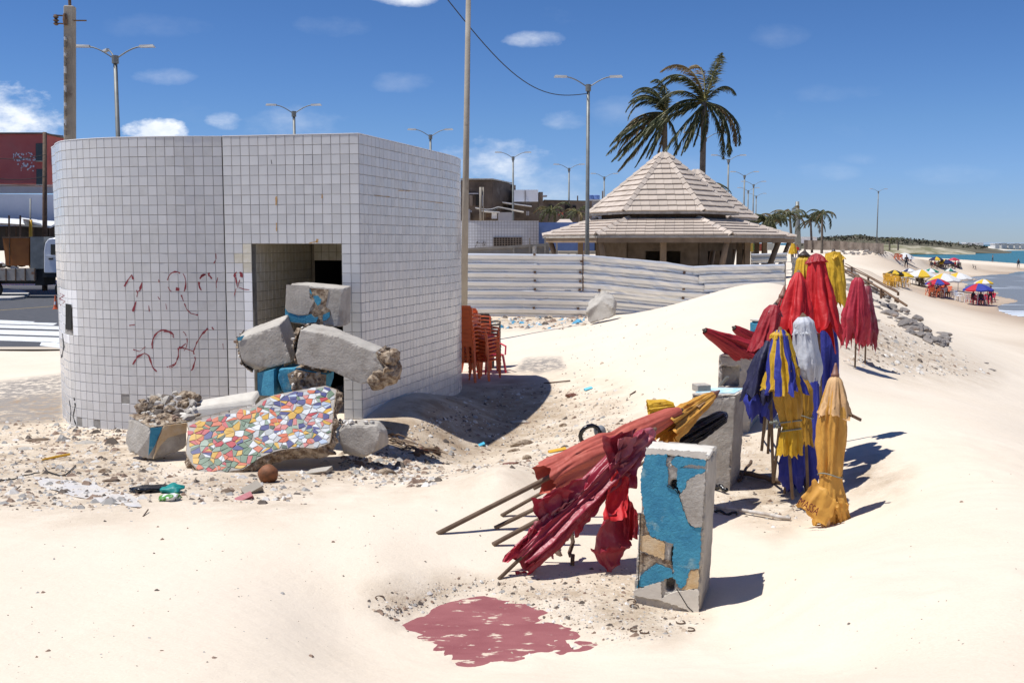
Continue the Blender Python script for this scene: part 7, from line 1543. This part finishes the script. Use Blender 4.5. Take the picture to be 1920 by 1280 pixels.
# scrub on the dune: countless small leaf clumps
mb = MB(); rg = random.Random(9)
for k in range(5200):
    u = rg.uniform(1500, 1850); vt = np.interp(u, [1500, 1540, 1580, 1610, 1640, 1700, 1760, 1850], [451, 446.5, 443.5, 441.5, 445.5, 449, 453.5, 463]); Y = rg.uniform(560, 640); v = vt + abs(rg.gauss(0, 5)) - (1.6 if rg.random() < .12 else 0)
    if v > 466: continue
    p = P(u, v, Y); s = rg.uniform(.5, 1.5); d = [Vector((rg.uniform(-1, 1), rg.uniform(-1, 1), rg.uniform(-.8, .8))) * s for _ in range(3)]; mb.add([p + d[0], p + d[1], p + d[2]], [(0, 1, 2)], rg.randrange(3))
o = build('dune_scrub_bushes', mb, [mat('scrub_a', (.05, .055, .028)), mat('scrub_b', (.085, .08, .045)), mat('scrub_c', (.12, .10, .07))], kind='stuff', org=(0, 0, 0)); o['label'] = 'brownish scrub covering the far dune'
mb = MB()
for k in range(2200):
    u = rg.uniform(1640, 1800); v = 456 + rg.random() * 7 + (u - 1640) * .02; p = P(u, v, rg.uniform(420, 560)); s = rg.uniform(.3, 1.0)
    d = [Vector((rg.uniform(-1, 1), rg.uniform(-1, 1), rg.uniform(-.5, .5))) * s for _ in range(3)]; mb.add([p + d[0], p + d[1], p + d[2]], [(0, 1, 2)])
hill('green_dune', [(1640, 462), (1660, 458), (1700, 459), (1760, 464), (1800, 468), (1830, 474)], 520, 60, mat('grassy_dune', (.16, .15, .075), (.42, .37, .27), .12, rough=.95, contrast=(.42, .6)), 6)
for i, (u, v, w, h) in enumerate([(1688, 449.5, 12, 4), (1766, 455, 9, 3), (1782, 455.5, 7, 2.5), (1812, 455.5, 10, 3.5), (1824, 456, 9, 3), (1836, 455.6, 8, 3.2), (1866, 457, 8, 4), (1878, 456.5, 10, 4.5), (1891, 457.5, 9, 4), (1903, 457, 8, 5), (1914, 457.5, 10, 4.5), (1930, 457, 12, 5)]):
    Y = 780 if i else 600; t_ = thing('white_house', ('white house on the dune near the two tiny palms' if i == 0 else 'tiny white house on the far shore'), 'house', P(u, v + h, Y), None if i == 0 else 'white houses on the far shore')
    mb = MB(); qbox(mb, u, v, u + w, v + h + 6, Y, 8); build('wall', mb, M['white'], t_); mb = MB(); qbox(mb, u - .5, v - .8, u + w + .5, v, Y - .5, 9); build('roof', mb, M['whitewall'], t_)
# ------------------------------------------------------------------ rocks along the promenade edge
rg = random.Random(31)
GB = 'boulders of the rock bank'
def boulder(u, v, s, k, label, flat=.5):
    p = G(u, v); mb = MB(); mb.rock((p.x, p.y, p.z + s * .15), s, s * rg.uniform(.6, .9), s * flat, k * 1.3, 3, .55, rotz=rg.uniform(0, 3)); tag(build('boulder', mb, M['boulder']), label, 'boulder', GB)
line = [(1585, 515), (1605, 535), (1630, 555), (1660, 575), (1690, 598), (1722, 622), (1750, 638), (1775, 645)]
k = 0
for i in range(len(line) - 1):
    (u0, v0), (u1, v1) = line[i], line[i + 1]
    for j in range(11):
        t = (j + rg.random()) / 11; off = rg.uniform(-1, 1); u = u0 + (u1 - u0) * t - off * 12; v = v0 + (v1 - v0) * t + off * 11 * (1 if i < 5 else .5); g = G(u, v); s = rg.uniform(5, 13) * g.y / F * (1.3 if i > 3 else 1); k += 1
        boulder(u, v, s, k, 'grey angular boulder in the rock bank below the handrail')
for (u, v, s, lb) in [(1643, 602, 9, 'dark rounded stone right of the torn red parasols'), (1745, 638, 22, 'large flat grey boulder at the lower end of the rock bank'), (1700, 608, 24, 'long flat boulder in the middle of the rock bank'), (1665, 590, 22, 'brownish slab boulder near the handrail foot'), (1860, 694, 7, 'flat stone on the slope at the lower end of the rocks'), (1848, 681, 5, 'small pale stone beside the flat stone at the slope end'), (1768, 628, 16, 'boulder at the tip of the rock bank, nearest the beach')]:
    g = G(u, v); s_ = s * g.y / F; mb = MB(); mb.rock((g.x, g.y, g.z + s_ * .1), s_, s_ * .7, s_ * .4, s, 3, .5, rotz=-.6); tag(build('boulder', mb, M['boulder']), lb, 'boulder')
for j in range(60):
    u = rg.uniform(1578, 1660); v = 469 + rg.random() * 9; g = G(u, v); s = rg.uniform(2, 4.5) * g.y / F; k += 1; boulder(u, v, s, k, 'far grey boulder under the sandy rise'); 
# handrails down to the beach
hr = thing('handrail', 'long metal double handrail running down the rocks to the beach', 'handrail', G(1640, 560))
def rail(pts, Ys, r): mb = MB(); mb.tube([P(u, v, Y) for (u, v), Y in zip(pts, Ys)], r, 6); build('rail', mb, M['rustmetal'], hr, smooth=True)
rail([(1580, 504), (1630, 529), (1662, 548), (1700, 573)], [60, 54, 50, 46], .055); rail([(1580, 497), (1630, 520), (1660, 537), (1685, 549)], [64, 58, 54, 51], .04); rail([(1580, 508), (1640, 541), (1662, 553)], [60, 53, 50], .04); rail([(1585, 494), (1625, 515), (1683, 546)], [65, 59, 52], .025)
for (u, v0, v1, Y) in ((1581, 484, 512, 62), (1597, 500, 514, 60), (1628, 519, 538, 55), (1652, 541, 560, 50), (1656, 543, 556, 51), (1679, 557, 566, 49), (1683, 558, 568, 48), (1684, 547, 554, 51)): mb = MB(); mb.beam(P(u, v0, Y), P(u, v1, Y), .09); build('post', mb, M['rustmetal'], hr)
# ------------------------------------------------------------------ beach: open parasols, tables, chairs, people
def open_parasol(label, u, vt, vb, wpx, cols, group='open beach parasols', tilt=0):
    g = G(u, vb); Y = g.y; top = P(u, vt, Y).z - g.z; R = wpx / 2 * Y / F; root = thing('beach_parasol', label, 'parasol', g, group)
    mb = MB(); mb.tube([g - Vector((0, 0, .3)), g + Vector((0, 0, top))], .04, 6); build('pole', mb, M['white'], root)
    n = 8; apex = g + Vector((0, 0, top)); h = R * .42
    for k in range(n):
        a0, a1 = 2 * math.pi * k / n + .2, 2 * math.pi * (k + 1) / n + .2; mb = MB(); rows = []
        for j in range(5):
            t = j / 4; r = []
            for i in range(5):
                a = a0 + (a1 - a0) * i / 4; q = apex + Vector((math.cos(a) * R * t, math.sin(a) * R * t + tilt * 0, -h * t ** 1.5 - .05 * R * math.sin(math.pi * i / 4) * t)); r.append(q + Vector((0, 0, tilt * (q.x - g.x))))
            rows.append(r)
        last = [p - Vector((0, 0, .09 * R)) for p in rows[-1]]; rows.append(last); mb.sheet(rows); c = cols[k % len(cols)]; build('canopy_panel', mb, M[c], root)
    return g, Y
for nm, c in (('o_white', (.74, .74, .72)), ('o_yellow', (.72, .48, .03)), ('o_navy', (.015, .018, .08)), ('o_red', (.55, .02, .04)), ('o_blue', (.04, .06, .35)), ('o_black', (.02, .02, .018)), ('o_green', (.02, .22, .15)), ('o_pink', (.6, .08, .15))): M[nm] = mat(nm.replace('o_', 'parasol_'), c, rough=.7, translucent=.25)
OP = [('black and yellow striped open parasol, leftmost on the beach', 1676, 506, 533, 34, ['o_black', 'o_yellow']), ('second black and yellow open parasol, over yellow chairs', 1692, 509, 538, 40, ['o_yellow', 'o_black', 'o_yellow']), ('white and yellow open parasol behind the striped ones', 1727, 505, 536, 54, ['o_white', 'o_yellow', 'o_white', 'o_white']),
      ('green and white open parasol at the back of the group', 1744, 503, 528, 30, ['o_green', 'o_white']), ('white and yellow open parasol in the middle of the group', 1768, 512, 545, 62, ['o_white', 'o_yellow', 'o_white']), ('red and blue open parasol over crowded orange chairs', 1757, 522, 554, 44, ['o_red', 'o_blue']),
      ('white parasol with yellow panels, largest and nearest the water', 1796, 511, 546, 50, ['o_yellow', 'o_white', 'o_white', 'o_yellow']), ('small yellow and white open parasol nearest the waves', 1843, 523, 560, 34, ['o_yellow', 'o_white']), ('blue parasol with red border, rightmost in the front row', 1833, 531, 572, 54, ['o_blue', 'o_red', 'o_blue']),
      ('navy and yellow open parasol far back, left of two', 1755, 481, 498, 26, ['o_navy', 'o_navy', 'o_yellow']), ('navy and yellow open parasol far back, right of two', 1772, 486, 504, 32, ['o_navy', 'o_yellow', 'o_navy']), ('pink open parasol far back', 1788, 483, 498, 20, ['o_pink', 'o_red']),
      ('small green and white open parasol behind the middle of the group', 1781, 503, 520, 20, ['o_white', 'o_green']), ('white and dark patterned open parasol behind the striped ones', 1704, 503, 522, 24, ['o_white', 'o_navy', 'o_white'])]
spots = [open_parasol(*a) for a in OP]
# beach chairs share one built chair per colour
bch = {}
GC = 'plastic chairs around the beach tables'
def beach_chair(u, v, pl, rz, label):
    g = G(u, v)
    if pl not in bch: bch[pl] = chair(pl, 0, 0, 0, 'x', GC); r = bch[pl]
    else: r = dup(bch[pl], (0, 0, 0))
    r.location = g; r.rotation_euler = (0, 0, rz); r['label'] = label; r['group'] = GC; s = 1.0
for (us, v0, pl, n, lb) in [((1662, 1702), 534, 'yellowplastic', 14, 'yellow plastic chair under the striped parasols'), ((1712, 1730), 533, 'darkplastic', 6, 'dark plastic chair under the white and yellow parasol at left'), ((1740, 1782), 552, 'orangeplastic', 14, 'orange plastic chair under the red and blue parasol'), ((1816, 1860), 568, 'redplastic', 10, 'red plastic chair under the blue parasol with red border'), ((1744, 1800), 502, 'darkplastic', 12, 'dark plastic chair under the navy parasols'), ((1680, 1706), 487, 'orangeplastic', 8, 'orange plastic chair by the far beach tent')]:
    for k in range(n): beach_chair(rg.uniform(*us), v0 + rg.uniform(-3, 5) * (1 if v0 > 510 else .4), pl, rg.uniform(0, 6.28), lb)
beach_chair(1798, 565, 'whiteplastic', .6, 'white plastic chair standing apart between the two front parasols'); bch['whiteplastic'].scale = (1.2,) * 3
beach_chair(1790, 562, 'whiteplastic', 2.2, 'white plastic chair second from the lone one, partly behind it'); beach_chair(1827, 504, 'darkplastic', 1, 'dark chair standing alone on the open beach')
beach_chair(1815, 569, 'whiteplastic', 2.4, 'white plastic chair at the left of the blue and red parasol')
def table(u, v, label, w=.45):
    g = G(u, v); root = thing('beach_table', label, 'table', g, 'small beach tables'); mb = MB(); mb.box(g.x - w, g.x + w, g.y - w, g.y + w, g.z + .7, g.z + .74); build('tabletop', mb, M['whiteplastic'], root)
    for sx in (-1, 1):
        for sy in (-1, 1): mb = MB(); mb.beam((g.x + sx * w * .8, g.y + sy * w * .8, g.z), (g.x + sx * w * .8, g.y + sy * w * .8, g.z + .7), .05); build('leg', mb, M['whiteplastic'], root)
for u, v, lb in ((1686, 537, 'table under the striped parasols'), (1720, 534, 'small table under the white and yellow parasol at left'), (1760, 556, 'table under the red and blue parasol'), (1836, 571, 'table under the blue and red bordered parasol'), (1770, 504, 'table under the navy parasols')): table(u, v, lb)
def person(label, u, v, h, shirt, pants, rz=0, sit=False, stride=.12):
    g = G(u, v); Y = g.y; root = thing('person', label, 'person', g, None)
    me = bpy.data.meshes.new('body'); s = h / 1.7
    J = [(0, 0, .95), (0, 0, 1.15), (0, 0, 1.38), (0, 0, 1.48), (0, -.01, 1.60), (0, -.01, 1.70), (.19, 0, 1.36), (.26, .02, 1.10), (.27, -.06, .84), (-.19, 0, 1.36), (-.26, .02, 1.10), (-.27, -.06, .84), (.10, 0, .90), (.11, -stride, .50), (.11, -stride * .6, .05), (.11, -stride * .6 - .14, .03), (-.10, 0, .90), (-.11, stride, .50), (-.11, stride * 1.3, .07), (-.11, stride * 1.3 - .14, .03)]
    if sit:
        J = [(x, y, z - .45) for x, y, z in J]; J[12] = (.10, -.08, .46); J[13] = (.12, -.45, .46); J[14] = (.12, -.45, .06); J[15] = (.12, -.58, .03); J[16] = (-.10, -.08, .46); J[17] = (-.12, -.45, .46); J[18] = (-.12, -.45, .06); J[19] = (-.12, -.58, .03)
    Ed = [(0, 1), (1, 2), (2, 3), (3, 4), (4, 5), (2, 6), (6, 7), (7, 8), (2, 9), (9, 10), (10, 11), (0, 12), (12, 13), (13, 14), (14, 15), (0, 16), (16, 17), (17, 18), (18, 19)]
    Rr = [.14, .13, .15, .06, .10, .08, .07, .05, .04, .07, .05, .04, .10, .075, .045, .04, .10, .075, .045, .04]
    c_, s__ = math.cos(rz), math.sin(rz); me.from_pydata([((x * c_ - y * s__) * s, (x * s__ + y * c_) * s, z * s) for x, y, z in J], Ed, [])
    o = _link('body', me, root); sk = o.modifiers.new('skin', 'SKIN'); sb = o.modifiers.new('sub', 'SUBSURF'); sb.levels = 1; sb.render_levels = 1
    for i, v_ in enumerate(me.skin_vertices[0].data): v_.radius = (Rr[i] * s,) * 2; v_.use_root = (i == 0)
    dg = bpy.context.evaluated_depsgraph_get(); m2 = bpy.data.meshes.new_from_object(o.evaluated_get(dg)); o.modifiers.clear(); o.data = m2; m2.name = 'body'
    m2.materials.clear(); m2.materials.append(M['skin']); m2.materials.append(M[shirt]); m2.materials.append(M[pants])
    zs = .45 if sit else 0
    for p in m2.polygons:
        z = p.center.z / s + zs; r = math.hypot(p.center.x, p.center.y) / s; p.material_index = 2 if (z < 1.0 and z > .45 + zs and r < .4) else 1 if (1.0 <= z < 1.44 and r < .25) else 0; p.use_smooth = True
    mb = MB(); mb.rock(g + Vector((0, .02, (1.67 - zs) * s)), .1 * s, .11 * s, .08 * s, 1, 2, .1); build('hair', mb, M['wood_dark'], root)
PE = [('person in dark clothes walking at the far right of the beach', 1909, 503, 1.9, 'darkcloth', 'darkcloth', 0, False), ('person in shorts wading at the lagoon edge', 1861, 491, 1.9, 'skin', 'darkcloth', 1.2, False), ('person in dark clothes standing left of the beach parasols', 1699, 503, 1.8, 'darkcloth', 'darkcloth', 0, False),
      ('far pair of walkers on the shore, left one', 1689, 469.5, 1.8, 'darkcloth', 'darkcloth', 0, False), ('far pair of walkers on the shore, right one', 1692.5, 469.5, 1.8, 'white', 'darkcloth', 0, False),
      ('person seated at the left end of the front parasol with blue top', 1824, 570, 1.7, 'darkcloth', 'darkcloth', .6, True), ('person standing at the right under the blue and red parasol', 1856, 571, 1.7, 'o_red', 'darkcloth', 0, False), ('person sitting in the middle under the blue and red parasol', 1838, 572, 1.7, 'darkcloth', 'o_blue', 0, True),
      ('person in red sitting at the left of the crowded orange chairs', 1744, 555, 1.7, 'o_red', 'darkcloth', 0, True), ('person in dark shirt sitting amid the orange chairs', 1757, 557, 1.7, 'darkcloth', 'darkcloth', .5, True), ('person in pale shirt sitting at the right of the orange chairs', 1772, 558, 1.7, 'white', 'darkcloth', 2, True), ('person sitting under the white and yellow parasol at left', 1719, 534, 1.7, 'darkcloth', 'darkcloth', 1, True)]
for a in PE: person(*a)
for k in range(9): person('person sitting in the distant group under the navy parasols', 1746 + k * 6.4, 503 - (k % 3) * 1.5, 1.7, ['darkcloth', 'o_red', 'white'][k % 3], 'darkcloth', k * .7, True)
for o in bpy.data.objects:
    if o.get('label', '').startswith('person sitting in the distant'): o['group'] = 'people sitting under the navy parasols'
tn = thing('beach_tent', 'white and orange awning tent at the lagoon edge', 'tent', G(1696, 489)); g = G(1696, 489); R = 20 * g.y / F
mb = MB(); rows = [[g + Vector((math.cos(a) * R * r, math.sin(a) * R * r * .6, R * .62 * math.cos(r * 1.5) + .2)) for a in [i * math.pi / 8 for i in range(17)]] for r in (.02, .4, .75, 1.0)]; mb.sheet(rows); build('canopy', mb, M['white'], tn)
for k in range(4): a = k * math.pi / 2 + .6; q = g + Vector((math.cos(a) * R * .8, math.sin(a) * R * .5, 0)); mb = MB(); mb.beam(q, q + Vector((0, 0, R * .45)), .15); build('post', mb, M['white'], tn)
# tall thing beyond: yellow garment and red shirted figure by the pavilion's right eaves
person('person in a red shirt standing behind the hoarding near the pavilion', 1494, 486, 1.75, 'f_red', 'o_blue', 0, False)
mb = canopy(P(1487, 456, 60), P(1487, 476, 60), [(0, .1), (1, .28)], seed=91, folds=6, amp=.3); tag(build('folded_parasol', mb, M['f_yellow'], smooth=True), 'far yellow folded parasol beside the person in red', 'parasol')
ms = [mat('stall_cloth_a', (.45, .3, .05)), mat('stall_cloth_b', (.12, .2, .05)), mat('stall_cloth_c', (.35, .08, .05)), mat('stall_cloth_d', (.5, .48, .4))]
for k, (u0, u1, v0, v1) in enumerate([(1400, 1412, 456, 472), (1412, 1424, 457, 470), (1424, 1438, 457, 471), (1438, 1452, 456, 469)]):
    mb = MB(); qbox(mb, u0, v0, u1, v1, 80, 2); t_ = build('stall_awning', mb, ms[k], recalc=True); tag(t_, ['mustard', 'green', 'brick red', 'cream'][k] + ' cloth stall side seen under the pavilion eaves at right', 'stall')
